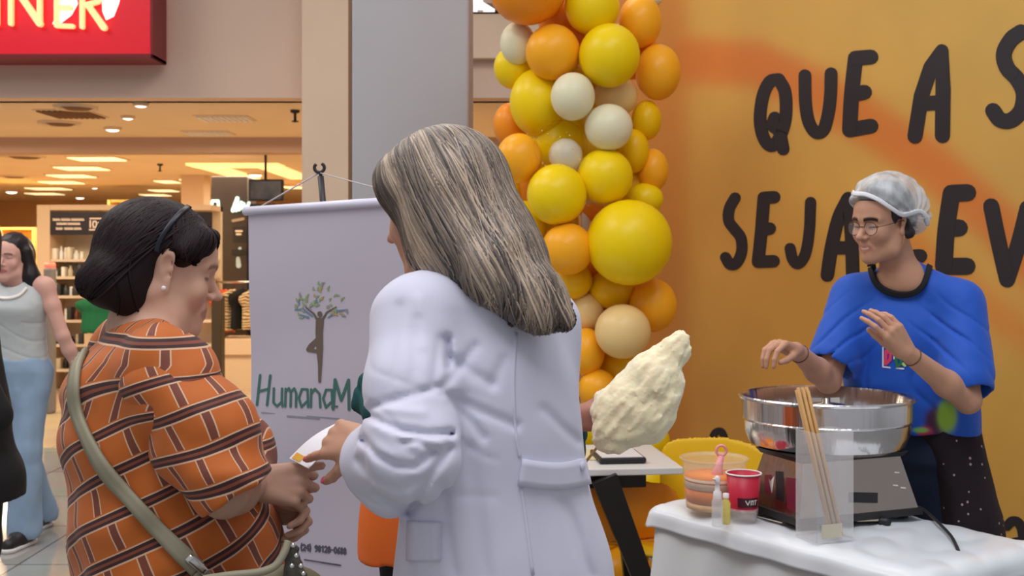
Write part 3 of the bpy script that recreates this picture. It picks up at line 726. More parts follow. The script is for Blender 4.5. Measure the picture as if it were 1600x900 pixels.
# square cream column in the depth of the store and back cabinets
c, s = pbox(283, 280, 318, 480, 17.5, 0.4); struct(MB().box((c[0], c[1], 1.37), (s[0], .4, 2.735)).build('wall_column', m_cream, smooth=False))
for (x0, x1, y0, y1, Y, lab, cc) in [(0, 52, 355, 470, 19.0, 'yellow lit back cabinet behind the walking woman', srgb(240, 200, 110)), (170, 215, 312, 420, 20.0, 'yellow back cabinet beyond the header sign', srgb(238, 196, 110)), (425, 478, 340, 470, 19.5, 'amber back cabinet right of the tower', srgb(210, 150, 80)), (-140, -20, 360, 470, 18.5, 'cream back cabinet at the far left', srgb(220, 180, 130)), (740, 900, 330, 470, 19.0, 'cream back cabinet seen beyond the pillar', srgb(226, 190, 140))]:
    c, s = pbox(x0, y0, x1, y1, Y, 0.5); zt_ = c[2] + s[2] / 2
    e = empty('display_cabinet', (c[0], c[1], 0), lab, 'cabinet', 'tall cabinets along the back of the store')
    mm = mat('cabinet_laminate', cc, 0.6)
    MB().box((c[0], c[1] + .2, zt_ / 2), (s[0], .1, zt_)).build('back_panel', mm, e, smooth=False)
    for sx in (-1, 1): MB().box((c[0] + sx * s[0] / 2, c[1], zt_ / 2), (.05, .5, zt_)).build('side_panel', mm, e, smooth=False)
    for kz in range(6): MB().box((c[0], c[1], zt_ - .02 - kz * (zt_ - .1) / 5), (s[0], .48, .04)).build('shelf', mm, e, smooth=False)
# ================================================================== BALLOON COLUMN
BY = 4.95
m_bal = {}
for nm, c in (('yellow', (246, 212, 10)), ('deep yellow', (240, 190, 8)), ('orange', (252, 176, 34)), ('white', (232, 226, 190)), ('peach', (238, 206, 140)), ('dark orange', (246, 150, 30))):
    m_bal[nm] = mat('latex_' + nm.replace(' ', '_'), srgb(*c), 0.34, sss=0.0, coat=0.0, spec=0.35)
m_clear = mat('clear_balloon_film', (1.0, 0.97, 0.9), 0.03, trans=1.0, ior=1.02, spec=0.8, alpha=0.32)
m_conf = mat('gold_confetti', srgb(240, 200, 120), 0.3, 0.6)
column = [  # px cx, cy, rx, ry, colour, depth offset, where
 (825, -24, 62, 62, 'dark orange', -.12, 'very large orange balloon cut by the top edge of the picture'),
 (925, 11, 42, 43, 'yellow', -.10, 'yellow balloon at the top edge right of the very large orange one'),
 (1000, 34, 33, 41, 'orange', .0, 'orange balloon at the top right of the column by the hoarding'),
 (1019, -6, 17, 17, 'white', .08, 'small white balloon peeping out at the very top right'),
 (809, 68, 27, 33, 'white', .02, 'white balloon under the very large orange one at the left edge'),
 (864, 82, 42, 43, 'orange', -.10, 'orange balloon between the upper left white one and the large upper yellow one'),
 (952, 87, 47, 49, 'yellow', -.16, 'large round yellow balloon in the upper middle of the column'),
 (1028, 113, 35, 43, 'orange', .0, 'orange balloon bulging furthest right near the word QUE'),
 (803, 106, 31, 33, 'yellow', .10, 'yellow balloon at the left edge beneath the upper left white one'),
 (840, 160, 43, 52, 'yellow', .02, 'tall yellow balloon left of the upper middle white one'),
 (895, 151, 34, 37, 'white', -.20, 'white balloon right below the upper orange one, in front'),
 (962, 150, 34, 32, 'peach', .0, 'pale peach balloon tucked under the large upper yellow one'),
 (951, 199, 37, 36, 'white', -.18, 'white balloon in the middle, lower of the two front white ones'),
 (1010, 188, 23, 31, 'deep yellow', .02, 'small deep yellow balloon at the right edge below the bulging orange one'),
 (990, 236, 24, 34, 'deep yellow', .0, 'deep yellow balloon right of the clear one, mostly behind'),
 (1020, 266, 24, 33, 'orange', .04, 'small orange balloon at the right edge halfway down'),
 (811, 247, 35, 38, 'orange', -.10, 'orange balloon left of the clear confetti balloon'),
 (797, 195, 26, 34, 'dark orange', .16, 'shaded orange balloon hidden behind the left edge'),
 (870, 304, 46, 47, 'yellow', -.18, 'bright yellow balloon under the clear confetti balloon'),
 (945, 276, 43, 43, 'yellow', -.14, 'bright yellow balloon right below the lower front white one'),
 (1008, 311, 28, 25, 'yellow', .02, 'yellow balloon peeping out above the biggest yellow one at the right'),
 (822, 350, 33, 36, 'yellow', -.04, 'yellow balloon beside the long blond hair'),
 (802, 295, 26, 30, 'deep yellow', .14, 'deep yellow balloon behind, between left orange one and hair'),
 (887, 389, 40, 40, 'orange', -.18, 'orange balloon left of the biggest yellow one'),
 (983, 379, 66, 66, 'yellow', -.20, 'biggest round yellow balloon in the middle of the column'),
 (895, 438, 30, 29, 'deep yellow', -.04, 'deep yellow balloon below the middle orange one'),
 (956, 452, 36, 31, 'deep yellow', .0, 'deep yellow balloon squeezed under the biggest yellow one'),
 (1020, 477, 37, 41, 'orange', -.04, 'orange balloon at the right above the candy floss tip'),
 (915, 488, 28, 31, 'peach', .0, 'pale peach balloon touching the tips of the blond hair'),
 (973, 518, 43, 42, 'peach', -.18, 'large cream peach balloon above the candy floss'),
 (916, 550, 28, 37, 'orange', -.08, 'orange balloon between white coat and cream peach balloon'),
 (965, 576, 34, 30, 'deep yellow', .02, 'deep yellow balloon under the cream peach one behind the candy floss'),
 (934, 608, 30, 31, 'orange', -.10, 'orange balloon just left of the candy floss top'),
 (838, 402, 20, 24, 'peach', .08, 'small pale balloon edge right behind the blond hair'),
 (925, 328, 20, 18, 'dark orange', .12, 'small dark orange balloon in the gap between three yellow ones'),
 (928, 305, 30, 26, 'peach', .14, 'pale peach balloon deep in the gap between two bright yellow ones'),
 (880, 25, 40, 46, 'dark orange', .12, 'shaded orange balloon behind the top of the column'),
 (905, 60, 30, 34, 'dark orange', .10, 'dark orange balloon in the gap below the top yellow one'),
 (930, 235, 45, 40, 'deep yellow', .14, 'deep yellow balloon behind the clear confetti one'),
 (925, 668, 38, 42, 'yellow', .02, 'yellow balloon behind the hand that holds the candy floss'),
 (1012, 690, 34, 34, 'yellow', -.02, 'yellow balloon peeping out right of the lower candy floss'),
 (965, 640, 40, 40, 'deep yellow', .08, 'deep yellow balloon hidden behind the middle of the candy floss'),
 (1008, 758, 36, 38, 'yellow', -.02, 'yellow balloon behind the corner of the white table'),
 (945, 755, 40, 40, 'orange', .04, 'orange balloon behind the black table leg'),
 (1003, 828, 36, 38, 'deep yellow', .04, 'deep yellow balloon below the table corner near the floor cloth'),
 (935, 830, 38, 38, 'yellow', .08, 'yellow balloon low down behind the orange chair'),
 (975, 895, 46, 40, 'orange', .0, 'orange balloon at the foot of the column, lowest one'),
 (895, 905, 44, 38, 'yellow', .05, 'yellow balloon at the foot of the column behind the white coat'),
 (870, 700, 44, 44, 'yellow', .05, 'yellow balloon hidden behind the white coat waist'),
 (860, 780, 44, 44, 'orange', .05, 'orange balloon hidden behind the white coat hip'),
 (850, 560, 44, 44, 'yellow', .05, 'yellow balloon hidden behind the white coat back'),
 (850, 470, 40, 44, 'orange', .06, 'orange balloon hidden behind the hair ends'),
 (905, 120, 40, 46, 'deep yellow', .16, 'deep yellow balloon deep behind the two upper front balloons'),
 (985, 78, 40, 46, 'dark orange', .17, 'dark orange balloon deep behind the large upper yellow one'),
 (925, 190, 44, 50, 'deep yellow', .18, 'deep yellow balloon deep behind the two front white ones'),
 (870, 225, 48, 50, 'yellow', .10, 'yellow balloon glowing through the clear confetti balloon'),
 (835, 290, 40, 46, 'dark orange', .17, 'dark orange balloon deep behind the left bright yellow one'),
 (985, 290, 44, 50, 'deep yellow', .17, 'deep yellow balloon deep behind the right middle'),
 (860, 350, 44, 46, 'deep yellow', .15, 'deep yellow balloon behind the middle orange one'),
 (935, 410, 46, 48, 'dark orange', .17, 'dark orange balloon deep in the gap left of the biggest yellow one'),
 (985, 470, 44, 44, 'dark orange', .16, 'dark orange balloon deep under the biggest yellow one'),
 (940, 520, 42, 46, 'dark orange', .16, 'dark orange balloon deep behind the lower cream peach one'),
 (990, 610, 44, 44, 'orange', .12, 'orange balloon behind the candy floss, hidden'),
 (905, 470, 40, 46, 'deep yellow', .17, 'deep yellow balloon deep behind the pale peach one'),
 (840, 130, 40, 40, 'dark orange', .18, 'dark orange balloon deep at the upper left'),
]
def balloon(cx, cy, rx, ry, m, dy, lab):
    Y = BY + dy; c = W(cx, cy, Y); a, b = rx / FPX * Y, ry / FPX * Y; r_ = (a + b) / 2
    e = empty('balloon', c, lab, 'balloon', 'balloons of the yellow and orange column')
    V = []; F = []; seg, ring = 32, 22; tilt = rng.uniform(-.5, .5)
    mb = MB()
    prof = []
    for i in range(ring + 1):
        ph = math.pi * i / ring; z = math.cos(ph); q = math.sin(ph)
        q *= 1 - 0.07 * max(0, -z) ** 2                                        # slightly pear-shaped towards the knot
        prof.append((max(q, 1e-4) * a, z * b))
    dirk = nrm((c - vec(W(915, cy, BY)[0], BY + .1, c[2])) * vec(-1, -1, 0) + vec(0, 0.4, -0.15)); z_ = -dirk
    x_ = nrm(np.cross(vec(0.1, 0.2, 1), z_)); R_ = np.stack([x_, np.cross(z_, x_), z_], 1)
    prof = [(p[0] / a * r_, p[1] / b * r_) for p in prof]
    mb.lathe((0, 0, 0), prof, seg, R_)
    V = np.array(mb.V); V[:, 0] *= a / r_; V[:, 2] *= b / r_
    mb.V = [tuple(c + v) for v in V]
    mb.build('balloon_skin', m, e)
    kc = c + dirk * vec(a, r_, b) * 1.0
    kb = MB(); kb.lathe((0, 0, 0), [(0.004, -.004), (0.007, .002), (0.004, .008), (0.012, .020), (0.010, .022)], 10, np.stack([x_, np.cross(dirk, x_), dirk], 1)); kb.V = [tuple(kc + np.array(v)) for v in kb.V]
    kb.build('knot', m, e)
    return e
for (cx, cy, rx, ry, col_, dy, lab) in column: balloon(cx, cy, rx * 1.02, ry * 1.02, m_bal[col_], dy, lab)
e = balloon(876, 228, 42, 40, m_clear, -.16, 'clear transparent balloon with glints among the yellow ones')
cc = W(876, 228, BY - .16)
m_cwh = mat('small_white_latex', srgb(235, 232, 215), 0.25, alpha=0.55, spec=.8)
MB().sphere(W(884, 243, BY - .14), 26 / FPX * BY, 22, 14).build('inner_balloon', m_cwh, e)
mbc = MB()
for i in range(26):
    th = rng.uniform(0, 2 * math.pi); ph = rng.uniform(-1.2, .8); rr = 0.106
    p = cc + rr * vec(math.cos(ph) * math.cos(th), math.cos(ph) * math.sin(th), math.sin(ph)); mbc.sphere(p, 0.0035, 6, 4)
o = mbc.build('confetti', m_conf, e); o['kind'] = 'stuff'
# the weighted pole carrying the column
pc = W(915, 400, BY + .1)
e = empty('balloon_support', (pc[0], pc[1], 0), 'upright support hidden inside the yellow balloon column', 'support')
MB().tube([(pc[0], pc[1], 0.02), (pc[0], pc[1], 2.75)], 0.02).build('pole', m_white, e)
MB().lathe((pc[0], pc[1], 0), [(0.24, 0.0), (0.24, .02), (0.02, .05)], 24, close=True).build('base', m_white, e)

# ================================================================== WHITE TABLE AND PLASTIC CHAIRS
m_ttop = mat('white_table_laminate', srgb(226, 226, 222), 0.35)
m_tblk = mat('black_table_steel', srgb(26, 24, 26), 0.4)
zt = 0.755
A = vec(0.605, 4.06, 0); ux = nrm(vec(-0.91, -0.10, 0)); uy = nrm(vec(-0.10, 0.91, 0))
t = empty('side_table', A + ux * .6 + uy * .25, 'white topped table with black slanting legs behind the candy floss', 'table')
c = A + ux * .62 + uy * .26; R_ = frame(ux, uy)
MB().box(c + vec(0, 0, zt - .0125), (1.24, .52, .025), R_, bev=.004).build('table_top', m_ttop, t, smooth=False)
MB().box(c + vec(0, 0, zt - .055), (1.0, .40, .05), R_, bev=.004).build('apron', m_tblk, t, smooth=False)
for sx in (0, 1):
    for sy in (0, 1):
        top = A + ux * (.13 + .96 * sx) + uy * (.08 + .36 * sy) + vec(0, 0, zt - .03)
        bot = A + ux * (.06 + 1.1 * sx - .0) + uy * (.03 + .46 * sy) + vec(0, 0, 0)
        if sx == 0 and sy == 0: top = W(944, 752, 4.02); top[2] = zt - .03; bot = W(1000, 910, 4.10); bot[2] = 0; bot[0] = .60
        d = nrm(bot - top); s_ = nrm(np.cross(d, uy)); w1, w2 = .045, .026
        o = MB()
        V = [top + s_ * w1 + uy * .02, top - s_ * w1 + uy * .02, top - s_ * w1 - uy * .02, top + s_ * w1 - uy * .02, bot + s_ * w2 + uy * .015, bot - s_ * w2 + uy * .015, bot - s_ * w2 - uy * .015, bot + s_ * w2 - uy * .015]
        o.add(V, [(0, 1, 2, 3), (7, 6, 5, 4), (0, 4, 5, 1), (1, 5, 6, 2), (2, 6, 7, 3), (3, 7, 4, 0)]); o.build('leg', m_tblk, t, smooth=False)
tb = empty('tablet', W(968, 716, 4.2) * vec(1, 1, 0) + vec(0, 0, zt), 'flat dark-edged tablet or tray lying on the white table', 'tray')
cx_ = vec(W(965, 0, 4.22)[0], 4.22, zt + .012)
MB().box(cx_, (.17, .20, .02), R_, bev=.005).build('case', m_dark, tb, smooth=False)
MB().box(cx_ + vec(0, 0, .011), (.15, .18, .003), R_).build('pale_cover', m_white, tb, smooth=False)
tag(MB().box(vec(W(925, 0, 4.25)[0], 4.3, zt + .004), (.15, .21, .006), R_ @ rotz(.3), bev=.001).build('booklet', mat('booklet_paper', srgb(228, 214, 170), .6), smooth=False), 'thin pale booklet on the white table beside the coat', 'booklet')
def chair(px, Y, yaw, mm, lab, backh=0.80, col_leg=None):
    o_ = vec(W(px, 0, Y)[0], Y, 0); Rz = rotz(yaw)
    e = empty('plastic_chair', o_, lab, 'chair', None)
    def T(x, y, z): return o_ + Rz @ vec(x, y, z)
    # seat: dished slab
    nx, ny = 12, 12; V = []; F = []
    for lay in (0, 1):
        for i in range(nx + 1):
            for j in range(ny + 1):
                x = (i / nx - .5) * .42; y = (j / ny - .5) * .42; r_ = min(1, math.hypot(x, y) / .24)
                V.append(T(x * (1 - .08 * (j / ny)), y, .44 + .02 * r_ ** 2 - (0.012 if lay else 0) - (.02 if j == 0 else 0)))
    m_ = (nx + 1) * (ny + 1)
    for i in range(nx):
        for j in range(ny):
            a = i * (ny + 1) + j; q = (a, a + ny + 1, a + ny + 2, a + 1); F.append(q); F.append(tuple(m_ + k for k in q[::-1]))
    for i in range(nx):
        for j in (0, ny):
            a = i * (ny + 1) + j; b = a + ny + 1; F.append((b, a, m_ + a, m_ + b) if j == 0 else (a, b, m_ + b, m_ + a))
    for j in range(ny):
        for i in (0, nx):
            a = i * (ny + 1) + j; b = a + 1; F.append((a, b, m_ + b, m_ + a) if i == 0 else (b, a, m_ + a, m_ + b))
    MB().add(V, F).build('seat', mm, e)
    # backrest: curved shell with rounded top
    F_ = Field(); F_.add(C(T(-.15, .20, .54), T(-.15, .235, backh - .06), .060, .060, flat=Rz @ vec(0, 1, 0), ratio=.14), .015)
    F_.add(C(T(.15, .20, .54), T(.15, .235, backh - .06), .060, .060, flat=Rz @ vec(0, 1, 0), ratio=.14), .015)
    for q_ in (-.075, 0, .075): F_.add(C(T(q_, .208, .54), T(q_, .243, backh - .06), .060, .060, flat=Rz @ vec(0, 1, 0), ratio=.14), .015)
    skin_mesh('backrest', F_, .008, mm, e)
    for sx in (-1, 1):
        MB().tube([T(sx * .10, .19, .45), T(sx * .10, .205, .55)], .012).build('back_support', mm, e)
        for sy in (-1, 1):
            MB().tube([T(sx * .15, sy * .15, .435), T(sx * .20, sy * .20, .01)], [.02, .014], 10).build('leg', mm if col_leg is None else col_leg, e)
    return e
m_cy = mat('yellow_chair_plastic', srgb(240, 190, 20), .4); m_co = mat('orange_chair_plastic', srgb(240, 150, 30), .4)
chair(1088, 4.24, math.radians(-25), m_cy, 'yellow plastic chair standing behind the tub on the candy floss table', .775)
chair(948, 4.42, math.radians(190), m_co, 'orange plastic chair pushed under the white table', .66, m_cy)

# ================================================================== BANNER
m_vin = mat('banner_vinyl', srgb(200, 194, 206), 0.32, spec=.5, var=.015, vscale=3)
N, L, b = nodes(m_vin)
m_barw = mat('banner_bar', srgb(224, 222, 238), 0.35)
m_pole = mat('banner_pole_black', srgb(48, 42, 46), 0.4)
TL, TR = W(388, 333, 3.30), W(655, 316, 2.98)
bx_ = nrm(TR - TL); bz = nrm(vec(0, 0, -1) - bx_ * (-bx_[2])); bn = np.cross(bx_, bz)
if bn[1] > 0: bn = -bn
width = float(np.linalg.norm(TR - TL)); Hn = 1.17
ban = empty('banner', vec(*( (TL + TR) / 2 * vec(1, 1, 0) )) + vec(0, 0.12, 0), 'white hanging vinyl banner with a tree logo and green Humana.M lettering', 'banner')
def onb(u, v, w_=0.0):
    ripple = 0.006 * math.sin(u * 9 + v * 2) * min(1, v * 2) + 0.004 * math.sin(v * 11 + u * 5) * min(1, v * 3)
    return TL + bx_ * u + bz * v + bn * (ripple + w_)
nu_, nv_ = 30, 60; V = []; F = []
for lay in (0, 1):
    for i in range(nu_ + 1):
        for j in range(nv_ + 1): V.append(onb(width * i / nu_, Hn * j / nv_, -0.0012 * lay))
m_ = (nu_ + 1) * (nv_ + 1)
for i in range(nu_):
    for j in range(nv_):
        a = i * (nv_ + 1) + j; q = (a, a + 1, a + nv_ + 2, a + nv_ + 1); F += [q, tuple(m_ + k for k in q[::-1])]
vs_ = MB().add(V, F).build('vinyl_sheet', m_vin, ban)
MB().tube([TL - bx_ * .012 - bz * .006, TR + bx_ * .012 - bz * .006], 0.013, 14).build('top_bar', m_barw, ban)
MB().tube([TL + bz * Hn - bx_ * .01, TR + bz * Hn + bx_ * .01], 0.012, 14).build('bottom_bar', m_barw, ban)
hook = W(499, 262, 3.22); pb = W(508, 318, 3.22)
MB().tube([pb + vec(.012, 0, -.2), W(501, 275, 3.22)], 0.0088, 10).build('pole', m_pole, ban)
lowc = vec(pb[0] + .02, 3.24, 0)
MB().tube([pb + vec(.012, 0, -.2), lowc + vec(0, 0, .05)], 0.010, 10).build('pole', m_pole, ban)
ring = [hook + vec(.014 * math.sin(a), 0, .013 * math.cos(a)) for a in np.linspace(.5, 5.6, 16)]
MB().tube(ring, 0.0048, 8).build('hook_ring', m_pole, ban)
MB().tube([ring[7], W(501, 276, 3.22)], 0.005, 8).build('hook_neck', m_pole, ban)
for a in (0.3, 2.4, 4.5): MB().tube([lowc + vec(0, 0, .06), lowc + vec(.32 * math.cos(a), .32 * math.sin(a), .012)], .009, 8).build('foot', m_pole, ban)
MB().tube([TL + vec(.02, 0, .01), hook + vec(0, 0, -.014)], .0022, 6).build('cord', mat('pale_cord', srgb(200, 190, 190), .6), ban)
MB().tube([TR + vec(-.01, 0, .01), hook + vec(0, 0, -.014)], .0018, 6).build('cord', bpy.data.materials['pale_cord'], ban)
# printing on the banner, laid on its surface
bp = plane_at(TL + bn * 0.0, bn)
def bpr(x, y):
    p = bp(x, y); d_ = p - TL; return onb(float(d_ @ bx_), float(d_ @ bz), 0.0012)
m_g = mat('teal_print', srgb(70, 116, 106), .5); m_gl = mat('light_green_print', srgb(150, 172, 120), .5); m_br = mat('brown_print', srgb(112, 98, 84), .5)
m_gy = mat('grey_print', srgb(150, 150, 160), .5); m_bl = mat('blue_print', srgb(110, 140, 165), .5); m_dk = mat('dark_print', srgb(86, 84, 96), .5); m_oc = mat('ochre_print', srgb(190, 160, 100), .5)
# tree: trunk shaped like a person in tree pose with branches
mb = MB(); strokes(mb, bpr, bn, [[(499, 502, 6), (498, 520, 5.5), (499, 545, 5), (500, 570, 3), (500, 596, 2)], [(497, 530, 4), (486, 541, 4.5), (482, 546, 3.5)], [(482, 546, 3.5), (494, 549, 2.5), (499, 548, 2)], [(499, 490, 3.6), (499.5, 492, 3.6)]], 3, .0006)
strokes(mb, bpr, bn, [[(497, 503, 2), (490, 490, 1.3), (478, 480, 1)], [(501, 503, 2), (510, 488, 1.3), (524, 480, 1)]], 2, .0006); mb.build('tree_figure_print', m_br, vs_, smooth=False)
mbs = {m_gl: MB(), m_bl: MB(), m_gy: MB(), m_oc: MB()}; ks = list(mbs)
for i in range(46):
    a = rng.uniform(math.pi * .97, math.pi * 2.03); rr = rng.uniform(12, 40); x = 500 + rr * math.cos(a); y = 492 + rr * 1.25 * math.sin(a) * .95
    l_ = rng.uniform(3, 9); th = a + rng.uniform(-.9, .9); kk = ks[0] if rng.rand() < .5 else ks[rng.randint(4)]
    strokes(mbs[kk], bpr, bn, [[(x, y, .7), (x + l_ * .5 * math.cos(th), y + l_ * .5 * math.sin(th), 1.5), (x + l_ * math.cos(th + .5), y + l_ * math.sin(th + .5), .7)]], 1, .0006)
strokes(mbs[m_bl], bpr, bn, [[(462, 484, 1), (474, 483, 1.5), (488, 494, 1)], [(541, 484, 1), (526, 486, 1.6), (512, 496, 1)], [(470, 492, 1), (482, 496, 1.5)]], 1, .0006)
for kk, nm_ in zip(ks, ('leaf', 'branch', 'twig', 'bud')): mbs[kk].build(nm_ + '_print', kk, vs_, smooth=False)
def wr(s, x, y, h, r_, mm, slant=0.0, tilt=0.0, wd_=.55, gap=.18, name='lettering'):
    """tiny pen font on the banner; x, y = left baseline px"""
    G_ = {'H': [[(0, 0), (0, 1)], [(1, 0), (1, 1)], [(0, .45), (1, .55)]], 'u': [[(0, .6), (0, .12), (.4, 0), (.9, .15), (.9, .6)], [(.9, .2), (1, 0)]],
          'm': [[(0, 0), (0, .6)], [(0, .5), (.3, .62), (.5, .45), (.5, 0)], [(.5, .5), (.8, .62), (1, .45), (1, 0)]], 'a': [[(.9, .6), (.3, .6), (0, .3), (.3, 0), (.9, .2)], [(.9, .6), (1, 0)]],
          'n': [[(0, 0), (0, .6)], [(0, .45), (.4, .62), (.9, .45), (1, 0)]], '.': [[(.3, .04), (.5, .04)]], 'M': [[(0, 0), (.1, 1)], [(.1, 1), (.5, .3)], [(.5, .3), (.95, 1)], [(.95, 1), (1, 0)]],
          '(': [[(.7, 1.1), (.3, .5), (.7, -.1)]], ')': [[(.3, 1.1), (.7, .5), (.3, -.1)]], '-': [[(.1, .5), (.9, .5)]], ' ': [],
          '2': [[(0, .8), (.4, 1), (.9, .8), (.8, .5), (0, 0), (1, 0)]], '4': [[(.8, 0), (.8, 1), (0, .35), (1, .35)]], '9': [[(.9, .6), (.4, .45), (.05, .75), (.5, 1), (.95, .8), (.8, .2), (.3, 0)]],
          '8': [[(.5, .52), (.1, .75), (.5, 1), (.9, .75), (.5, .52), (0, .25), (.5, 0), (1, .25), (.5, .52)]], '1': [[(.2, .75), (.6, 1), (.6, 0)]], '0': [[(.5, 0), (.05, .3), (.05, .7), (.5, 1), (.95, .7), (.95, .3), (.5, 0)]], '6': [[(.8, 1), (.15, .6), (.05, .25), (.5, 0), (.95, .25), (.6, .52), (.1, .35)]]}
    for ch in s:
        wc = h * wd_ * (1.15 if ch in 'mM' else .35 if ch == '.' else .6 if ch in '()' else 1)
        if G_.get(ch):
            mb = MB(); strokes(mb, bpr, bn, [[(x + p[0] * wc + slant * p[1] * h, y - p[1] * h + tilt * (p[0] * wc)) for p in pth] for pth in G_[ch]], r_, .0006); mb.build(name, mm, vs_, smooth=False)
        x += wc + h * gap; y += tilt * (wc + h * gap)
wr('H', 404, 632, 46, 1.9, m_g, .08, .03, .35, .10)
wr('umana.', 430, 634, 46, 1.7, m_g, 0, .03, .31, .09)
wr('M', 521, 639, 46, 2.2, m_g, 0, .03, .46, .1)
mb = MB(); strokes(mb, bpr, bn, [[(412, 644 + .0, .8), (530, 654, .8)], [(452, 649.5, 1.1), (500, 653.5, 1.1)]], 1, .0006); mb.build('small_print_line', m_gy, vs_, smooth=False)
wr('(24) 98128-0688', 468, 860, 9.5, .95, m_dk, 0, .10, .42, .10, 'phone_digit')
mb = MB(); strokes(mb, bpr, bn, [[(474, 875, .9), (530, 884, .9)], [(500, 879.5, 1.1), (529, 884, 1.1)]], 1, .0006); mb.build('small_print_line', m_dk, vs_, smooth=False)
# ================================================================== CANDY FLOSS TABLE
TZ = 0.78
TA, TB, TC, TD = vec(.445, 3.285, TZ), vec(.92, 2.60, TZ), vec(1.27, 2.845, TZ), vec(.785, 3.53, TZ)
m_cloth = mat('white_tablecloth', srgb(214, 218, 218), 0.75, sheen=.2, bump=(260, .25, .0006))
tc_ = (TA + TB + TC + TD) / 4
tex = nrm(TB - TA); tey = nrm(TD - TA - tex * ((TD - TA) @ tex)); Lx = float(np.linalg.norm(TB - TA)); Ly = float((TD - TA) @ tey)
tbl = empty('folding_table', tc_ * vec(1, 1, 0), 'low square table hidden under the white cloth beneath the steel bowl machine', 'table')
Rt = np.stack([tex, tey, vec(0, 0, 1)], 1)
MB().box(tc_ + vec(0, 0, -.017), (Lx - .01, Ly - .01, .03), Rt, bev=.004).build('table_top', m_ttop, tbl, smooth=False)
for a in (.06, Lx - .06):
    for b in (.06, Ly - .06):
        p = TA + tex * a + tey * b; MB().tube([vec(p[0], p[1], TZ - .03), vec(p[0], p[1], 0)], .016, 10).build('leg', m_tblk, tbl)
# cloth: grid over the top that hangs with folds; nodes beyond the edge fold down
def cloth_sheet(over, n=110, drop_amp=.022, seed=0, zoff=.004, push=0.0):
    V = []; F = []
    us_ = np.linspace(-over, Lx + over, n); vs2 = np.linspace(-over, Ly + over, n)
    for u in us_:
        for v in vs2:
            eu = max(0, -u, u - Lx); ev = max(0, -v, v - Ly); cu = min(max(u, 0), Lx); cv = min(max(v, 0), Ly)
            su = -1 if u < 0 else 1; sv = -1 if v < 0 else 1; s_ = math.hypot(eu, ev) if (eu and ev) else max(eu, ev)
            s_ = min(s_, over * 1.05)
            rr = .03
            if s_ <= 0: h, out = 0, 0
            elif s_ < rr * 1.57: h = rr * (1 - math.cos(s_ / rr)); out = rr * math.sin(s_ / rr)
            else: h = rr + (s_ - rr * 1.57); out = rr
            per = u if ev >= eu else v
            fo = drop_amp * math.sin(per * 15 + seed) * min(1, h / .25) + .012 * math.sin(per * 33 + 1 + seed) * min(1, h / .2)
            out2 = out + fo + .10 * h + push * min(1, s_ / .03)
            if eu and ev:
                an = math.atan2(ev, eu); du = su * out2 * math.cos(an) * (1 + .0); dv = sv * out2 * math.sin(an)
                k_ = 1 + .45 * math.sin(2 * an) * min(1, h / .3); du *= k_; dv *= k_
            else: du = su * out2 if eu else 0; dv = sv * out2 if ev else 0
            wr_ = .004 * math.sin(u * 17 + v * 9 + seed) * math.sin(v * 23 - u * 6) + .0025 * math.sin(u * 41 + v * 31)
            p = TA + tex * (cu + du) + tey * (cv + dv) + vec(0, 0, zoff - h + (abs(wr_) if s_ <= .02 else 0)); V.append(p)
    for i in range(n - 1):
        for j in range(n - 1): a = i * n + j; F.append((a, a + n, a + n + 1, a + 1))
    return MB().add(V, F)
o = cloth_sheet(.72, 130, seed=.4).build('tablecloth', m_cloth)
tag(o, 'white fabric tablecloth draped with soft folds over the candy floss table', 'tablecloth')
sol = o.modifiers.new('thick', 'SOLIDIFY'); sol.thickness = .0015; sol.offset = -1
# thin plastic sheet lying on top, hanging a hand's breadth over the front
m_pls = mat('glossy_white_sheet', srgb(226, 232, 236), 0.28, spec=.6)
o = cloth_sheet(.075, 90, .004, seed=2.2, zoff=.012, push=.018)
o.V = [tuple(vec(*v) + vec(0, 0, .0) + .012 * vec(0, 0, 1) * 0) for v in o.V]
o = o.build('plastic_sheet', m_pls); tag(o, 'glossy white plastic sheet spread over the tablecloth, edge curling over the front', 'plastic sheet')
sol = o.modifiers.new('thick', 'SOLIDIFY'); sol.thickness = .0008; sol.offset = 1
TS = TZ + .019     # standing height on the cloths

# ------------------------------------------------------------------ machine
m_steel = mat('brushed_steel', (.68, .67, .67), .17, 1.0, bump=(5, .18, .01), stretch=(9, 9, .25)); N, L, b = nodes(m_steel)
b.inputs['Anisotropic'].default_value = 0.4
m_steeld = mat('satin_steel_case', (.40, .35, .31), .26, 1.0, bump=(3, .25, .02), stretch=(6, 6, .6))
bc = vec(.872, 3.20, 0)
FL = vec(.733, 2.935, 0); FR = vec(1.088, 3.075, 0); fx = nrm(FR - FL); fd = vec(-fx[1], fx[0], 0); dep = .25
mac = empty('candy_floss_machine', vec(.88, 3.12, TS), 'steel candy floss machine with a wide bowl on a box base', 'candy floss machine')
def trap(z0, z1, i0, i1, o0=0, o1=None):
    Wd = float(np.linalg.norm(FR - FL)); pts = []
    for z, i in ((z0, i0), (z1, i1)):
        for a, bb in ((i, i), (Wd - i, i), (Wd - i, dep - i), (i, dep - i)): pts.append(FL + fx * a + fd * bb + vec(0, 0, z))
    return pts
zb0, zb1 = TS + .018, W(0, 722, 3.0)[2]
P_ = trap(zb0, zb1, 0, .035)
MB().add(P_, [(3, 2, 1, 0), (4, 5, 6, 7), (0, 1, 5, 4), (1, 2, 6, 5), (2, 3, 7, 6), (3, 0, 4, 7)]).build('base_housing', m_steeld, mac, smooth=False)
P_ = trap(zb0 - .006, zb0 + .012, -.006, -.006); MB().add(P_, [(3, 2, 1, 0), (4, 5, 6, 7), (0, 1, 5, 4), (1, 2, 6, 5), (2, 3, 7, 6), (3, 0, 4, 7)]).build('base_tray', m_dark, mac, smooth=False)
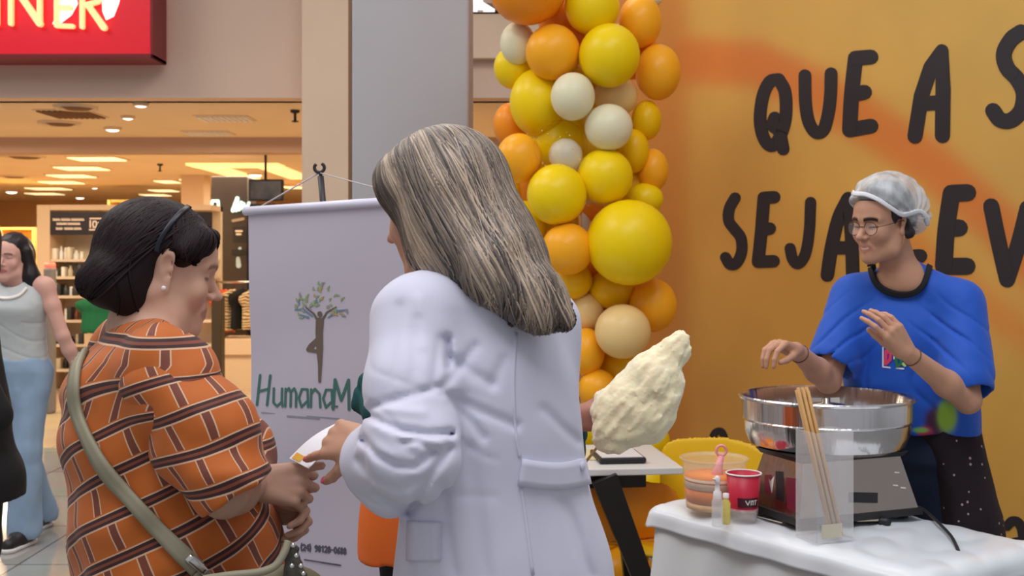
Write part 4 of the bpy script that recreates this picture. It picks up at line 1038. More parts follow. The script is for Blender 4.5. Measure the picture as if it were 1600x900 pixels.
P_ = trap(zb1, zb1 + .014, .03, .02); MB().add(P_, [(3, 2, 1, 0), (4, 5, 6, 7), (0, 1, 5, 4), (1, 2, 6, 5), (2, 3, 7, 6), (3, 0, 4, 7)]).build('top_gasket', m_dark, mac, smooth=False)
for a in (.03, .35):
    for bb in (.03, dep - .03):
        p = FL + fx * a + fd * bb; MB().lathe(p + vec(0, 0, TS), [(.014, 0), (.017, .018)], 14, close=True).build('foot', m_dark, mac)
# side vents and printed patches on the left face, controls on the front
sideL = plane_at(FL + vec(0, 0, zb0), np.cross(fd, (P_[4] - P_[0]) * 0 + (FL + fx * .035 + fd * .035 + vec(0, 0, zb1) - (FL + vec(0, 0, zb0)))))
nsl = nrm(np.cross(FL + fx * .035 + fd * .035 + vec(0, 0, zb1) - FL - vec(0, 0, zb0), fd)); 
if nsl @ vec(-1, -1, 0) < 0: nsl = -nsl
sideL = plane_at(FL + vec(0, 0, zb0), nsl)
m_redp = mat('maroon_print', srgb(110, 30, 50), .4); m_stick = mat('sticker_white', srgb(220, 218, 210), .4)
for (pol, mm, nm_) in [([(1195, 742), (1206, 742), (1206, 775), (1195, 768)], m_redp, 'maroon_sticker'), ([(1212, 736), (1224, 737), (1226, 786), (1213, 780)], m_dark, 'black_sticker'), ([(1229, 746), (1246, 748), (1247, 802), (1230, 795)], m_redp, 'maroon_sticker'), ([(1200, 744), (1204, 752), (1210, 744), (1206, 770)], m_stick, 'white_sticker')]:
    mb = MB(); mb.prism([sideL(x, y) for x, y in pol][::-1], nsl, .0008); mb.build(nm_, mm, mac, smooth=False)
for i in range(3):
    mb = MB(); strokes(mb, sideL, nsl, [[(1184, 797 + i * 5, .8), (1222, 806 + i * 5.5, .8)]], 1, .002); mb.build('vent_slot', m_dark if i % 2 else m_stick, mac, smooth=False)
nfr = nrm(np.cross(fx, FL + fx * .035 + fd * .035 + vec(0, 0, zb1) - FL - vec(0, 0, zb0)))
if nfr[1] > 0: nfr = -nfr
front = plane_at(FL + vec(0, 0, zb0), nfr)
mb = MB(); mb.prism([front(x, y) for x, y in [(1327, 769), (1370, 770), (1370, 786), (1327, 785)]], nfr, .004); mb.build('rocker_switch', m_dark, mac, smooth=False)
mb = MB(); mb.prism([front(x, y) for x, y in [(1339, 802), (1374, 801), (1375, 814), (1339, 815)]], nfr, .001); mb.build('white_label', mat('label_cream', srgb(240, 232, 196), .4), mac, smooth=False)
for (x, y) in [(1380, 816)]:
    p = front(x, y); Rk = frame(fx, np.cross(nfr, fx)); Rk = np.stack([fx, np.cross(nfr, fx), nfr], 1); MB().lathe(p, [(.016, 0), (.016, .004), (.011, .006), (.010, .02), (.0001, .021)], 18, Rk).build('control_knob', m_dark, mac)
for (x, y) in [(1398, 738), (1396, 758), (1408, 762)]:
    mb = MB(); strokes(mb, front, nfr, [[(x, y, 1), (x + 6, y + .6, 1)]], 1, .001); mb.build('rivet', m_stick, mac, smooth=False)
# bowl
br = .238; zr = W(0, 616, 3.20)[2]; zbt = W(0, 713, 2.98)[2] - .005
hb = zr - zbt
prof = [(.001, .004), (br * .80, .004), (br * .86, .018), (br * .905, .05), (br * .955, hb - .01), (br * .97, hb - .002), (br * 1.0, hb), (br * 1.012, hb - .004), (br * 1.0, hb - .010), (br * .968, hb - .012),
        (br * .962, hb * .52 + .004), (br * .972, hb * .52 + .001), (br * .962, hb * .52 - .002), (br * .945, .07), (br * .93, .035), (br * .88, .006), (br * .80, -.004), (.001, -.004)]
MB().lathe(bc + vec(0, 0, zbt), prof[:6] + prof[6:], 120).build('bowl', m_steel, mac, auto=35)
MB().lathe(bc + vec(0, 0, zb1 + .01), [(.09, 0), (.10, .01), (.12, zbt - zb1 - .014)], 40, close=True).build('bowl_collar', m_dark, mac)
MB().lathe(bc + vec(0, 0, zbt + .004), [(.055, 0), (.055, .06), (.062, .065), (.062, .10), (.05, .108), (.012, .112), (.012, .125), (.001, .126)], 40).build('spinner_head', m_steeld, mac)
mb = MB(); q0 = bc + vec(.03, .12, zr - .055); mb.box(q0, (.09, .004, .06), rotz(.2)); mb.build('inner_plate', m_stick, mac, smooth=False)

# ------------------------------------------------------------------ clear box with wooden sticks
m_acr = mat('clear_acrylic', (.97, .98, 1.0), .04, alpha=.16, spec=1.0)
bxc = vec(W(1289, 0, 2.86)[0], 2.865, 0); hz = W(0, 672, 2.86)[2] - TS
hl = empty('stick_holder', bxc + vec(0, 0, TS), 'tall clear acrylic holder in front of the machine', 'holder')
Rf = np.stack([fx, fd, vec(0, 0, 1)], 1); wdh, dph, th = .108, .085, .003
for nm_, off, sz in [('front_wall', vec(0, -dph / 2, hz / 2), (wdh, th, hz)), ('rear_wall', vec(0, dph / 2, hz / 2), (wdh, th, hz)), ('side_wall', vec(-wdh / 2, 0, hz / 2), (th, dph, hz)), ('side_wall', vec(wdh / 2, 0, hz / 2), (th, dph, hz)), ('bottom_plate', vec(0, 0, .004), (wdh, dph, .006))]:
    MB().box(bxc + Rf @ off + vec(0, 0, TS), sz, Rf, bev=.001).build(nm_, m_acr, hl, smooth=False)
mb = MB(); mb.box(bxc + Rf @ vec(-.012, -dph / 2 - .003, .028) + vec(0, 0, TS), (.06, .001, .034), Rf); mb.build('front_label', mat('beige_label', srgb(206, 198, 176), .5), hl, smooth=False)
m_wood = mat('bamboo_wood', srgb(202, 158, 98), .55, var=.12, vscale=40, stretch=(1, 1, .1))
botc = W(1312, 846, 2.85); topc = W(1254, 606, 2.85)
for i in range(9):
    ox = (i % 3 - 1) * .0115; oy = (i // 3 - 1) * .0095
    a = vec(botc[0] - .006 + ox * 1.0, 2.862 + oy, TS + .0085 + .0006 * i); b_ = vec(topc[0] + ox * 1.05 + .002, 2.862 + oy * .8, topc[2] - .004 * (i % 4))
    d = nrm(b_ - a); Rs = frame(np.cross(vec(0, 1, 0), d), vec(0, 1, 0)); 
    o = MB(); o.tube([a, b_], .0048, 8)
    tag(o.build('wooden_stick', m_wood), 'thin pale wooden candy floss stick leaning in the clear holder', 'stick', 'wooden sticks in the clear holder')

# ------------------------------------------------------------------ sugar tub with scoop
m_tub = mat('clear_plastic_tub', (.98, .93, .88), .12, alpha=.15, spec=.6)
uY = 3.17; uc = vec(W(1116, 0, uY)[0], uY, TS); ur = 51 / FPX * uY; uh = W(0, 714, uY)[2] - TS
tub = empty('sugar_tub', uc, 'clear plastic tub with layers of orange sugar and white sugar', 'tub')
MB().lathe(uc, [(ur * .86, .002), (ur * .88, .006), (ur * .97, uh - .012), (ur * .98, uh - .006), (ur * 1.05, uh - .006), (ur * 1.06, uh), (ur * .98, uh), (ur * .95, uh - .012), (ur * .855, .010), (.001, .008)], 56).build('tub_wall', m_tub, tub)
def layer(z0, z1, c_, nm_):
    r0, r1 = ur * (.84 + .09 * z0 / uh), ur * (.84 + .09 * z1 / uh)
    MB().lathe(uc, [(.001, z0), (r0, z0), (r1, z1 - .004), (r1 * .9, z1), (r1 * .4, z1 - .004), (.001, z1 - .006)], 40).build(nm_, mat(nm_ + '_grain', c_, .9, bump=(300, .5, .002), var=.08, vscale=60), tub)['kind'] = 'stuff'
layer(.011, .03, srgb(246, 200, 140), 'pale_sugar'); layer(.031, .066, srgb(238, 138, 48), 'orange_sugar'); layer(.067, .10, srgb(240, 214, 186), 'pink_sugar'); layer(.101, uh * .60, srgb(244, 142, 40), 'orange_sugar')
m_scoop = mat('pink_plastic', srgb(240, 160, 165), .35)
sc_ = empty('scoop', uc + vec(0, 0, uh * .6), 'pink plastic scoop standing in the sugar tub', 'scoop')
p0 = uc + vec(.006, 0, uh * .60 - .002); p1 = W(1127, 712, uY)
MB().tube([p0 + vec(0, 0, .0), (p0 + p1) / 2, p1], [.022, .011, .008], 12).build('handle', m_scoop, sc_)
MB().tube([p1 + .014 * vec(math.sin(a), 0, 1 - math.cos(a)) for a in np.linspace(0, 2 * math.pi, 18)], .0038, 8).build('hanging_loop', m_scoop, sc_)

# ------------------------------------------------------------------ red paper cup
cY = 3.05; cc_ = vec(W(1162, 0, cY)[0], cY, TS); s_c = cY / FPX
m_cupr = mat('red_cup_paper', srgb(196, 36, 62), .4); m_cupw = mat('white_cup_paper', srgb(240, 232, 228), .5)
cup = empty('paper_cup', cc_, 'red paper cup with a white rim beside the spray bottle', 'cup')
h0 = 26 * s_c; h1 = W(0, 739, cY)[2] - TS; r0, r1 = 21 * s_c, 27 * s_c
MB().lathe(cc_, [(r0, .05 * 1 - .05 + h0 * .0 + .03), (r1, h1), (r1 - .0015, h1), (r0 - .0015, .032), (.001, .032)], 44).build('cup_wall', m_cupr, cup)
MB().tube([cc_ + vec(r1 * math.cos(a), r1 * math.sin(a), h1) for a in np.linspace(0, 2 * math.pi, 41)], .0022, 8, cap=False).build('rolled_rim', m_cupw, cup)
MB().lathe(cc_, [(r0 * .95, .0), (r0 * 1.1, .036), (r0 * 1.06, .036), (r0 * .9, .003), (.001, .003)], 40).build('clear_sleeve', m_acr, cup)
# wordless white band text strip on the cup: blurred letters
cp = lambda x, y: (lambda a, z: cc_ + vec((r0 + (r1 - r0) * z / h1 + .0004) * math.sin(a), -(r0 + (r1 - r0) * z / h1 + .0004) * math.cos(a), z))((x - 1162) * s_c / r1 * 1.0, (W(0, y, cY)[2] - TS))
mb = MB(); P0 = [cp(x, y) for x, y in ((1150, 773), (1185, 773), (1185, 789), (1150, 789))]
n_ = 8
for i in range(n_):
    xa_, xb_ = 1146 + 40 * i / n_, 1146 + 40 * (i + 1) / n_; mb.add([cp(xa_, 774), cp(xb_, 774), cp(xb_, 789), cp(xa_, 789)], [(0, 3, 2, 1)])
mb.build('dark_band', mat('dark_cup_print', srgb(70, 20, 34), .4), cup, smooth=False)
mb = MB(); cp2 = lambda x, y: cp(x, y) + vec(0, -.0006, 0)
strokes(mb, cp2, vec(0, -1, 0), [[(1160, 778), (1164, 784), (1167, 778)], [(1170, 784), (1170, 778), (1174, 778), (1174, 784)], [(1177, 778), (1182, 778)], [(1179, 778), (1179, 784)]], .9, .0004); mb.build('white_lettering', m_stick, cup, smooth=False)

# ------------------------------------------------------------------ spray bottle and yellow bottle
sY2 = 2.99; sc2 = vec(W(1121, 0, sY2)[0], sY2, TS); k_ = sY2 / FPX
m_glassb = mat('clear_bottle', (.9, .93, .93), .05, alpha=.35, spec=.9); m_capw = mat('white_pump', srgb(232, 226, 226), .4)
spr = empty('spray_bottle', sc2, 'small clear spray bottle with white pump in front of the sugar tub', 'bottle')
hh = W(0, 776, sY2)[2] - TS
MB().lathe(sc2, [(.001, 0), (8 * k_, 0), (9 * k_, .004), (9 * k_, hh - .012), (6 * k_, hh), (5 * k_, hh + .002)], 24).build('bottle_body', m_glassb, spr)
MB().lathe(sc2 + vec(0, 0, hh), [(6.5 * k_, -.004), (6.5 * k_, .012), (4 * k_, .016), (3.5 * k_, .034), (4.5 * k_, .036), (4.5 * k_, .050), (2 * k_, .054), (.0001, .055)], 22).build('pump', m_capw, spr)
MB().tube([sc2 + vec(0, 0, hh + .045), sc2 + vec(-.012, -.003, hh + .046)], .003, 8).build('nozzle', m_capw, spr)
c3 = vec(W(1136, 0, 3.0)[0], 3.015, TS)
fl = empty('flavour_bottle', c3, 'short bottle of yellow liquid between the spray bottle and the cup', 'bottle')
MB().lathe(c3, [(.001, 0), (.011, 0), (.012, .003), (.012, .055), (.007, .064), (.007, .07)], 20).build('bottle_body', mat('yellow_liquid', srgb(236, 220, 120), .1, alpha=.75), fl)
MB().lathe(c3 + vec(0, 0, .068), [(.008, 0), (.008, .012), (.0001, .013)], 18).build('cap', m_capw, fl)

# ------------------------------------------------------------------ power cord
pts = [FR + fd * .04 + vec(.004, 0, TS + .028), FR + vec(.03, .05, TS + .012), W(1478, 829, 2.92), W(1492, 850, 2.80), W(1504, 880, 2.72), W(1514, 925, 2.66), vec(1.03, 2.62, .5), vec(1.06, 2.55, .2), vec(1.2, 2.5, .012), vec(1.7, 2.7, .012)]
pts[2][2] = TS + .006; pts[3][2] = max(pts[3][2], TS + .004)
tag(MB().tube(smooth_path(pts, 8), .0042, 10).build('power_cord', mat('black_rubber_cord', srgb(40, 42, 46), .5)), 'dark power cord running from the machine over the table edge', 'cord')
# crumpled bits of cloth at the corner
F = Field(); pK = W(1265, 868, 2.78); F.add(E(pK + vec(0, 0, .0), (.03, .022, .022)), .01); F.add(E(pK + vec(.03, 0, -.008), (.028, .02, .016)), .015); F.add(E(pK + vec(-.03, .02, -.002), (.02, .02, .012)), .01); F.disp(lambda P: .004 * noise3(P, 60))
# ================================================================== PEOPLE: shared anatomy
m_skin = mat('skin', rough=0.52, attr='Col', sss=0.12, spec=.35, bump=(90, .12, .002))
m_eyew = mat('eye', rough=0.12, attr='Col')
def Rhead(f2, pitch, roll=0.0):
    f2 = nrm(np.append(f2, 0)); p = math.radians(pitch); cp_, sp_ = math.cos(p), math.sin(p)
    f = vec(cp_ * f2[0], cp_ * f2[1], -sp_); r0 = vec(f2[1], -f2[0], 0); u0 = np.cross(r0, f)
    a = math.radians(roll); r = r0 * math.cos(a) + u0 * math.sin(a); u = np.cross(r, f)
    return np.stack([r, f, u], 1)
class Head:
    """local axes: x = the person's right, y = face forward, z = up; origin between the ears at eye height"""
    def __init__(s, H, R, sc=1.0, nose=1.0, jaw=1.0, lid=0.0, ear=1.0): s.H, s.R, s.sc, s.nose, s.jaw, s.lid, s.ear = np.asarray(H), R, sc, nose, jaw, lid, ear
    def p(s, x, y, z): return s.H + s.R @ (vec(x, y, z) * s.sc)
    def e(s, c, r): return E(s.p(*c), np.array(r) * s.sc, s.R)
    def c(s, a, b, ra, rb=None, **k):
        if 'flat' in k: k['flat'] = s.R @ np.asarray(k['flat'], float)
        return C(s.p(*a), s.p(*b), ra * s.sc, (rb if rb is not None else ra) * s.sc, **k)
    def local(s, P): return ((np.asarray(P) - s.H) @ s.R) / s.sc
    def build(s, F, fat=0.0, smile=0.0, age=0.0):
        n = s.nose; fat = fat + .002
        F.add(s.e((0, -.018, .035), (.073, .092, .083)), .02)
        F.add(s.e((0, .030, .030), (.062, .058, .062)), .03)
        F.add(s.e((0, .032, -.040), (.055 + fat, .052, .070)), .03)
        for q in (-1, 1):
            F.add(s.c((q * .054, -.005, -.045), (q * .045, .025, -.082), .018 + fat, .016 + fat), .03)
            F.add(s.c((q * .045, .025, -.082), (q * .010, .066, -.104 * s.jaw), .016 + fat, .015), .025)
            F.add(s.e((q * .036, .062, -.032 + smile * .004), (.022 + fat * .6, .017 + smile * .003, .022)), .022)
            F.add(s.c((q * .012, .083, .022), (q * .046, .066, .020), .0085, .007), .014)
        F.add(s.e((0, .070, -.100 * s.jaw), (.019, .017, .016)), .02)
        F.add(s.e((0, .074, -.062), (.026, .016, .024)), .018)
        for q in (-1, 1): F.sub(s.e((q * .031, .093, -.001), (.019, .017, .0125)), .014)
        F.add(s.c((0, .080, .006), (0, .098 + .006 * n, -.026), .0065, .0085), .012)
        F.add(s.e((0, .101 + .006 * n, -.031), (.0095 * n, .0105, .009 * n)), .008)
        for q in (-1, 1):
            F.add(s.e((q * .0115, .092, -.035), (.0075, .0095, .0065)), .006)
            F.sub(s.e((q * .0058, .101, -.0415), (.0032, .005, .003)), .003)
            F.add(s.e((q * .031, .0655, -.001), (.0150, .0150, .0135)), .005)     # lids over the eyeball
            F.sub(s.c((q * .019, .083, -.0035 - s.lid * .003), (q * .043, .076, -.002 - s.lid * .003), .0028 * (1 - s.lid * .65)), .002)
        # lips
        w_ = .021 + .005 * smile; zc = .004 * smile
        for q in (-1, 1):
            F.add(s.c((0, .089, -.0605), (q * w_, .080 - .003 * smile, -.0650 + zc), .0048, .0022), .005)
            F.add(s.c((0, .088, -.0720 - .003 * smile), (q * w_ * .9, .080 - .003 * smile, -.0670 + zc), .0060, .0022), .005)
        F.sub(s.c((-w_, .087 - .003 * smile, -.0655 + zc), (0, .0965, -.0665 - .001 * smile), .0014 + .0003 * smile), .002)
        F.sub(s.c((w_, .087 - .003 * smile, -.0655 + zc), (0, .0965, -.0665 - .001 * smile), .0014 + .0003 * smile), .002)
        if smile or age:
            for q in (-1, 1): F.sub(s.c((q * .018, .088, -.040), (q * .032, .079, -.064), .0018 + .001 * age), .008)
        # ears
        for q in (-1, 1):
            F.add(s.c((q * .0785, -.008, .014 * s.ear), (q * .0745, .002, -.022 * s.ear), .0165 * s.ear, .0105 * s.ear, flat=(1, -q * .35, 0), ratio=.30), .005)
            F.add(s.e((q * .074, .004, -.030 * s.ear), (.006, .008, .010)), .006)
            F.sub(s.e((q * .087, -.001, .005), (.0085, .0090 * s.ear, .0145 * s.ear)), .003)
            F.sub(s.e((q * .084, .004, -.012), (.006, .006, .009)), .004)
    def eyes(s, parent, iris=(60, 38, 24), down=0.5, side=0.0):
        for q in (-1, 1):
            c = s.p(q * .031, .0655, -.001); g = s.R @ nrm(vec(side, 1, -down))
            mb = MB(); mb.sphere((0, 0, 0), .0128 * s.sc, 22, 16); V = np.array(mb.V) + c
            me = mesh_from('eye', V, mb.F); d = (np.array(mb.V) / (.0128 * s.sc)) @ g
            col = np.tile(lin((225, 218, 212)), (len(V), 1)); col[d > .86] = lin(iris); col[d > .965] = lin((10, 8, 8))
            set_col(me, col); link('eye', me, m_eyew, parent)
    def tint(s, V, col, lips=(170, 90, 84), brow=(60, 44, 36), lash=(50, 34, 30), brow_k=.85, lip_k=.8, bw=.0042, lw=.0013, lk=.85):
        L = s.local(V); x, y, z = L[:, 0], L[:, 1], L[:, 2]; front = y > .055
        def blend(m, c): 
            m = np.clip(m, 0, 1)[:, None]; col[:] = col * (1 - m) + lin(c) * m
        m = (1 / (1 + np.exp((np.abs(z + .0665) - .0105 * np.sqrt(np.clip(1 - (x / .026) ** 2, 0, 1))) / .0010))) * front * (np.abs(x) < .025) * (y > .074)
        blend(m * lip_k, lips)
        bz_ = .0235 - 12 * (np.abs(x) - .028) ** 2 
        m = (1 / (1 + np.exp((np.abs(z - bz_) - bw) / .0009))) * (np.abs(x) > .011) * (np.abs(x) < .050) * (y > .05)
        blend(m * brow_k, brow)
        ax = np.abs(x); m = (1 / (1 + np.exp((np.abs(z + .001 - (ax - .031) * .05 + s.lid * .003 - .0035 * (1 - s.lid)) - lw) / .0006))) * (ax > .017) * (ax < .048) * (y > .058)
        blend(m * lk, lash)
        m = np.exp(-(((np.abs(x) - .038) / .018) ** 2 + ((z + .035) / .016) ** 2)) * front * .18
        blend(m, (200, 128, 108))
        return col
def hand(F, Wp, D, T, Nn, sc=1.0, curl=None, thumb=(.55, .35, .4), splay=.10, k=.004):
    """Wp wrist, D towards the fingers, T thumb side, Nn back of the hand"""
    D = nrm(D); T = nrm(T - D * (T @ D)); N0 = np.cross(D, T); N0 = N0 if N0 @ Nn > 0 else -N0
    curl = curl or [(.3, .4, .3)] * 4
    kn = []
    for i, (off, fwd, rk) in enumerate([(.029, .082, .0105), (.010, .086, .0105), (-.009, .082, .0100), (-.026, .074, .0092)]):
        K = Wp + sc * (D * fwd + T * off + N0 * (.002 - .0012 * abs(i - 1)))
        kn.append(K); F.add(C(Wp + sc * (T * off * .55 + D * .008), K, .0145 * sc, rk * sc), .010)
    F.add(C(Wp + sc * (D * .02 + T * .012 - N0 * .006), Wp + sc * (D * .06 + T * .020 - N0 * .006), .017 * sc, .012 * sc), .012)
    F.add(C(Wp + sc * (D * .02 - T * .014 - N0 * .006), Wp + sc * (D * .055 - T * .018 - N0 * .006), .014 * sc, .011 * sc), .012)
    LN = [(.042, .026, .021), (.046, .029, .022), (.043, .027, .021), (.034, .021, .018)]
    tips = []
    for i in range(4):
        sp_ = (1.2 - i) * splay; d = nrm(D * math.cos(sp_) + T * math.sin(sp_)); a = 0.0; p = kn[i]
        rr = [.0092, .0084, .0076, .0064]; rr = [r_ * (.9 if i == 3 else 1.0) * sc for r_ in rr]
        for j in range(3):
            a += curl[i][j]; dd = d * math.cos(a) - N0 * math.sin(a); q = p + dd * LN[i][j] * sc
            F.add(C(p, q, rr[j], rr[j + 1]), k if j == 0 else .0025); p = q
        tips.append((p, nrm(dd), nrm(d * math.sin(a) + N0 * math.cos(a))))
    o_, dn, bd_ = thumb
    b0 = Wp + sc * (D * .018 + T * .020 - N0 * .004); d1 = nrm(D * math.cos(o_) + T * math.sin(o_) - N0 * math.sin(dn))
    p1 = b0 + d1 * .044 * sc; d2 = nrm(d1 + D * bd_ * .6 - N0 * bd_ * .3 - T * bd_ * .4); p2 = p1 + d2 * .032 * sc; d3 = nrm(d2 + D * bd_ * .4 - T * bd_ * .3); p3 = p2 + d3 * .024 * sc
    F.add(C(b0, p1, .0145 * sc, .0105 * sc), .010); F.add(C(p1, p2, .0105 * sc, .0098 * sc), .004); F.add(C(p2, p3, .0098 * sc, .0080 * sc), .003)
    tips.append((p3, d3, nrm(np.cross(d3, np.cross(N0, d3)))))
    return tips
def nails(tips, mm, parent, sc=1.0, only=None, cam_up=True):
    for i, (p, d, n_) in enumerate(tips):
        if only is not None and i not in only: continue
        s_ = np.cross(d, n_); R = np.stack([s_, d, n_], 1); r_ = (.0078 if i < 4 else .0092) * sc
        F = Field(); F.add(E(p + n_ * r_ * .62 - d * .001, (r_ * .72, r_ * 1.05, r_ * .34), R), 0)
        skin_mesh('fingernail', F, .0012, mm, parent, lo=p - .02, hi=p + .02)
def limbs(F, L2, SR, SL, ER, EL, WR, WL, NB, HP, hip, feet, hd, sc=1.0, arm=.043, thick=1.0, bust=0.0, neck=.052):
    """everything below the head: neck, trunk, arms, legs, feet"""
    l3 = vec(L2[0], L2[1], 0); f3 = vec(L2[1], -L2[0], 0)   # l3 = person's left, f3 = forward
    SR, SL, ER, EL, WR, WL, NB, hip = map(np.asarray, (SR, SL, ER, EL, WR, WL, NB, hip))
    F.add(C(hd.p(0, -.025, -.035), NB + vec(0, 0, -.01), neck * sc, (neck + .006) * sc), .03)
    F.add(C(NB + vec(0, 0, -.01), SR + vec(0, 0, -.01), .045 * sc, .046 * sc), .04); F.add(C(NB + vec(0, 0, -.01), SL + vec(0, 0, -.01), .045 * sc, .046 * sc), .04)
    ch = (SR + SL) / 2 + vec(0, 0, -.13); wa = hip * .5 + ch * .5
    F.add(C((SR + SL) / 2 + vec(0, 0, -.10), ch, .090 * thick, .105 * thick, flat=f3, ratio=.60), .03)
    F.add(C(ch, wa, .110 * thick, .100 * thick, flat=f3, ratio=.62), .04)
    F.add(C(wa, hip + vec(0, 0, -.02), .100 * thick, .140 * thick, flat=f3, ratio=.62), .04)
    if bust:
        for q in (-1, 1): F.add(E(ch + f3 * .045 + l3 * q * .055, (bust * .6, bust * .6, bust * .6)), .02)
    for S_, E_, W_ in ((SR, ER, WR), (SL, EL, WL)):
        F.add(C(S_, S_ * .6 + E_ * .4, arm * 1.12, arm * 1.02), .03); F.add(C(S_ * .6 + E_ * .4, E_, arm * 1.02, arm * .84), .02)
        F.add(C(E_, E_ * .65 + W_ * .35, arm * .86, arm * .84), .015); F.add(C(E_ * .65 + W_ * .35, W_, arm * .84, arm * .56), .02)
    for q, ft in zip((-1, 1), feet):
        ft = np.asarray(ft); hj = hip + l3 * q * .09 + vec(0, 0, -.04); kn = hj * .5 + vec(ft[0], ft[1], .08) * .5 + f3 * .03; kn[2] = .48 * sc
        F.add(C(hj, kn, .085 * thick, .055), .05); F.add(C(kn, kn * .6 + vec(ft[0], ft[1], .08) * .4, .055, .054), .02); F.add(C(kn * .6 + vec(ft[0], ft[1], .08) * .4, (ft[0], ft[1], .08), .054, .034), .03)
        F.add(C((ft[0], ft[1], .045), vec(ft[0], ft[1], .03) + f3 * .13, .036, .026), .03)
def trousers(L2, hip, feet, top, m, parent, thick=1.0, flare=.075, name='trousers', h=.007, sc=1.0, seat=.175, color=None, fold=.004):
    F = Field(); l3 = vec(L2[0], L2[1], 0); f3 = vec(L2[1], -L2[0], 0); hip = np.asarray(hip)
    F.add(C(hip + vec(0, 0, top - hip[2] - .14), hip + vec(0, 0, -.03), .150 * thick, seat * thick, flat=f3, ratio=.74), .04)
    F.clip(HALF((0, 0, top), (0, 0, 1)), .01)
    for q, ft in zip((-1, 1), feet):
        ft = np.asarray(ft); hj = hip + l3 * q * .088 + vec(0, 0, -.05); kn = hj * .5 + vec(ft[0], ft[1], .08) * .5 + f3 * .03; kn[2] = .48 * sc
        F.add(C(hj, kn, .100 * thick, .076 * thick ** .5), .03); F.add(C(kn, (ft[0], ft[1], .075), .076, flare), .03)
    F.clip(HALF((0, 0, .035), (0, 0, -1)), .004)
    F.disp(lambda P: fold * fbm(P * np.array((1, 1, .6), np.float32), 14, 2))
    skin_mesh(name, F, h, m, parent, color=color)
    return F
def shoes(L2, feet, m, parent, sole=None, name='shoe'):
    f3 = vec(L2[1], -L2[0], 0); l3 = vec(L2[0], L2[1], 0)
    for ft in feet:
        F = Field(); b = vec(ft[0], ft[1], 0)
        F.add(C(b + vec(0, 0, .055) - f3 * .03, b + vec(0, 0, .05) + f3 * .06, .045, .042), .02); F.add(C(b + vec(0, 0, .04) + f3 * .06, b + vec(0, 0, .034) + f3 * .155, .043, .034), .03)
        F.add(C(b + vec(0, 0, .05), b + vec(0, 0, .10), .048, .046), .02); F.clip(HALF(b + vec(0, 0, .018), (0, 0, -1)), .003)
        sh = skin_mesh(name, F, .005, m, parent)
        if sole is not None:
            G_ = Field(); G_.add(C(b + vec(0, 0, .02) - f3 * .03, b + vec(0, 0, .02) + f3 * .155, .050, .042), .01); G_.clip(HALF(b + vec(0, 0, .022), (0, 0, 1)), .002); G_.clip(HALF(b + vec(0, 0, 0), (0, 0, -1)), .002)
            skin_mesh('sole', G_, .005, sole, sh)
def locks(F, roots, tips, rad, cols, steps=46, step=.009, seg=5, off=.0015, name='hair', lift=0.0, wob=.15, tip_free=True, taper=.25):
    """hair locks that run over the surface of the field from root to tip -> one tube mesh with a colour per lock"""
    P = np.asarray(roots, np.float32); Tp = np.asarray(tips, np.float32); n = len(P); pts = [P.copy()]
    ph = rng.rand(n) * 6.28
    done = np.zeros(n, bool)
    for _ in range(2): g = F.grad(P); P = P - g * (F(P) - off)[:, None]
    pts = [P.copy()]
    for s_ in range(steps):
        g = F.grad(P); d = Tp - P; dist = np.linalg.norm(d, axis=1); near = dist < step * 1.2
        done |= near
        t = d - g * (d * g).sum(1, keepdims=True) * 0.92; t /= np.linalg.norm(t, axis=1, keepdims=True) + 1e-9
        side = np.cross(g, t); t = t + side * (wob * np.sin(s_ * .23 + ph))[:, None]
        t /= np.linalg.norm(t, axis=1, keepdims=True) + 1e-9
        Q = P + t * step; f_ = F(Q); gg = F.grad(Q); Q = Q - gg * (f_ - off)[:, None] * .9
        P = np.where(done[:, None], P, Q); pts.append(P.copy())
        if done.all(): break
    A = np.stack(pts, 1)                                # n, m, 3
    V = []; Fc = []; CO = []
    for i in range(n):
        a = A[i]; keep = [0] + [j for j in range(1, len(a)) if np.linalg.norm(a[j] - a[j - 1]) > step * .2]; a = a[keep]
        m_ = len(a)
        if m_ < 4: continue
        T = np.gradient(a, axis=0); T /= np.linalg.norm(T, axis=1)[:, None] + 1e-9; G_ = F.grad(a) if i < 0 else None
        up = np.tile(nrm(a[m_ // 2] - a.mean(0) + vec(.01, 0, .02)), (m_, 1)); b = np.cross(T, up); b /= np.linalg.norm(b, axis=1)[:, None] + 1e-9; c = np.cross(b, T)
        tt = np.linspace(0, 1, m_); r = rad[i] * np.minimum(1, np.minimum(tt * 6 + .5, (1 - tt) / taper * .9 + .12))
        base_ = len(V)
        for j in range(m_):
            for k_ in range(seg):
                th = 2 * math.pi * k_ / seg; V.append(a[j] + r[j] * (math.cos(th) * b[j] + math.sin(th) * c[j])); CO.append(cols[i])
        for j in range(m_ - 1):
            for k_ in range(seg):
                k2 = (k_ + 1) % seg; q = base_ + j * seg; Fc.append((q + k_, q + k2, q + seg + k2, q + seg + k_))
    return np.array(V), np.array(Fc), np.array(CO)
def hair_mesh(name, F, h, lk, solid_col, m, parent, lo=None, hi=None):
    V, Q = polygonize(F, h, lo, hi); V = relax(V, Q, 1); c = np.tile(lin(solid_col), (len(V), 1))
    if lk is not None and len(lk[0]): Q = np.concatenate([Q, lk[1] + len(V)]); V = np.concatenate([V, lk[0]]); c = np.concatenate([c, lk[2]])
    me = np_mesh(name, V, Q); 
    if len(me.vertices) == len(V): set_col(me, c)
    return link(name, me, m, parent)
m_hair = mat('hair', rough=.42, attr='Col', spec=.45)
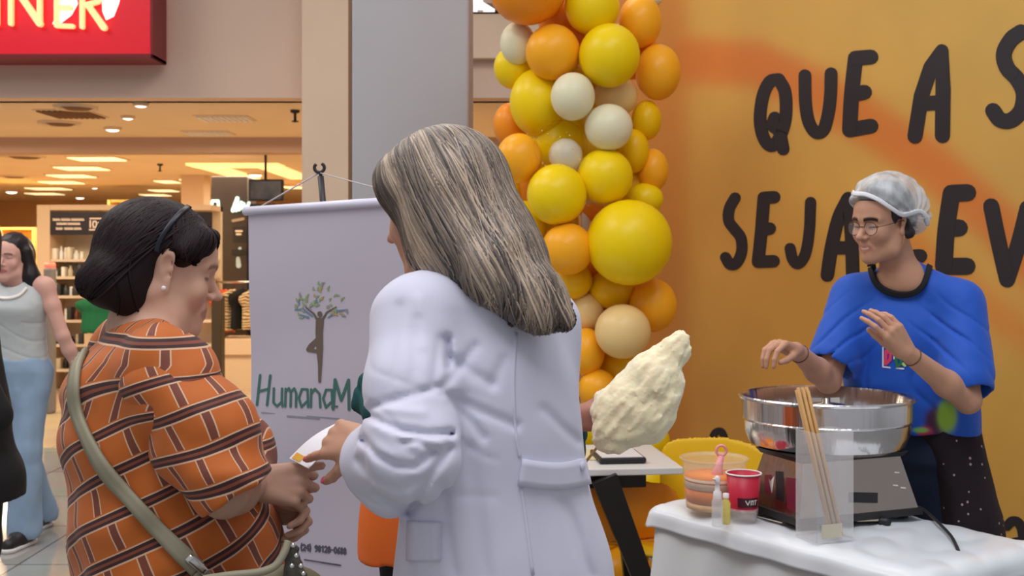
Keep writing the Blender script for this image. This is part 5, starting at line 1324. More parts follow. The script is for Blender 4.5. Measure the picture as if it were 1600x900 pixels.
# ================================================================== PERSON IN THE WHITE COAT
fA = nrm(vec(-.5, .86, 0)); lA = vec(-.86, -.5, 0)
pA = empty('person', (-.04, 1.955, 0), 'long-haired streaked blond woman in a white coat seen from behind, pointing at the leaflet', 'person')
hA = Head(W(683, 322, 2.0), Rhead((-.88, .47), 15, 0), .98, .95, 1.0, .5)
SRA, SLA = vec(.060, 2.025, 1.385), vec(-.165, 1.885, 1.395)
ELA = W(644, 716, 1.765); WLA = W(566, 692, 1.89)
ERA, WRA = vec(.065, 2.10, 1.12), vec(-.02, 2.26, 1.10)
FBA = Field(); hA.build(FBA)
limbs(FBA, lA[:2], SRA, SLA, ERA, ELA, WRA, WLA, vec(-.06, 1.975, 1.43), None, vec(-.03, 1.96, .93), [(.07, 2.0), (-.13, 1.90)], hA, bust=.05)
tipsA = hand(FBA, WLA, W(484, 678, 1.99) - WLA, vec(-.05, -.55, -.80), vec(0, -.75, .6), .98, curl=[(.28, .10, .05), (1.15, 1.1, .7), (1.3, 1.2, .7), (1.35, 1.2, .8)], thumb=(.70, .30, .35))
hand(FBA, WRA, vec(-.8, .5, -.1), vec(0, .2, 1), vec(.5, .8, 0), .95, curl=[(.5, .7, .4)] * 4)
def colA(V):
    c = np.tile(lin((200, 154, 128)), (len(V), 1)) * (1 + .05 * fbm(V, 30, 2))[:, None]; return hA.tint(c * 0 + V, c) if False else hA.tint(V, c)
skin_mesh('body', FBA, .0032, m_skin, pA, color=colA)
hA.eyes(pA, (50, 34, 22), .6)
nails(tipsA, mat('pink_nail_polish', srgb(232, 96, 130), .2), pA, .98, only=[0, 4])
# coat
FC = Field()
FC.add(LOFT([(.50, -.015, 1.965, .225, .175), (.80, -.012, 1.965, .205, .155), (.96, -.012, 1.962, .198, .142), (1.10, -.026, 1.958, .172, .126), (1.24, -.038, 1.955, .166, .124), (1.34, -.046, 1.957, .158, .110), (1.41, -.045, 1.960, .120, .080)], lA[:2]), .02)
FC.add(C(vec(-.055, 1.965, 1.425), SLA + vec(.018, .01, -.005), .066, .060), .06); FC.add(C(vec(-.05, 1.965, 1.425), SRA + vec(-.01, 0, -.005), .066, .052), .06)
FC.add(C(vec(-.068, 1.955, 1.466), SLA + vec(.030, .015, .026), .048, .050), .04)
FC.add(C(SLA, SLA * .5 + ELA * .5, .066, .070), .035); FC.add(C(SLA * .5 + ELA * .5, ELA + vec(.0, 0, .0), .070, .070), .03)
cuffA = W(598, 722, 1.865)
FC.add(C(ELA + vec(0, 0, .012), cuffA, .066, .070), .03); FC.add(E(W(640, 690, 1.79), (.062, .055, .046)), .03); FC.add(E(W(606, 768, 1.86), (.034, .036, .046)), .03)
FC.add(C(SRA, ERA, .056, .056), .035); FC.add(C(ERA, WRA * .7 + ERA * .3, .058, .050), .02)
dcu = nrm(WLA - ELA)
FC.sub(C(cuffA + dcu * .085 + vec(0, 0, -.006), cuffA + dcu * .012, .058, .050), .010)
def crease(v, w=.5): return np.clip(1 - np.abs(np.sin(v)) / w, 0, 1) ** 2
PXA = [([(701, 528), (704, 575)], 6, .012), ([(706, 560), (740, 585), (770, 600)], 9, .006), ([(695, 615), (750, 640), (806, 662)], 8, .007), ([(704, 629), (735, 655), (756, 682)], 7, .006), ([(700, 600), (730, 560), (745, 540)], 8, .006),
 ([(770, 600), (790, 560)], 9, .005), ([(640, 800), (700, 700)], 7, .010), ([(690, 760), (700, 830), (712, 900)], 8, .007), ([(735, 700), (745, 800), (760, 900)], 11, .005), ([(880, 780), (905, 840), (925, 900)], 9, .007), ([(850, 640), (905, 690)], 8, .005), ([(655, 470), (662, 540)], 10, -.003)]
PXS = [([(578, 636), (605, 628), (640, 620), (690, 606)], 6, .008), ([(572, 648), (600, 664), (630, 675), (668, 680), (704, 676)], 6, .012), ([(590, 664), (640, 690), (690, 690)], 12, -.006), ([(629, 694), (655, 691), (674, 704)], 5, .008), ([(566, 690), (589, 712), (620, 728), (650, 730), (680, 706)], 6, .011),
 ([(560, 720), (585, 750), (620, 765), (655, 752)], 8, .006), ([(575, 700), (610, 715)], 9, -.004), ([(600, 640), (660, 645)], 8, -.004), ([(625, 480), (612, 560), (600, 620)], 9, .004), ([(655, 500), (650, 580), (640, 610)], 9, .0035), ([(690, 530), (680, 600)], 8, .005), ([(590, 770), (625, 790)], 7, .006)]
def foldsA(P):
    z = P[..., 2]; x = P[..., 0]; y = P[..., 1]
    an = np.arctan2((x + .02), -(y - 1.96)); low = np.clip((1.18 - z) / .5, 0, 1)
    d = low * (.006 * np.sin(an * 8 + 1.2 + z * 2) + .003 * np.sin(an * 17 + z * 5))
    n1 = noise3(P, 9); n2 = noise3(P + 5, 13); q = proj(P) + np.stack([n1, n2], -1) * 3; nearside = y < 1.97
    for pts_, w2, am in PXA: d = d + am * np.exp(-(seg_dist(q, pts_) / w2) ** 2) * nearside
    for pts_, w2, am in PXS: d = d + am * np.exp(-(seg_dist(q, pts_) / w2) ** 2) * (y < 1.90)
    d = d + .0028 * fbm(P * np.array((1, 1, .5), np.float32), 9, 3)
    dE = np.sqrt((x - ELA[0]) ** 2 + (y - ELA[1]) ** 2 + (z - ELA[2]) ** 2)
    w_ = np.clip(1.15 - dE / .19, 0, 1) * (x < -.02)
    d = d + w_ * (.004 * crease((x * .40 + z) * 27 + 2.4 * n1, .55))
    return d
FC.disp(foldsA)
m_coat = mat('white_coat_cotton', srgb(212, 212, 228), .8, sheen=.15, bump=(420, .15, .0004))
coat = skin_mesh('lab_coat', FC, .0042, m_coat, pA)
def band(parent, F, path, half, name, m, **k):
    V, Fc = drape(F, path, half, **k); return MB().add(V, Fc).build(name, m, parent)
band(coat, FC, [(812, 737), (845, 742), (880, 743), (914, 736)], 21, 'back_belt', m_coat, off=.004, cols=5, thick=.003)
band(coat, FC, [(806, 520), (802, 600), (806, 680), (812, 715)], 2.2, 'back_seam', m_coat, off=.0008, cols=3, thick=.0012)
band(coat, FC, [(814, 762), (822, 820), (832, 898)], 2.2, 'back_seam', m_coat, off=.0008, cols=3, thick=.0012)
band(coat, FC, [(665, 815), (664, 845), (664, 876)], 25, 'pocket', m_coat, off=.003, cols=5, thick=.003)
H_ = march(FC, np.array([903.]), np.array([728.]))[0]; g_ = FC.grad(H_[None])[0]
MB().sphere(H_ + g_ * .009, .008, 14, 8, (1, 1, .45), frame(np.cross(g_, vec(0, 0, 1)), np.cross(g_, np.cross(g_, vec(0, 0, 1))))).build('button', m_coat, coat)
trousers(lA[:2], vec(-.03, 1.96, .93), [(.07, 2.0), (-.13, 1.90)], 1.0, mat('pale_trousers', srgb(190, 192, 205), .8), pA, .92, .07, h=.010)
shoes(lA[:2], [(.07, 2.0), (-.13, 1.90)], m_white, pA)
# hair
FH = Field()
FH.add(hA.e((0, -.014, .040), (.086, .106, .094)), .02)
FH.add(hA.c((-.062, .030, .060), (-.083, .002, -.085), .026, .020, flat=(1, 0, 0), ratio=.5), .03)
FH.add(hA.c((-.02, .066, .082), (-.064, .040, .045), .020, .022), .03)
FH.add(hA.c((-.040, -.050, .000), (-.070, -.020, -.100), .052, .030), .04)
FH.add(C(W(716, 300, 2.0), W(776, 400, 1.93), .092, .072), .05)
FH.add(C(W(776, 400, 1.93), W(842, 470, 1.865), .070, .040, flat=fA, ratio=.6), .04)
FH.add(C(W(842, 470, 1.865), W(882, 500, 1.850), .038, .016, flat=fA, ratio=.6), .03)
FH.add(C(W(700, 350, 1.94), W(770, 435, 1.865), .050, .028, flat=fA, ratio=.6), .04)
FH.add(C(W(770, 435, 1.865), W(838, 494, 1.845), .028, .014, flat=fA, ratio=.6), .03)
FH.sub(hA.e((-.01, .118, -.050), (.100, .078, .098)), .012)
FH.clip(HALF(hA.p(0, .098, 0), hA.R @ vec(0, 1, 0)), .01)
nS = 1300; R0 = []; T_ = []; rad = []; cols_ = []
tipline = [(626, 338, 1.97), (642, 392, 1.955), (662, 408, 1.93), (700, 412, 1.89), (740, 432, 1.865), (775, 452, 1.855), (800, 474, 1.85), (835, 504, 1.845), (862, 514, 1.845), (888, 514, 1.85), (906, 508, 1.86), (902, 494, 1.875)]
tl = np.array([W(*t_) for t_ in tipline])
for i in range(nS):
    t = rng.rand(); u = np.clip(t + rng.normal(0, .05), 0, 1)
    y_ = .086 - .185 * t; zz = .04 + .094 * math.sqrt(max(0, 1 - ((y_ + .014) / .106) ** 2)) 
    xo = -.004 + abs(rng.normal(0, .012)) * (-1 if t < .55 else 1) * 1.0
    if rng.rand() < .30: xo = rng.uniform(-.075, .05); 
    R0.append(hA.p(xo, y_, zz + .004)); f = u * (len(tl) - 1); a = int(min(f, len(tl) - 2)); T_.append(tl[a] + (tl[a + 1] - tl[a]) * (f - a) + rng.normal(0, .010, 3))
    rad.append(rng.uniform(.0012, .0028))
    s_ = .5 + .42 * math.sin(u * 31) * .9 + .22 * math.sin(u * 83 + 1) + rng.normal(0, .09); dk = lin((58, 52, 50)); md = lin((122, 108, 96)); bl = lin((186, 166, 142)); bb = lin((212, 196, 172))
    s_ = min(max(s_, 0), 1); cc0 = dk * (1 - s_ * 2) + md * s_ * 2 if s_ < .5 else md * (2 - 2 * s_) + bl * (2 * s_ - 1); cols_.append(cc0 * rng.uniform(.85, 1.12))
lk = locks(FH, R0, T_, rad, cols_, steps=60, step=.008, wob=.05, off=.0006)
# stray locks lying on the coat
FHC = Field(); FHC.ops = FC.ops; FHC.dsp = FC.dsp
strR = [W(x_, y_, d_) for x_, y_, d_ in [(690, 402, 1.88)] * 9 + [(760, 440, 1.85)] * 9]; strT = [W(756 + rng.normal(0, 2), 462 + rng.normal(0, 3), 1.86) for _ in range(9)] + [W(811 + rng.normal(0, 2), 500 + rng.normal(0, 3), 1.85) for _ in range(9)]
lk2 = locks(FHC, np.array(strR) + rng.normal(0, .004, (18, 3)), strT, [.0022] * 18, [lin((120, 104, 90)) * rng.uniform(.7, 1.1) for _ in range(18)], steps=30, off=.003)
lkA = (np.concatenate([lk[0], lk2[0]]), np.concatenate([lk[1], lk2[1] + len(lk[0])]), np.concatenate([lk[2], lk2[2]])) if len(lk2[0]) else lk
hair_mesh('hair', FH, .0035, lkA, (84, 74, 68), m_hair, pA)
print('A', round(time.time() - T0, 1))

# ================================================================== OLDER WOMAN IN THE ORANGE BLOUSE
fB = nrm(vec(.87, .5, 0)); lB = vec(-.5, .87, 0)
pB = empty('person', (-.62, 2.07, 0), 'older woman with dark bob and orange checked blouse, in profile looking down at the leaflet', 'person')
hB = Head(W(256, 418, 2.12), Rhead((.94, .34), 14, 0), 1.0, .82, .95, .9, 1.25)
SRB, SLB = vec(-.585, 1.955, 1.30), vec(-.745, 2.24, 1.31)
ERB, WRB = W(350, 770, 1.885), W(396, 756, 2.03)
ELB, WLB = vec(-.56, 2.32, 1.10), W(402, 790, 2.13)
FBB = Field(); hB.build(FBB, fat=.005, age=1.0)
FBB.add(hB.c((0, .045, -.100), (0, -.005, -.120), .026, .034), .03)          # soft double chin
limbs(FBB, lB[:2], SRB, SLB, ERB, ELB, WRB, WLB, W(226, 512, 2.10), None, vec(-.61, 2.08, .90), [(-.56, 1.98), (-.64, 2.16)], hB, thick=1.08, arm=.046, neck=.056)
tB1 = hand(FBB, WRB, vec(.95, .22, -.12), vec(.1, .45, .9), vec(-.1, -.9, .35), 1.0, curl=[(.95, 1.0, .5), (1.0, 1.1, .6), (1.1, 1.1, .6), (1.2, 1.1, .6)], thumb=(.25, -.2, .15))
tB2 = hand(FBB, WLB, vec(.97, -.18, -.10), vec(.1, -.5, .75), vec(.0, .75, -.5), .95, curl=[(.7, 1.0, .6), (.8, 1.1, .6), (.9, 1.1, .7), (1.0, 1.1, .7)], thumb=(.4, .2, .2))
def colB(V):
    c = np.tile(lin((206, 164, 140)), (len(V), 1)) * (1 + .07 * fbm(V, 34, 3))[:, None]
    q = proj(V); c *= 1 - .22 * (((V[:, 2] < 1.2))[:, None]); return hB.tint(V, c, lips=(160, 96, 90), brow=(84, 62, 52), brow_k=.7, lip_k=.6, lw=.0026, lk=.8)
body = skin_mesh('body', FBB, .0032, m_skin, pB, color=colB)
hB.eyes(pB, (50, 34, 22), .9)
p_e = hB.p(.079, .004, -.036); MB().sphere(p_e, .0048, 14, 9).build('pearl_earring', mat('pearl', srgb(240, 236, 230), .15, coat=.6), pB)
# blouse
FL_ = Field()
def secB(py, pxc, hw, lat_, Y=2.07):
    z = CAMZ - (py - HY) / FPX * Y; b_ = hw / FPX * Y; b2 = math.sqrt(max(1e-4, b_ * b_ - (.5 * lat_) ** 2)) / .87; return (z, (pxc - 800) / FPX * Y, Y + .01, lat_, b2)
FL_.add(LOFT([secB(1010, 292, 172, .205), secB(900, 284, 168, .20), secB(850, 276, 166, .20), secB(750, 250, 150, .190), secB(650, 232, 140, .186), secB(580, 222, 120, .172), secB(548, 218, 92, .140), (1.362, -.672, 2.085, .055, .05)], lB[:2]), .02)
nbB = W(224, 541, 2.09)
FL_.add(C(nbB, SRB + vec(0, 0, .0), .050, .073), .05); FL_.add(C(SRB, SRB * .6 + ERB * .4, .072, .070), .04); FL_.add(C(nbB, SLB, .048, .066), .05)
FBL = Field(); FBL.ops = list(FL_.ops)
def foldB(P):
    x, y, z = P[..., 0], P[..., 1], P[..., 2]
    d = .004 * fbm(P, 9, 3); low = np.clip((1.12 - z) / .3, 0, 1); an = np.arctan2(x + .62, -(y - 2.07))
    return d + low * .007 * np.sin(an * 6 + z * 7) + .003 * np.sin(an * 13 + z * 18) * low + .004 * np.sin((z * 1.0 - x * .6) * 42 + 3 * noise3(P, 6))
FBL.disp(foldB)
FBL.sub(C(hB.p(0, -.02, -.09), W(224, 500, 2.09), .055, .060), .006)
def patT(V):
    an = np.arctan2(V[:, 0] + .62, -(V[:, 1] - 2.07)); u = an * .175; v = V[:, 2] - 1.1
    a = .42; uu = u * math.cos(a) + v * math.sin(a); vv = -u * math.sin(a) + v * math.cos(a)
    top = np.clip((V[:, 2] - 1.22) / .10, 0, 1); a2 = .42 * (1 - top); uu = u * np.cos(a2) + v * np.sin(a2); vv = -u * np.sin(a2) + v * np.cos(a2)
    return np.stack([uu, vv, vv * 0], 1)
m_bl2 = mat('orange_check_fabric', srgb(212, 116, 32), .7, sheen=.1, bump=(300, .1, .0005)); N, L, b = nodes(m_bl2)
at = N.new('ShaderNodeAttribute'); at.attribute_name = 'pat'; sx_ = N.new('ShaderNodeSeparateXYZ'); L.new(at.outputs['Vector'], sx_.inputs[0])
def mathn(op, a, b_=None, c=None):
    n = N.new('ShaderNodeMath'); n.operation = op
    for i, v in enumerate((a, b_, c)):
        if v is None: continue
        if isinstance(v, (int, float)): n.inputs[i].default_value = v
        else: L.new(v, n.inputs[i])
    return n.outputs[0]
PER = .067
vrow = mathn('DIVIDE', sx_.outputs[1], PER); ucol = mathn('DIVIDE', sx_.outputs[0], PER)
stag = mathn('MULTIPLY', mathn('FLOOR', vrow), .37); fu = mathn('FRACT', mathn('ADD', mathn('ADD', ucol, stag), 40.0)); fv = mathn('FRACT', mathn('ADD', vrow, 40.0))
org, whi, drk, brn = srgb(190, 98, 28), srgb(216, 176, 142), srgb(58, 26, 26), srgb(128, 66, 42)
def ramp(fac):
    cr = N.new('ShaderNodeValToRGB'); r_ = cr.color_ramp; r_.interpolation = 'CONSTANT'
    st = [(0, org), (.66, whi), (.70, drk), (.78, brn), (.85, drk), (.93, whi), (.965, org)]
    r_.elements[0].position = 0; r_.elements[0].color = (*org, 1); r_.elements[1].position = st[1][0]; r_.elements[1].color = (*st[1][1], 1)
    for p_, c_ in st[2:]: e_ = r_.elements.new(p_); e_.color = (*c_, 1)
    L.new(fac, cr.inputs[0]); return cr.outputs[0]
def ramp2(fac):
    cr = N.new('ShaderNodeValToRGB'); r_ = cr.color_ramp; r_.interpolation = 'CONSTANT'
    br2 = srgb(120, 62, 44); st = [(0, org), (.70, whi), (.735, br2), (.93, whi), (.965, org)]
    r_.elements[0].position = 0; r_.elements[0].color = (*org, 1); r_.elements[1].position = st[1][0]; r_.elements[1].color = (*st[1][1], 1)
    for p_, c_ in st[2:]: e_ = r_.elements.new(p_); e_.color = (*c_, 1)
    L.new(fac, cr.inputs[0]); return cr.outputs[0]
ru, rv = ramp2(fu), ramp(fv); inv = mathn('GREATER_THAN', fv, .66)
mx = N.new('ShaderNodeMix'); mx.data_type = 'RGBA'; L.new(inv, mx.inputs[0]); L.new(ru, mx.inputs[6]); L.new(rv, mx.inputs[7]); L.new(mx.outputs[2], b.inputs['Base Color'])
blo = skin_mesh('blouse', FBL, .0042, m_bl2, pB, pat=patT)
FSL = Field(); FSL.add(E(SRB + vec(.0, .0, -.004), (.070, .070, .070)), .03)
mid = SRB * .45 + ERB * .55
FSL.add(C(SRB + vec(.005, -.008, -.01), mid + vec(.012, .01, .0), .070, .084), .03); FSL.add(C(mid + vec(.012, .01, 0), ERB + vec(.012, .01, .015), .086, .068), .03)
hem = ERB * .86 + WRB * .14
FSL.add(C(ERB + vec(.005, 0, .012), hem + vec(0, 0, .006), .064, .060), .02)
dh = nrm(WRB - ERB); FSL.clip(HALF(W(372, 774, 1.88), vec(.58, 0, -.82)), .004)
FSL.disp(lambda P: .004 * fbm(P, 11, 3) + .004 * np.sin((P[..., 2] + P[..., 0] * .3) * 55 + 4 * noise3(P, 9)))
axd = nrm(ERB - SRB)
def patS(V):
    r_ = V - SRB; v = -(r_ @ axd); a_ = nrm(vec(1, 0, 0) - axd * axd[0]); b2 = np.cross(axd, a_); an = np.arctan2(r_ @ a_, r_ @ b2); return np.stack([an * .088, v + .03 * np.sin(an * 1 + 1), v * 0], 1)
slv = skin_mesh('sleeve', FSL, .004, m_bl2, pB, pat=patS)
FS2 = Field(); FS2.add(C(SLB, ELB, .08, .085), .03); FS2.add(C(ELB, ELB * .5 + WLB * .5, .07, .055), .03); FS2.disp(lambda P: .004 * fbm(P, 11, 3))
skin_mesh('sleeve', FS2, .006, m_bl2, pB, pat=lambda V: np.stack([V[:, 0], V[:, 2], V[:, 2] * 0], 1))
trousers(lB[:2], vec(-.61, 2.08, .90), [(-.56, 1.98), (-.64, 2.16)], .98, mat('brown_trousers', srgb(70, 52, 44), .8), pB, 1.05, .07, h=.010)
shoes(lB[:2], [(-.56, 1.98), (-.64, 2.16)], m_dark, pB)
# hair: bob with volume at the back
FHB = Field()
FHB.add(hB.e((0, -.022, .036), (.084, .104, .085)), .02)
FHB.add(hB.e((0, -.052, -.008), (.086, .070, .078)), .03)
FHB.add(hB.e((.035, -.084, -.052), (.055, .052, .044)), .03); FHB.add(hB.e((-.035, -.084, -.052), (.055, .052, .044)), .03)
FHB.add(hB.c((.05, -.098, -.036), (.05, -.124, -.052), .022, .006), .03)
FHB.add(hB.e((.062, -.050, -.050), (.022, .034, .050)), .02)
FHB.add(hB.c((.050, .048, .060), (.075, .020, .030), .024, .014), .02)           # swept fringe over the temple
FHB.add(hB.c((.0, .070, .075), (.050, .062, .058), .016, .010), .015)
FHB.sub(hB.e((0, .135, -.045), (.095, .078, .102)), .012)
FHB.sub(hB.e((.088, .020, -.045), (.034, .040, .060)), .008); FHB.sub(hB.e((.098, .001, -.008), (.034, .027, .045)), .006); FHB.sub(hB.e((-.085, .018, -.045), (.040, .035, .062)), .010)
m_hair2 = mat('dark_hair', rough=.55, attr='Col', spec=.22)
nB = 700; R0 = []; T_ = []; rad = []; cols_ = []
for i in range(nB):
    a = rng.uniform(-.15, 3.3); 
    R0.append(hB.p(rng.normal(0.0, .02) + .01, .06 - .10 * rng.rand(), .135)); t = rng.rand()
    if t < .72: ph_ = rng.uniform(-2.1, -.30); tip = hB.p(.085 * math.cos(ph_) + .0, -.095 + .075 * math.sin(ph_), rng.uniform(-.11, -.07))
    elif t < .9: tip = hB.p(.075, rng.uniform(.0, .06), rng.uniform(.012, .035))
    else: tip = hB.p(rng.uniform(-.08, -.03), rng.uniform(-.1, .02), -.09)
    T_.append(tip); rad.append(rng.uniform(.0012, .0026)); cols_.append(lin((34, 22, 24)) * rng.uniform(.6, 1.35))
lkB = locks(FHB, R0, T_, rad, cols_, steps=40, step=.009, wob=.08)
hair_mesh('hair', FHB, .0035, lkB, (30, 20, 22), m_hair2, pB)
V, Fc = drape(FHB, [(297, 322), (280, 336), (262, 356), (248, 378), (243, 394)], 3.6, off=.003, cols=4, thick=.004)
MB().add(V, Fc).build('headband', mat('black_headband', srgb(18, 22, 32), .35), pB)
# cross-body strap and handbag (one thing: the bag)
m_strap = mat('sage_leather', srgb(150, 144, 120), .55)
FU = Field(); FU.ops = FBL.ops; FU.dsp = FBL.dsp
hbc = W(412, 925, 1.93)
bag = empty('handbag', hbc * vec(1, 1, 0) + vec(0, 0, .72), 'sage green shoulder bag with a long strap across the orange blouse', 'handbag')
V, Fc = drape(FU, [(136, 545, 5), (123, 575, 6), (120, 620, 7), (132, 668, 8), (160, 722, 9.5), (196, 768, 11), (240, 818, 12), (284, 864, 13), (308, 890, 13)], 9, off=.006, cols=4, thick=.004, k=8)
MB().add(V, Fc).build('strap', m_strap, bag)
V, Fc = drape(FU, [(292, 868, 6), (318, 893, 6)], 6, off=.011, cols=4, thick=.004); MB().add(V, Fc).build('strap_keeper', mat('bright_metal', (.75, .75, .72), .2, 1.0), bag)
V, Fc = drape(FU, [(308, 890, 11), (330, 912, 11), (356, 935, 11)], 11, off=.006, cols=4, thick=.004); MB().add(V, Fc).build('strap', m_strap, bag)
Rb = np.stack([nrm(vec(.87, .35, 0)), nrm(vec(-.35, .87, 0)), vec(0, 0, 1)], 1)
bcn = W(392, 990, 1.845)
F = Field(); F.add(C(bcn + Rb @ vec(-.085, 0, .0), bcn + Rb @ vec(.055, 0, .03), .075, .075, flat=Rb[:, 1], ratio=.34), .03); F.add(C(bcn + Rb @ vec(-.085, 0, -.09), bcn + Rb @ vec(.06, 0, -.08), .085, .085, flat=Rb[:, 1], ratio=.42), .05)
skin_mesh('bag_body', F, .006, mat('olive_leather', srgb(120, 112, 84), .55), bag)
rim = smooth_path([W(318, 905, 1.80), W(360, 899, 1.80), W(405, 894, 1.81), W(430, 884, 1.82), W(444, 864, 1.83), W(450, 846, 1.84)], 8)
MB().tube(rim, .0065, 8).build('rim_piping', m_strap, bag)
for (x_, y_) in ((458, 852), (463, 868), (470, 884), (456, 884), (474, 896)): MB().sphere(W(x_, y_, 1.815), .004, 10, 6).build('stud', bpy.data.materials['bright_metal'], bag)
F = Field(); F.add(C(W(456, 862, 1.845), W(462, 930, 1.845), .012, .026, flat=(0, 1, 0), ratio=.4), .01); F.disp(lambda P: .002 * noise3(P, 120)); skin_mesh('side_gusset', F, .004, mat('dark_olive_weave', srgb(74, 70, 60), .6, var=.5, vscale=90), bag)
# leaflet between the two women
m_paper = mat('leaflet_paper', srgb(236, 238, 242), .55)
q1, q2, q3, q4 = W(452, 716, 2.05), W(526, 661, 2.10), W(562, 673, 2.06), W(482, 732, 2.015)
nP = nrm(np.cross(q4 - q1, q2 - q1)); lf = MB(); 
if nP[2] < 0: nP = -nP
g_ = []; n1, n2 = 10, 5
for i in range(n1 + 1):
    for j in range(n2 + 1):
        a, b2 = i / n1, j / n2; p = (q1 * (1 - a) + q2 * a) * (1 - b2) + (q4 * (1 - a) + q3 * a) * b2; g_.append(p + nP * .008 * math.sin(a * 3.14))
F_ = [(i * (n2 + 1) + j, (i + 1) * (n2 + 1) + j, (i + 1) * (n2 + 1) + j + 1, i * (n2 + 1) + j + 1) for i in range(n1) for j in range(n2)]
V2 = [p - nP * .0015 for p in g_]; m_ = len(g_)
le = tag(lf.add(g_ + V2, F_ + [tuple(m_ + k_ for k_ in f[::-1]) for f in F_]).build('leaflet', m_paper), 'small white leaflet held between the hands of the two women', 'leaflet')
mb = MB(); mb.prism([g_[0] + (g_[j] - g_[0]) * .0 + v for j, v in ((0, (q4 - q1) * .1 + (q2 - q1) * .02 + nP * .001), (0, (q4 - q1) * .5 + (q2 - q1) * .02 + nP * .001), (0, (q4 - q1) * .5 + (q2 - q1) * .14 + nP * .004), (0, (q4 - q1) * .1 + (q2 - q1) * .14 + nP * .004))], nP, .0008); mb.build('yellow_print', mat('yellow_print', srgb(226, 176, 60), .5), le, smooth=False)
print('B', round(time.time() - T0, 1))
# ================================================================== GIRL AT THE MACHINE
lC = vec(.83, -.55, 0); fC = vec(-.55, -.83, 0)
pC = empty('person', (1.17, 3.42, 0), 'smiling young woman with hairnet, glasses and blue shirt behind the candy floss machine', 'person')
hC = Head(W(1379, 347, 3.33), Rhead((-.86, -.51), 10, 2), .94, 1.0, .96, .85)
SRC, SLC = vec(1.025, 3.465, 1.375), vec(1.285, 3.30, 1.365)
ERC, WRC = vec(.925, 3.37, 1.135), W(1243, 547, 3.20)
ELC, WLC = vec(1.262, 3.19, 1.10), W(1416, 550, 3.07)
hipC = vec(1.22, 3.44, .93); ftC = [(1.15, 3.50), (1.32, 3.42)]
FBC = Field(); hC.build(FBC, smile=1.0)
limbs(FBC, lC[:2], SRC, SLC, ERC, ELC, WRC, WLC, W(1410, 432, 3.37), None, hipC, ftC, hC, arm=.041, thick=.90, bust=.045, neck=.047)
tC1 = hand(FBC, WLC, W(1383, 497, 3.03) - WLC, vec(-.55, -.25, .1), vec(.55, -.75, .35), .95, curl=[(.35, .45, .3), (.45, .5, .3), (.55, .55, .3), (.6, .6, .4)], thumb=(.25, .5, .2), splay=.06)
tC2 = hand(FBC, WRC, W(1205, 533, 3.14) - WRC, vec(.05, -.70, .1), vec(-.1, -.3, .9), .95, curl=[(.75, .6, .4), (.7, .7, .4), (.75, .7, .4), (.8, .7, .4)], thumb=(.45, .7, .5), splay=.07)
def colC(V):
    c = np.tile(lin((198, 150, 122)), (len(V), 1)) * (1 + .04 * fbm(V, 30, 2))[:, None]; c = hC.tint(V, c, lips=(178, 96, 88), brow=(34, 24, 22), brow_k=1.0, lip_k=.6, bw=.0058, lw=.0024, lk=.95)
    L = hC.local(V); m = np.clip(1.5 - np.abs(L[:, 2] + .0668 - .0036 * (L[:, 0] / .021) ** 2) / .0020, 0, 1) * (np.abs(L[:, 0]) < .016) * (L[:, 1] > .078); c = c * (1 - m[:, None]) + lin((214, 196, 186)) * m[:, None]; return c
bodyC = skin_mesh('body', FBC, .0032, m_skin, pC, color=colC)
hC.eyes(pC, (40, 26, 20), .7)
# shirt
FT = Field()
FTL = LOFT([(.985, 1.195, 3.435, .188, .130), (1.06, 1.185, 3.43, .194, .132), (1.18, 1.172, 3.42, .196, .130), (1.28, 1.162, 3.41, .192, .125), (1.35, 1.158, 3.405, .165, .100), (1.405, 1.152, 3.40, .085, .062)], lC[:2])
FT.add(C(SRC, SRC * .28 + ERC * .72, .062, .076), .03); FT.add(C(SLC, SLC * .20 + ELC * .80, .064, .080), .03)
for S_, E_, k_ in ((SRC, ERC, .72), (SLC, ELC, .80)):
    d = nrm(E_ - S_); e_ = S_ * (1 - k_) + E_ * k_; FT.clip_ = None
    FT.sub(C(e_ + d * .10, e_ + d * .012, .078, .058), .008)
FT.add(FTL, .035)
FT.add(C(vec(1.145, 3.395, 1.432), SRC + vec(.01, 0, .0), .056, .058), .04); FT.add(C(vec(1.16, 3.39, 1.432), SLC + vec(-.01, 0, 0), .056, .060), .04)
def foldC(P):
    x, y, z = P[..., 0], P[..., 1], P[..., 2]; n1 = noise3(P, 8)
    u = (P[..., 0] - 1.17) * .83 - (P[..., 1] - 3.42) * .55
    low = np.clip((1.34 - z) / .25, 0, 1)
    d = .003 * fbm(P, 9, 3) + low * (.004 * np.sin(u * 42 + z * 3) + .007 * crease(u * 19 + z * 4 + 1.2 * n1, .45))
    dA = np.sqrt((u - .15) ** 2 + (z - 1.27) ** 2); d = d + np.exp(-(dA / .08) ** 2) * .012 * crease((u * .8 + z) * 42 + n1, .6)
    dA = np.sqrt((u + .14) ** 2 + (z - 1.27) ** 2); d = d + np.exp(-(dA / .08) ** 2) * .010 * crease((-u * .8 + z) * 42 + n1, .6)
    return d
FT.disp(foldC)
FT.sub(E(W(1404, 415, 3.325), (.054, .062, .062)), .006)
m_blue = mat('royal_blue_jersey', srgb(22, 84, 186), .68, sheen=.12, bump=(260, .1, .0005))
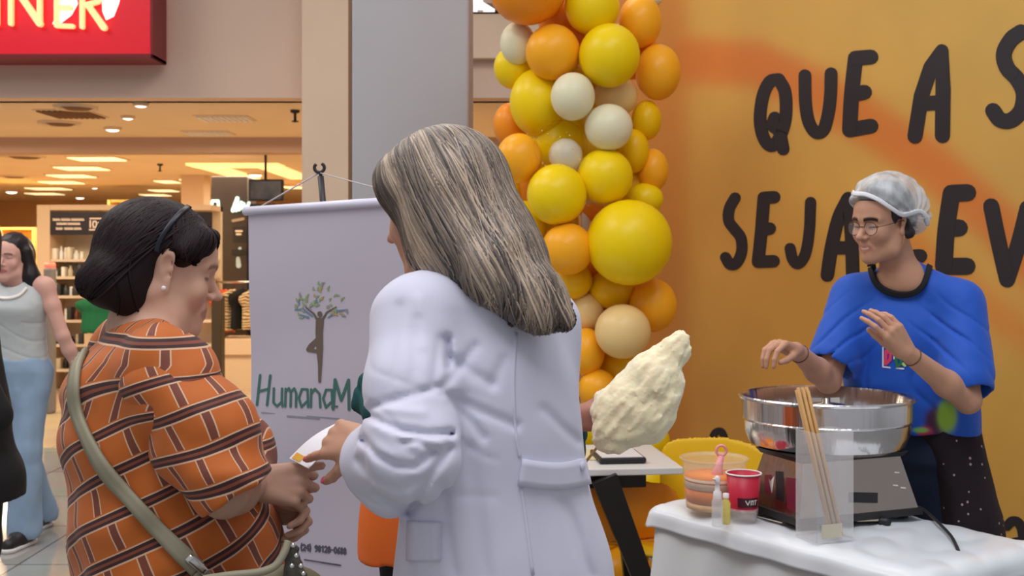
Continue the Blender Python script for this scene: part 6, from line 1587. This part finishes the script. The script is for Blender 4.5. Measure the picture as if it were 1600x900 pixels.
def colT(V):
    q = proj(V); c = np.tile(lin((20, 84, 190)), (len(V), 1)); L_ = (q[:, 1] > 640)
    def blob(cx, cy, rx, ry, cc):
        m = 1 / (1 + np.exp((np.hypot((q[:, 0] - cx) / rx, (q[:, 1] - cy) / ry) - 1) * 9)); m = (m * (V[:, 1] < 3.46))[:, None]; c[:] = c * (1 - m) + lin(cc) * m
    blob(1462, 660, 17, 24, (70, 24, 60)); blob(1446, 676, 12, 10, (170, 40, 80)); blob(1480, 650, 15, 26, (150, 190, 60)); blob(1438, 672, 12, 4, (130, 190, 90)); return c
m_blueC = mat('blue_shirt_print', rough=.68, attr='Col', sheen=.12)
shirt = skin_mesh('shirt', FT, .004, m_blueC, pC, color=colT)
# black collar ring following the neckline
th_ = np.linspace(0, 2 * math.pi, 49); cN = W(1404, 417, 3.325)
RP = np.array([cN + lC * .0745 * math.cos(a) + fC * .080 * math.sin(a) + vec(0, 0, .014 - .074 * max(0, math.sin(a)) ** .8) for a in th_])
for _ in range(4): RP = RP - FT.grad(RP) * FT(RP)[:, None] * .8
for _ in range(3): RP[1:-1] = (RP[:-2] + RP[2:]) / 2
FU2 = Field(); FU2.ops = FT.ops + FBC.ops; FU2.dsp = []
V, Fc = drape(FU2, [(1360, 413), (1363, 428), (1370, 443), (1385, 454), (1406, 460), (1427, 458), (1441, 447), (1448, 431), (1453, 414)], 4.6, off=.004, cols=5, thick=.003); MB().add(V, Fc).build('collar_band', m_blk, shirt)
# colourful chest print
sp_ = lambda x, y: (lambda H: H + FT.grad(H[None])[0] * .0015)(march(FT, np.array([float(x)]), np.array([float(y)]))[0])
for nm_, cc, paths, r_ in [('pink_letter', (232, 70, 110), [[(1385, 548), (1384, 568)], [(1385, 548), (1392, 552), (1391, 562), (1385, 568)]], 2.4), ('white_letter', (230, 230, 235), [[(1398, 548), (1397, 560)], [(1380, 543), (1380, 573), (1412, 576)]], 1.2), ('green_letter', (40, 120, 70), [[(1401, 558), (1407, 560), (1409, 568), (1402, 572), (1400, 560)]], 2.2), ('pale_green_dot', (190, 220, 120), [[(1411, 568), (1414, 571)]], 2.0)]:
    mb = MB(); strokes(mb, sp_, nrm(vec(-.3, -.95, 0)), paths, r_, .001); mb.build(nm_, mat(nm_ + '_ink', srgb(*cc), .6), shirt, smooth=False)
# trousers with a dark speckled wrap
m_jean = mat('navy_denim', srgb(30, 42, 66), .85, bump=(200, .2, .001))
trousers(lC[:2], hipC, ftC, 1.01, m_jean, pC, .98, .07, h=.007)
FW_ = Field(); FW_.add(LOFT([(.50, 1.275, 3.42, .175, .165), (.70, 1.268, 3.42, .185, .165), (.85, 1.245, 3.43, .180, .150), (.97, 1.228, 3.435, .165, .130), (1.015, 1.225, 3.435, .158, .125)], lC[:2]), .02)
FW_.sub(E(W(1408, 860, 3.22), (.165, .26, .42)), .02); FW_.disp(lambda P: .004 * fbm(P, 9, 3) + .004 * np.sin(P[..., 0] * 60 + P[..., 2] * 6))
m_spk = mat('dark_speckled_cloth', srgb(34, 22, 28), .85); N, L, b = nodes(m_spk)
vo = N.new('ShaderNodeTexVoronoi'); vo.inputs['Scale'].default_value = 38; tc = N.new('ShaderNodeTexCoord'); L.new(tc.outputs['Object'], vo.inputs['Vector'])
cr = N.new('ShaderNodeValToRGB'); cr.color_ramp.interpolation = 'CONSTANT'; cr.color_ramp.elements[0].color = (*srgb(176, 156, 160), 1); cr.color_ramp.elements[1].position = .14; cr.color_ramp.elements[1].color = (*srgb(34, 22, 28), 1)
L.new(vo.outputs['Distance'], cr.inputs[0]); L.new(cr.outputs[0], b.inputs['Base Color'])
skin_mesh('wrap_skirt', FW_, .006, m_spk, pC)
shoes(lC[:2], ftC, m_dark, pC)
# hair: dark hair pulled back under the net, low bun
FHC2 = Field(); FHC2.add(hC.e((0, -.016, .040), (.080, .100, .088)), .02); FHC2.add(hC.e((0, -.098, -.010), (.040, .036, .040)), .03)
FHC2.add(hC.c((-.072, .010, .022), (-.074, -.025, -.035), .016, .020), .02); FHC2.add(hC.c((.072, .010, .022), (.074, -.025, -.035), .016, .020), .02)
FHC2.sub(hC.e((0, .120, -.035), (.105, .082, .112)), .010); FHC2.sub(hC.e((-.092, .006, -.012), (.030, .024, .034)), .006); FHC2.sub(hC.e((.092, .006, -.012), (.030, .024, .034)), .006)
hair_mesh('hair', FHC2, .0038, None, (38, 30, 30), m_hair, pC)
FN = Field(); FN.add(hC.e((0, -.026, .054), (.100, .118, .100)), .02); FN.add(hC.e((-.01, -.090, .006), (.080, .062, .064)), .05)
FN.disp(lambda P: (lambda L_: .0038 * np.sin(np.arctan2(L_[..., 2] - .005, L_[..., 1] + .035) * 15 + 2.5 * noise3(P, 12)) * np.clip(np.abs(L_[..., 0]) / .05, .25, 1) + .0022 * fbm(P, 22, 3))(hC.local(P)))
FN.clip(HALF(hC.p(0, .030, .046), hC.R @ nrm(vec(0, .62, -.78))), .006)
FN.sub(hC.e((0, .140, -.030), (.13, .066, .080)), .006)
m_net = mat('white_hairnet', srgb(222, 226, 228), .8); N, L, b = nodes(m_net)
nn = N.new('ShaderNodeTexNoise'); nn.inputs['Scale'].default_value = 28; nn.inputs['Detail'].default_value = 5; tc = N.new('ShaderNodeTexCoord'); mp = N.new('ShaderNodeMapping'); mp.inputs['Scale'].default_value = (1, 1, .35); L.new(tc.outputs['Object'], mp.inputs[0]); L.new(mp.outputs[0], nn.inputs['Vector'])
mr = N.new('ShaderNodeMapRange'); mr.inputs[1].default_value = .38; mr.inputs[2].default_value = .66; mr.inputs[3].default_value = .36; mr.inputs[4].default_value = .74; L.new(nn.outputs['Fac'], mr.inputs[0]); L.new(mr.outputs[0], b.inputs['Alpha'])
net = skin_mesh('hairnet', FN, .0032, m_net, pC)
FN2 = Field(); FN2.ops = FN.ops[:2]
rimp = [(1331, 299), (1336, 303), (1352, 304), (1372, 312), (1392, 325), (1408, 335), (1420, 334), (1436, 330), (1446, 338), (1450, 352)]
V, Fc = drape(FN2, rimp, 3.2, off=.000, cols=4, thick=.0035); MB().add(V, Fc).build('elastic_edge', mat('white_elastic', srgb(226, 228, 230), .8), net)
# glasses
m_gl_ = mat('thin_glasses_frame', srgb(92, 66, 50), .3, .5)
gla = None
for q in (-1, 1):
    c = hC.p(q * .032, .094, -.005); ring_ = [c + hC.R @ (vec(.0225 * math.cos(a), -.010 * q * math.cos(a) * 0 - .004 * abs(math.cos(a)), .0195 * math.sin(a))) for a in np.linspace(0, 2 * math.pi, 37)]
    gb = MB().tube(ring_, .0011, 6, cap=False).build('glasses_rim', m_gl_, pC)
    mb = MB(); mb.add(ring_[:-1], [tuple(range(36))]); mb.build('lens', mat('spectacle_lens', (1, 1, 1), .02, alpha=.10, spec=1.0), gb, smooth=False)
    MB().tube([hC.p(q * .0545, .090, -.001), hC.p(q * .072, .070, .002), hC.p(q * .080, .000, .006), hC.p(q * .078, -.012, -.002)], .0011, 6).build('temple_arm', m_gl_, gb)
MB().tube([hC.p(-.0105, .0945, .000), hC.p(0, .097, .002), hC.p(.0105, .0945, .000)], .0011, 6).build('glasses_bridge', m_gl_, pC)
ep = hC.p(-.078, .002, -.040); MB().tube([ep, ep + vec(0, 0, -.010), ep + vec(-.003, -.002, -.024), ep + vec(.002, -.002, -.027)], .0012, 6).build('gold_earring', mat('gold', srgb(226, 180, 90), .2, 1.0), pC)
for (Wp_, D_) in ((WRC, nrm(ERC - WRC)), (WLC, nrm(ELC - WLC))):
    c0 = Wp_ + D_ * .028; a_ = nrm(np.cross(D_, vec(0, 0, 1))); b2 = np.cross(D_, a_)
    MB().tube([c0 + .0265 * (math.cos(t_) * a_ + math.sin(t_) * b2) for t_ in np.linspace(0, 2 * math.pi, 25)], .0012, 6, cap=False).build('bracelet', m_br if D_ is None else mat('thin_bracelet', srgb(90, 60, 46), .4), pC)
print('C', round(time.time() - T0, 1))

# ================================================================== WALKING WOMAN (far left)
lD = vec(.99, -.10, 0); fD = vec(-.10, -.99, 0); YD = 6.06
cD = vec((28 - 800) / FPX * YD, YD, 0)
pD = empty('person', cD, 'long-haired brunette in a pale grey tank top and light jeans walking at the far left', 'person')
hD = Head(W(18, 402, YD - .03), Rhead((-.12, -.99), 3, 2), 1.0, 1.0, 1.0, .3)
SRD, SLD = cD + vec(-.155, .02, 1.345), cD + vec(.150, -.02, 1.345)
ELD, WLD = W(98, 525, YD - .02), W(126, 585, YD + .06)
ERD, WRD = cD + vec(-.22, .05, 1.08), cD + vec(-.22, -.05, .84)
hipD = cD + vec(0, 0, .93); ftD = [(cD[0] - .02 + .0, YD + .28), (W(38, 0, 5.98)[0], 5.98)]
ftD[0] = (W(62, 0, 6.35)[0], 6.38)
FD = Field(); hD.build(FD); limbs(FD, lD[:2], SRD, SLD, ERD, ELD, WRD, WLD, cD + vec(-.02, 0, 1.40), None, hipD, ftD, hD, arm=.041, thick=.92, bust=.06, neck=.048)
hand(FD, WLD, WLD - ELD, vec(0, -1, .2), vec(1, 0, 0), .95, curl=[(.3, .5, .3)] * 4); hand(FD, WRD, vec(0, -.2, -1), vec(0, -1, 0), vec(-1, 0, 0), .95, curl=[(.3, .5, .3)] * 4)
skin_mesh('body', FD, .0048, m_skin, pD, color=lambda V: hD.tint(V, np.tile(lin((222, 172, 156)), (len(V), 1)), lips=(176, 84, 86), brow=(50, 34, 34), lash=(40, 26, 26)))
hD.eyes(pD, (50, 34, 26), .1)
FTD = Field(); FTD.add(LOFT([(.905, cD[0], YD, .165, .115), (1.05, cD[0], YD, .150, .108), (1.14, cD[0], YD - .01, .150, .115), (1.23, cD[0], YD - .02, .160, .128), (1.30, cD[0], YD - .005, .158, .105), (1.365, cD[0], YD + .005, .135, .070)], lD[:2]), .02)
for q in (-1, 1): FTD.add(C(cD + vec(q * .085, .01, 1.33), cD + vec(q * .105, .01, 1.375), .045, .030, flat=(0, 1, 0), ratio=1.4), .03)
FTD.sub(E(cD + vec(-.01, -.07, 1.40), (.075, .10, .065)), .006); FTD.disp(lambda P: .0035 * fbm(P, 12, 3) + .004 * crease(P[..., 2] * 36 + P[..., 0] * 12 + 2 * noise3(P, 6), .5) * (P[..., 2] < 1.16))
tk = skin_mesh('tank_top', FTD, .0055, mat('pale_grey_jersey', srgb(190, 196, 196), .75), pD)
FJ = Field(); FJ.ops = FTD.ops + FD.ops
V, Fc = drape(FJ, [(-14, 452), (-4, 464), (12, 467), (30, 462), (42, 450)], 2.2, off=.004, cols=3, thick=.006); MB().add(V, Fc).build('necklace', mat('pearl_beads', srgb(232, 226, 220), .25), pD)
mjd = mat('light_blue_denim', srgb(142, 166, 192), .85, var=.10, vscale=6)
trousers(lD[:2], hipD, ftD, .965, mjd, pD, .95, .088, h=.008, fold=.007)
shoes(lD[:2], ftD, m_dark, pD, sole=m_white)
FHD = Field(); FHD.add(hD.e((0, -.024, .040), (.084, .104, .092)), .02)
for q in (-1, 1):
    FHD.add(hD.c((q * .080, -.012, .03), (q * .098, -.020, -.10), .024, .040), .03); FHD.add(hD.c((q * .098, -.015, -.10), (q * .125, .005, -.23), .046, .026), .03)
FHD.add(hD.c((0, -.07, 0), (0, -.085, -.18), .08, .075), .04)
FHD.sub(hD.e((0, .125, -.055), (.080, .100, .122)), .012); FHD.disp(lambda P: .003 * noise3(P * np.array((1, 1, .2), np.float32), 60))
hair_mesh('hair', FHD, .0055, None, (28, 20, 22), m_hair, pD)

# ================================================================== PERSON IN BLACK (cut by the left edge)
YE = 4.0; cE = vec((-62 - 800) / FPX * YE, YE, 0); lE = vec(0.2, .98, 0)
pE = empty('person', cE, 'person in a black coat cut off by the left edge in front of the jeans', 'person')
hE = Head(cE + vec(0, 0, 1.55), Rhead((-.98, .2), 5), .98)
FE = Field(); hE.build(FE)
SRE, SLE = cE + vec(.03, -.17, 1.32), cE + vec(-.03, .17, 1.32); ERE, WRE = W(-10, 650, 3.86), cE + vec(-.10, -.2, .92); ELE, WLE = cE + vec(-.02, .2, 1.05), cE + vec(-.18, .2, .9)
ftE = [(cE[0] + .0, YE - .12), (cE[0] - .05, YE + .12)]
limbs(FE, lE[:2] * 1.0, SRE, SLE, ERE, ELE, WRE, WLE, cE + vec(0, 0, 1.37), None, cE + vec(0, 0, .9), ftE, hE)
hand(FE, WRE, WRE - ERE, vec(-1, 0, .2), vec(0, -1, 0)); hand(FE, WLE, WLE - ELE, vec(-1, 0, .2), vec(0, 1, 0))
skin_mesh('body', FE, .007, m_skin, pE, color=lambda V: hE.tint(V, np.tile(lin((200, 150, 130)), (len(V), 1))))
FK = Field(); hemz = W(0, 777, YE)[2]
FK.add(LOFT([(hemz, W(-62, 0, YE)[0], YE, .19, .218), (hemz + .09, W(-62, 0, YE)[0], YE, .19, .215), (.84, W(-68, 0, YE)[0], YE, .18, .190), (.97, W(-72, 0, YE)[0], YE, .18, .185), (1.10, W(-74, 0, YE)[0], YE, .17, .165), (1.35, cE[0], YE, .14, .09)], lE[:2]), .03)
FK.add(C(SRE, ERE + vec(-.01, 0, 0), .06, .065), .03); FK.add(C(ERE + vec(-.01, 0, 0), WRE, .06, .05), .03); FK.add(C(SLE, ELE, .06, .055), .03); FK.add(C(ELE, WLE, .055, .045), .03)
FK.disp(lambda P: .005 * fbm(P, 8, 3)); skin_mesh('coat', FK, .007, m_blk, pE)
trousers(lE[:2], cE + vec(0, 0, .9), ftE, .96, m_blk, pE, 1.0, .07, h=.010); shoes(lE[:2], ftE, m_dark, pE)
FHE = Field(); FHE.add(hE.e((0, -.02, .04), (.086, .108, .094)), .02); FHE.add(hE.c((0, -.07, 0), (0, -.08, -.10), .08, .06), .03); FHE.sub(hE.e((0, .12, -.05), (.09, .075, .105)), .01)
hair_mesh('hair', FHE, .007, None, (40, 28, 24), m_hair, pE)

# ================================================================== PERSON HIDDEN BEHIND THE WHITE COAT
YF = 2.62; cF = vec(-.10, YF, 0); lF = vec(-1, 0, 0) * -1.0
pF = empty('person', cF, 'person hidden behind the white coat, teal sleeve and orange tunic showing, holding candy floss', 'person')
lF = vec(1.0, 0, 0)      # faces the camera: own left is on the picture's right
hF = Head(vec(-.085, 2.60, 1.50), Rhead((0.1, -1), 4), .95)
SRF, SLF = vec(-.225, YF, 1.29), vec(.06, YF, 1.29)
ERF, WRF = W(594, 622, 2.60), W(600, 668, 2.46); ELF, WLF = vec(.112, 2.60, 1.06), W(898, 655, 2.47)
ftF = [(-.19, YF), (.0, YF)]
FF = Field(); hF.build(FF); limbs(FF, lF[:2], SRF, SLF, ERF, ELF, WRF, WLF, vec(-.09, 2.61, 1.34), None, vec(-.10, YF, .86), ftF, hF, arm=.040, thick=.86, sc=.96)
hand(FF, WLF, vec(.75, -.25, .05), vec(.1, -.2, 1), vec(.0, -1, .1), .85, curl=[(1.1, 1.1, .7)] * 4, thumb=(.5, .6, .5)); hand(FF, WRF, vec(.9, -.3, .1), vec(0, 0, 1), vec(0, -1, 0), .85)
skin_mesh('body', FF, .0048, m_skin, pF, color=lambda V: hF.tint(V, np.tile(lin((176, 124, 108)), (len(V), 1))))
FG = Field(); FG.add(LOFT([(1.02, -.10, YF, .165, .125), (1.15, -.10, YF, .160, .12), (1.25, -.09, YF, .155, .11), (1.32, -.09, YF, .10, .07)], lF[:2]), .02)
FG.add(C(SRF, ERF, .050, .040), .03); FG.add(C(ERF, ERF * .5 + WRF * .5, .052, .045), .02); FG.add(C(SLF, ELF, .055, .05), .03); FG.add(C(ELF, ELF * .45 + WLF * .55, .05, .042), .02)
FG.add(C(vec(-.09, YF, 1.30), SRF, .045, .052), .04); FG.add(C(vec(-.09, YF, 1.30), SLF, .045, .052), .04); FG.add(C(W(574, 596, 2.585), W(556, 634, 2.575), .022, .012, flat=(0, 1, 0), ratio=.6), .02)
FG.disp(lambda P: .004 * crease(P[..., 2] * 50 + P[..., 0] * 30 + 2 * noise3(P, 9), .5)); skin_mesh('jacket', FG, .005, mat('teal_cloth', srgb(14, 74, 76), .8), pF)
FO = Field(); zh = W(0, 872, 2.60)[2]; xl_ = W(556, 0, 2.60)[0]; xr_ = .10
FO.add(LOFT([(zh, (xl_ + xr_) / 2, YF, (xr_ - xl_) / 2, .15), (zh + .05, (xl_ + xr_) / 2, YF, (xr_ - xl_) / 2 - .002, .15), (zh + .17, (W(572, 0, 2.6)[0] + xr_) / 2, YF, (xr_ - W(572, 0, 2.6)[0]) / 2, .14), (1.12, -.10, YF, .172, .13)], lF[:2]), .01)
FO.disp(lambda P: .004 * np.sin(P[..., 0] * 60 + P[..., 2] * 6)); skin_mesh('tunic', FO, .006, mat('orange_cloth', srgb(236, 112, 36), .7), pF)
trousers(lF[:2], vec(-.115, YF, .86), ftF, .92, m_blk, pF, .98, .07, h=.009, sc=.95); shoes(lF[:2], ftF, m_dark, pF)
FHF = Field(); FHF.add(hF.e((0, -.02, .036), (.082, .100, .088)), .02); FHF.sub(hF.e((0, .12, -.05), (.09, .075, .105)), .01); hair_mesh('hair', FHF, .007, None, (44, 32, 28), m_hair, pF)
# candy floss
FX = Field(); Yc_ = 2.43
for (x_, y_, rx, ry) in [(974, 652, 46, 50), (992, 628, 46, 50), (1018, 640, 36, 38), (1022, 596, 42, 44), (1048, 560, 30, 34), (1064, 536, 18, 24), (948, 680, 26, 32), (1036, 625, 24, 30), (944, 640, 20, 30), (1026, 655, 24, 26), (996, 672, 30, 24)]:
    FX.add(E(W(x_, y_, Yc_ + rng.uniform(-.01, .01)), (rx / FPX * Yc_, min(rx, 40) / FPX * Yc_ * .85, ry / FPX * Yc_)), .025)
FX.disp(lambda P: .010 * fbm(P, 14, 3) + .0035 * noise3(np.stack([(P[..., 0] * .62 + P[..., 2] * .78) * .28, P[..., 1], P[..., 0] * .78 - P[..., 2] * .62], -1), 95) + .0018 * noise3(np.stack([(P[..., 0] * .62 + P[..., 2] * .78) * .2, P[..., 1], P[..., 0] * .78 - P[..., 2] * .62], -1), 240) + .0014 * noise3(P, 320))
m_fl = mat('spun_sugar', srgb(250, 236, 196), .95, sss=.5, sheen=.6, bump=(160, .5, .0015)); 
cf = skin_mesh('candy_floss', FX, .0032, m_fl, rel=1)
tag(cf, 'large fluffy cream coloured candy floss held up beside the white coat', 'candy floss')
MB().tube([W(915, 722, 2.43), W(1010, 600, 2.43)], .003, 8).build('candy_stick', m_wood, cf)
print('people', round(time.time() - T0, 1))
print('script seconds', round(time.time() - T0, 1))
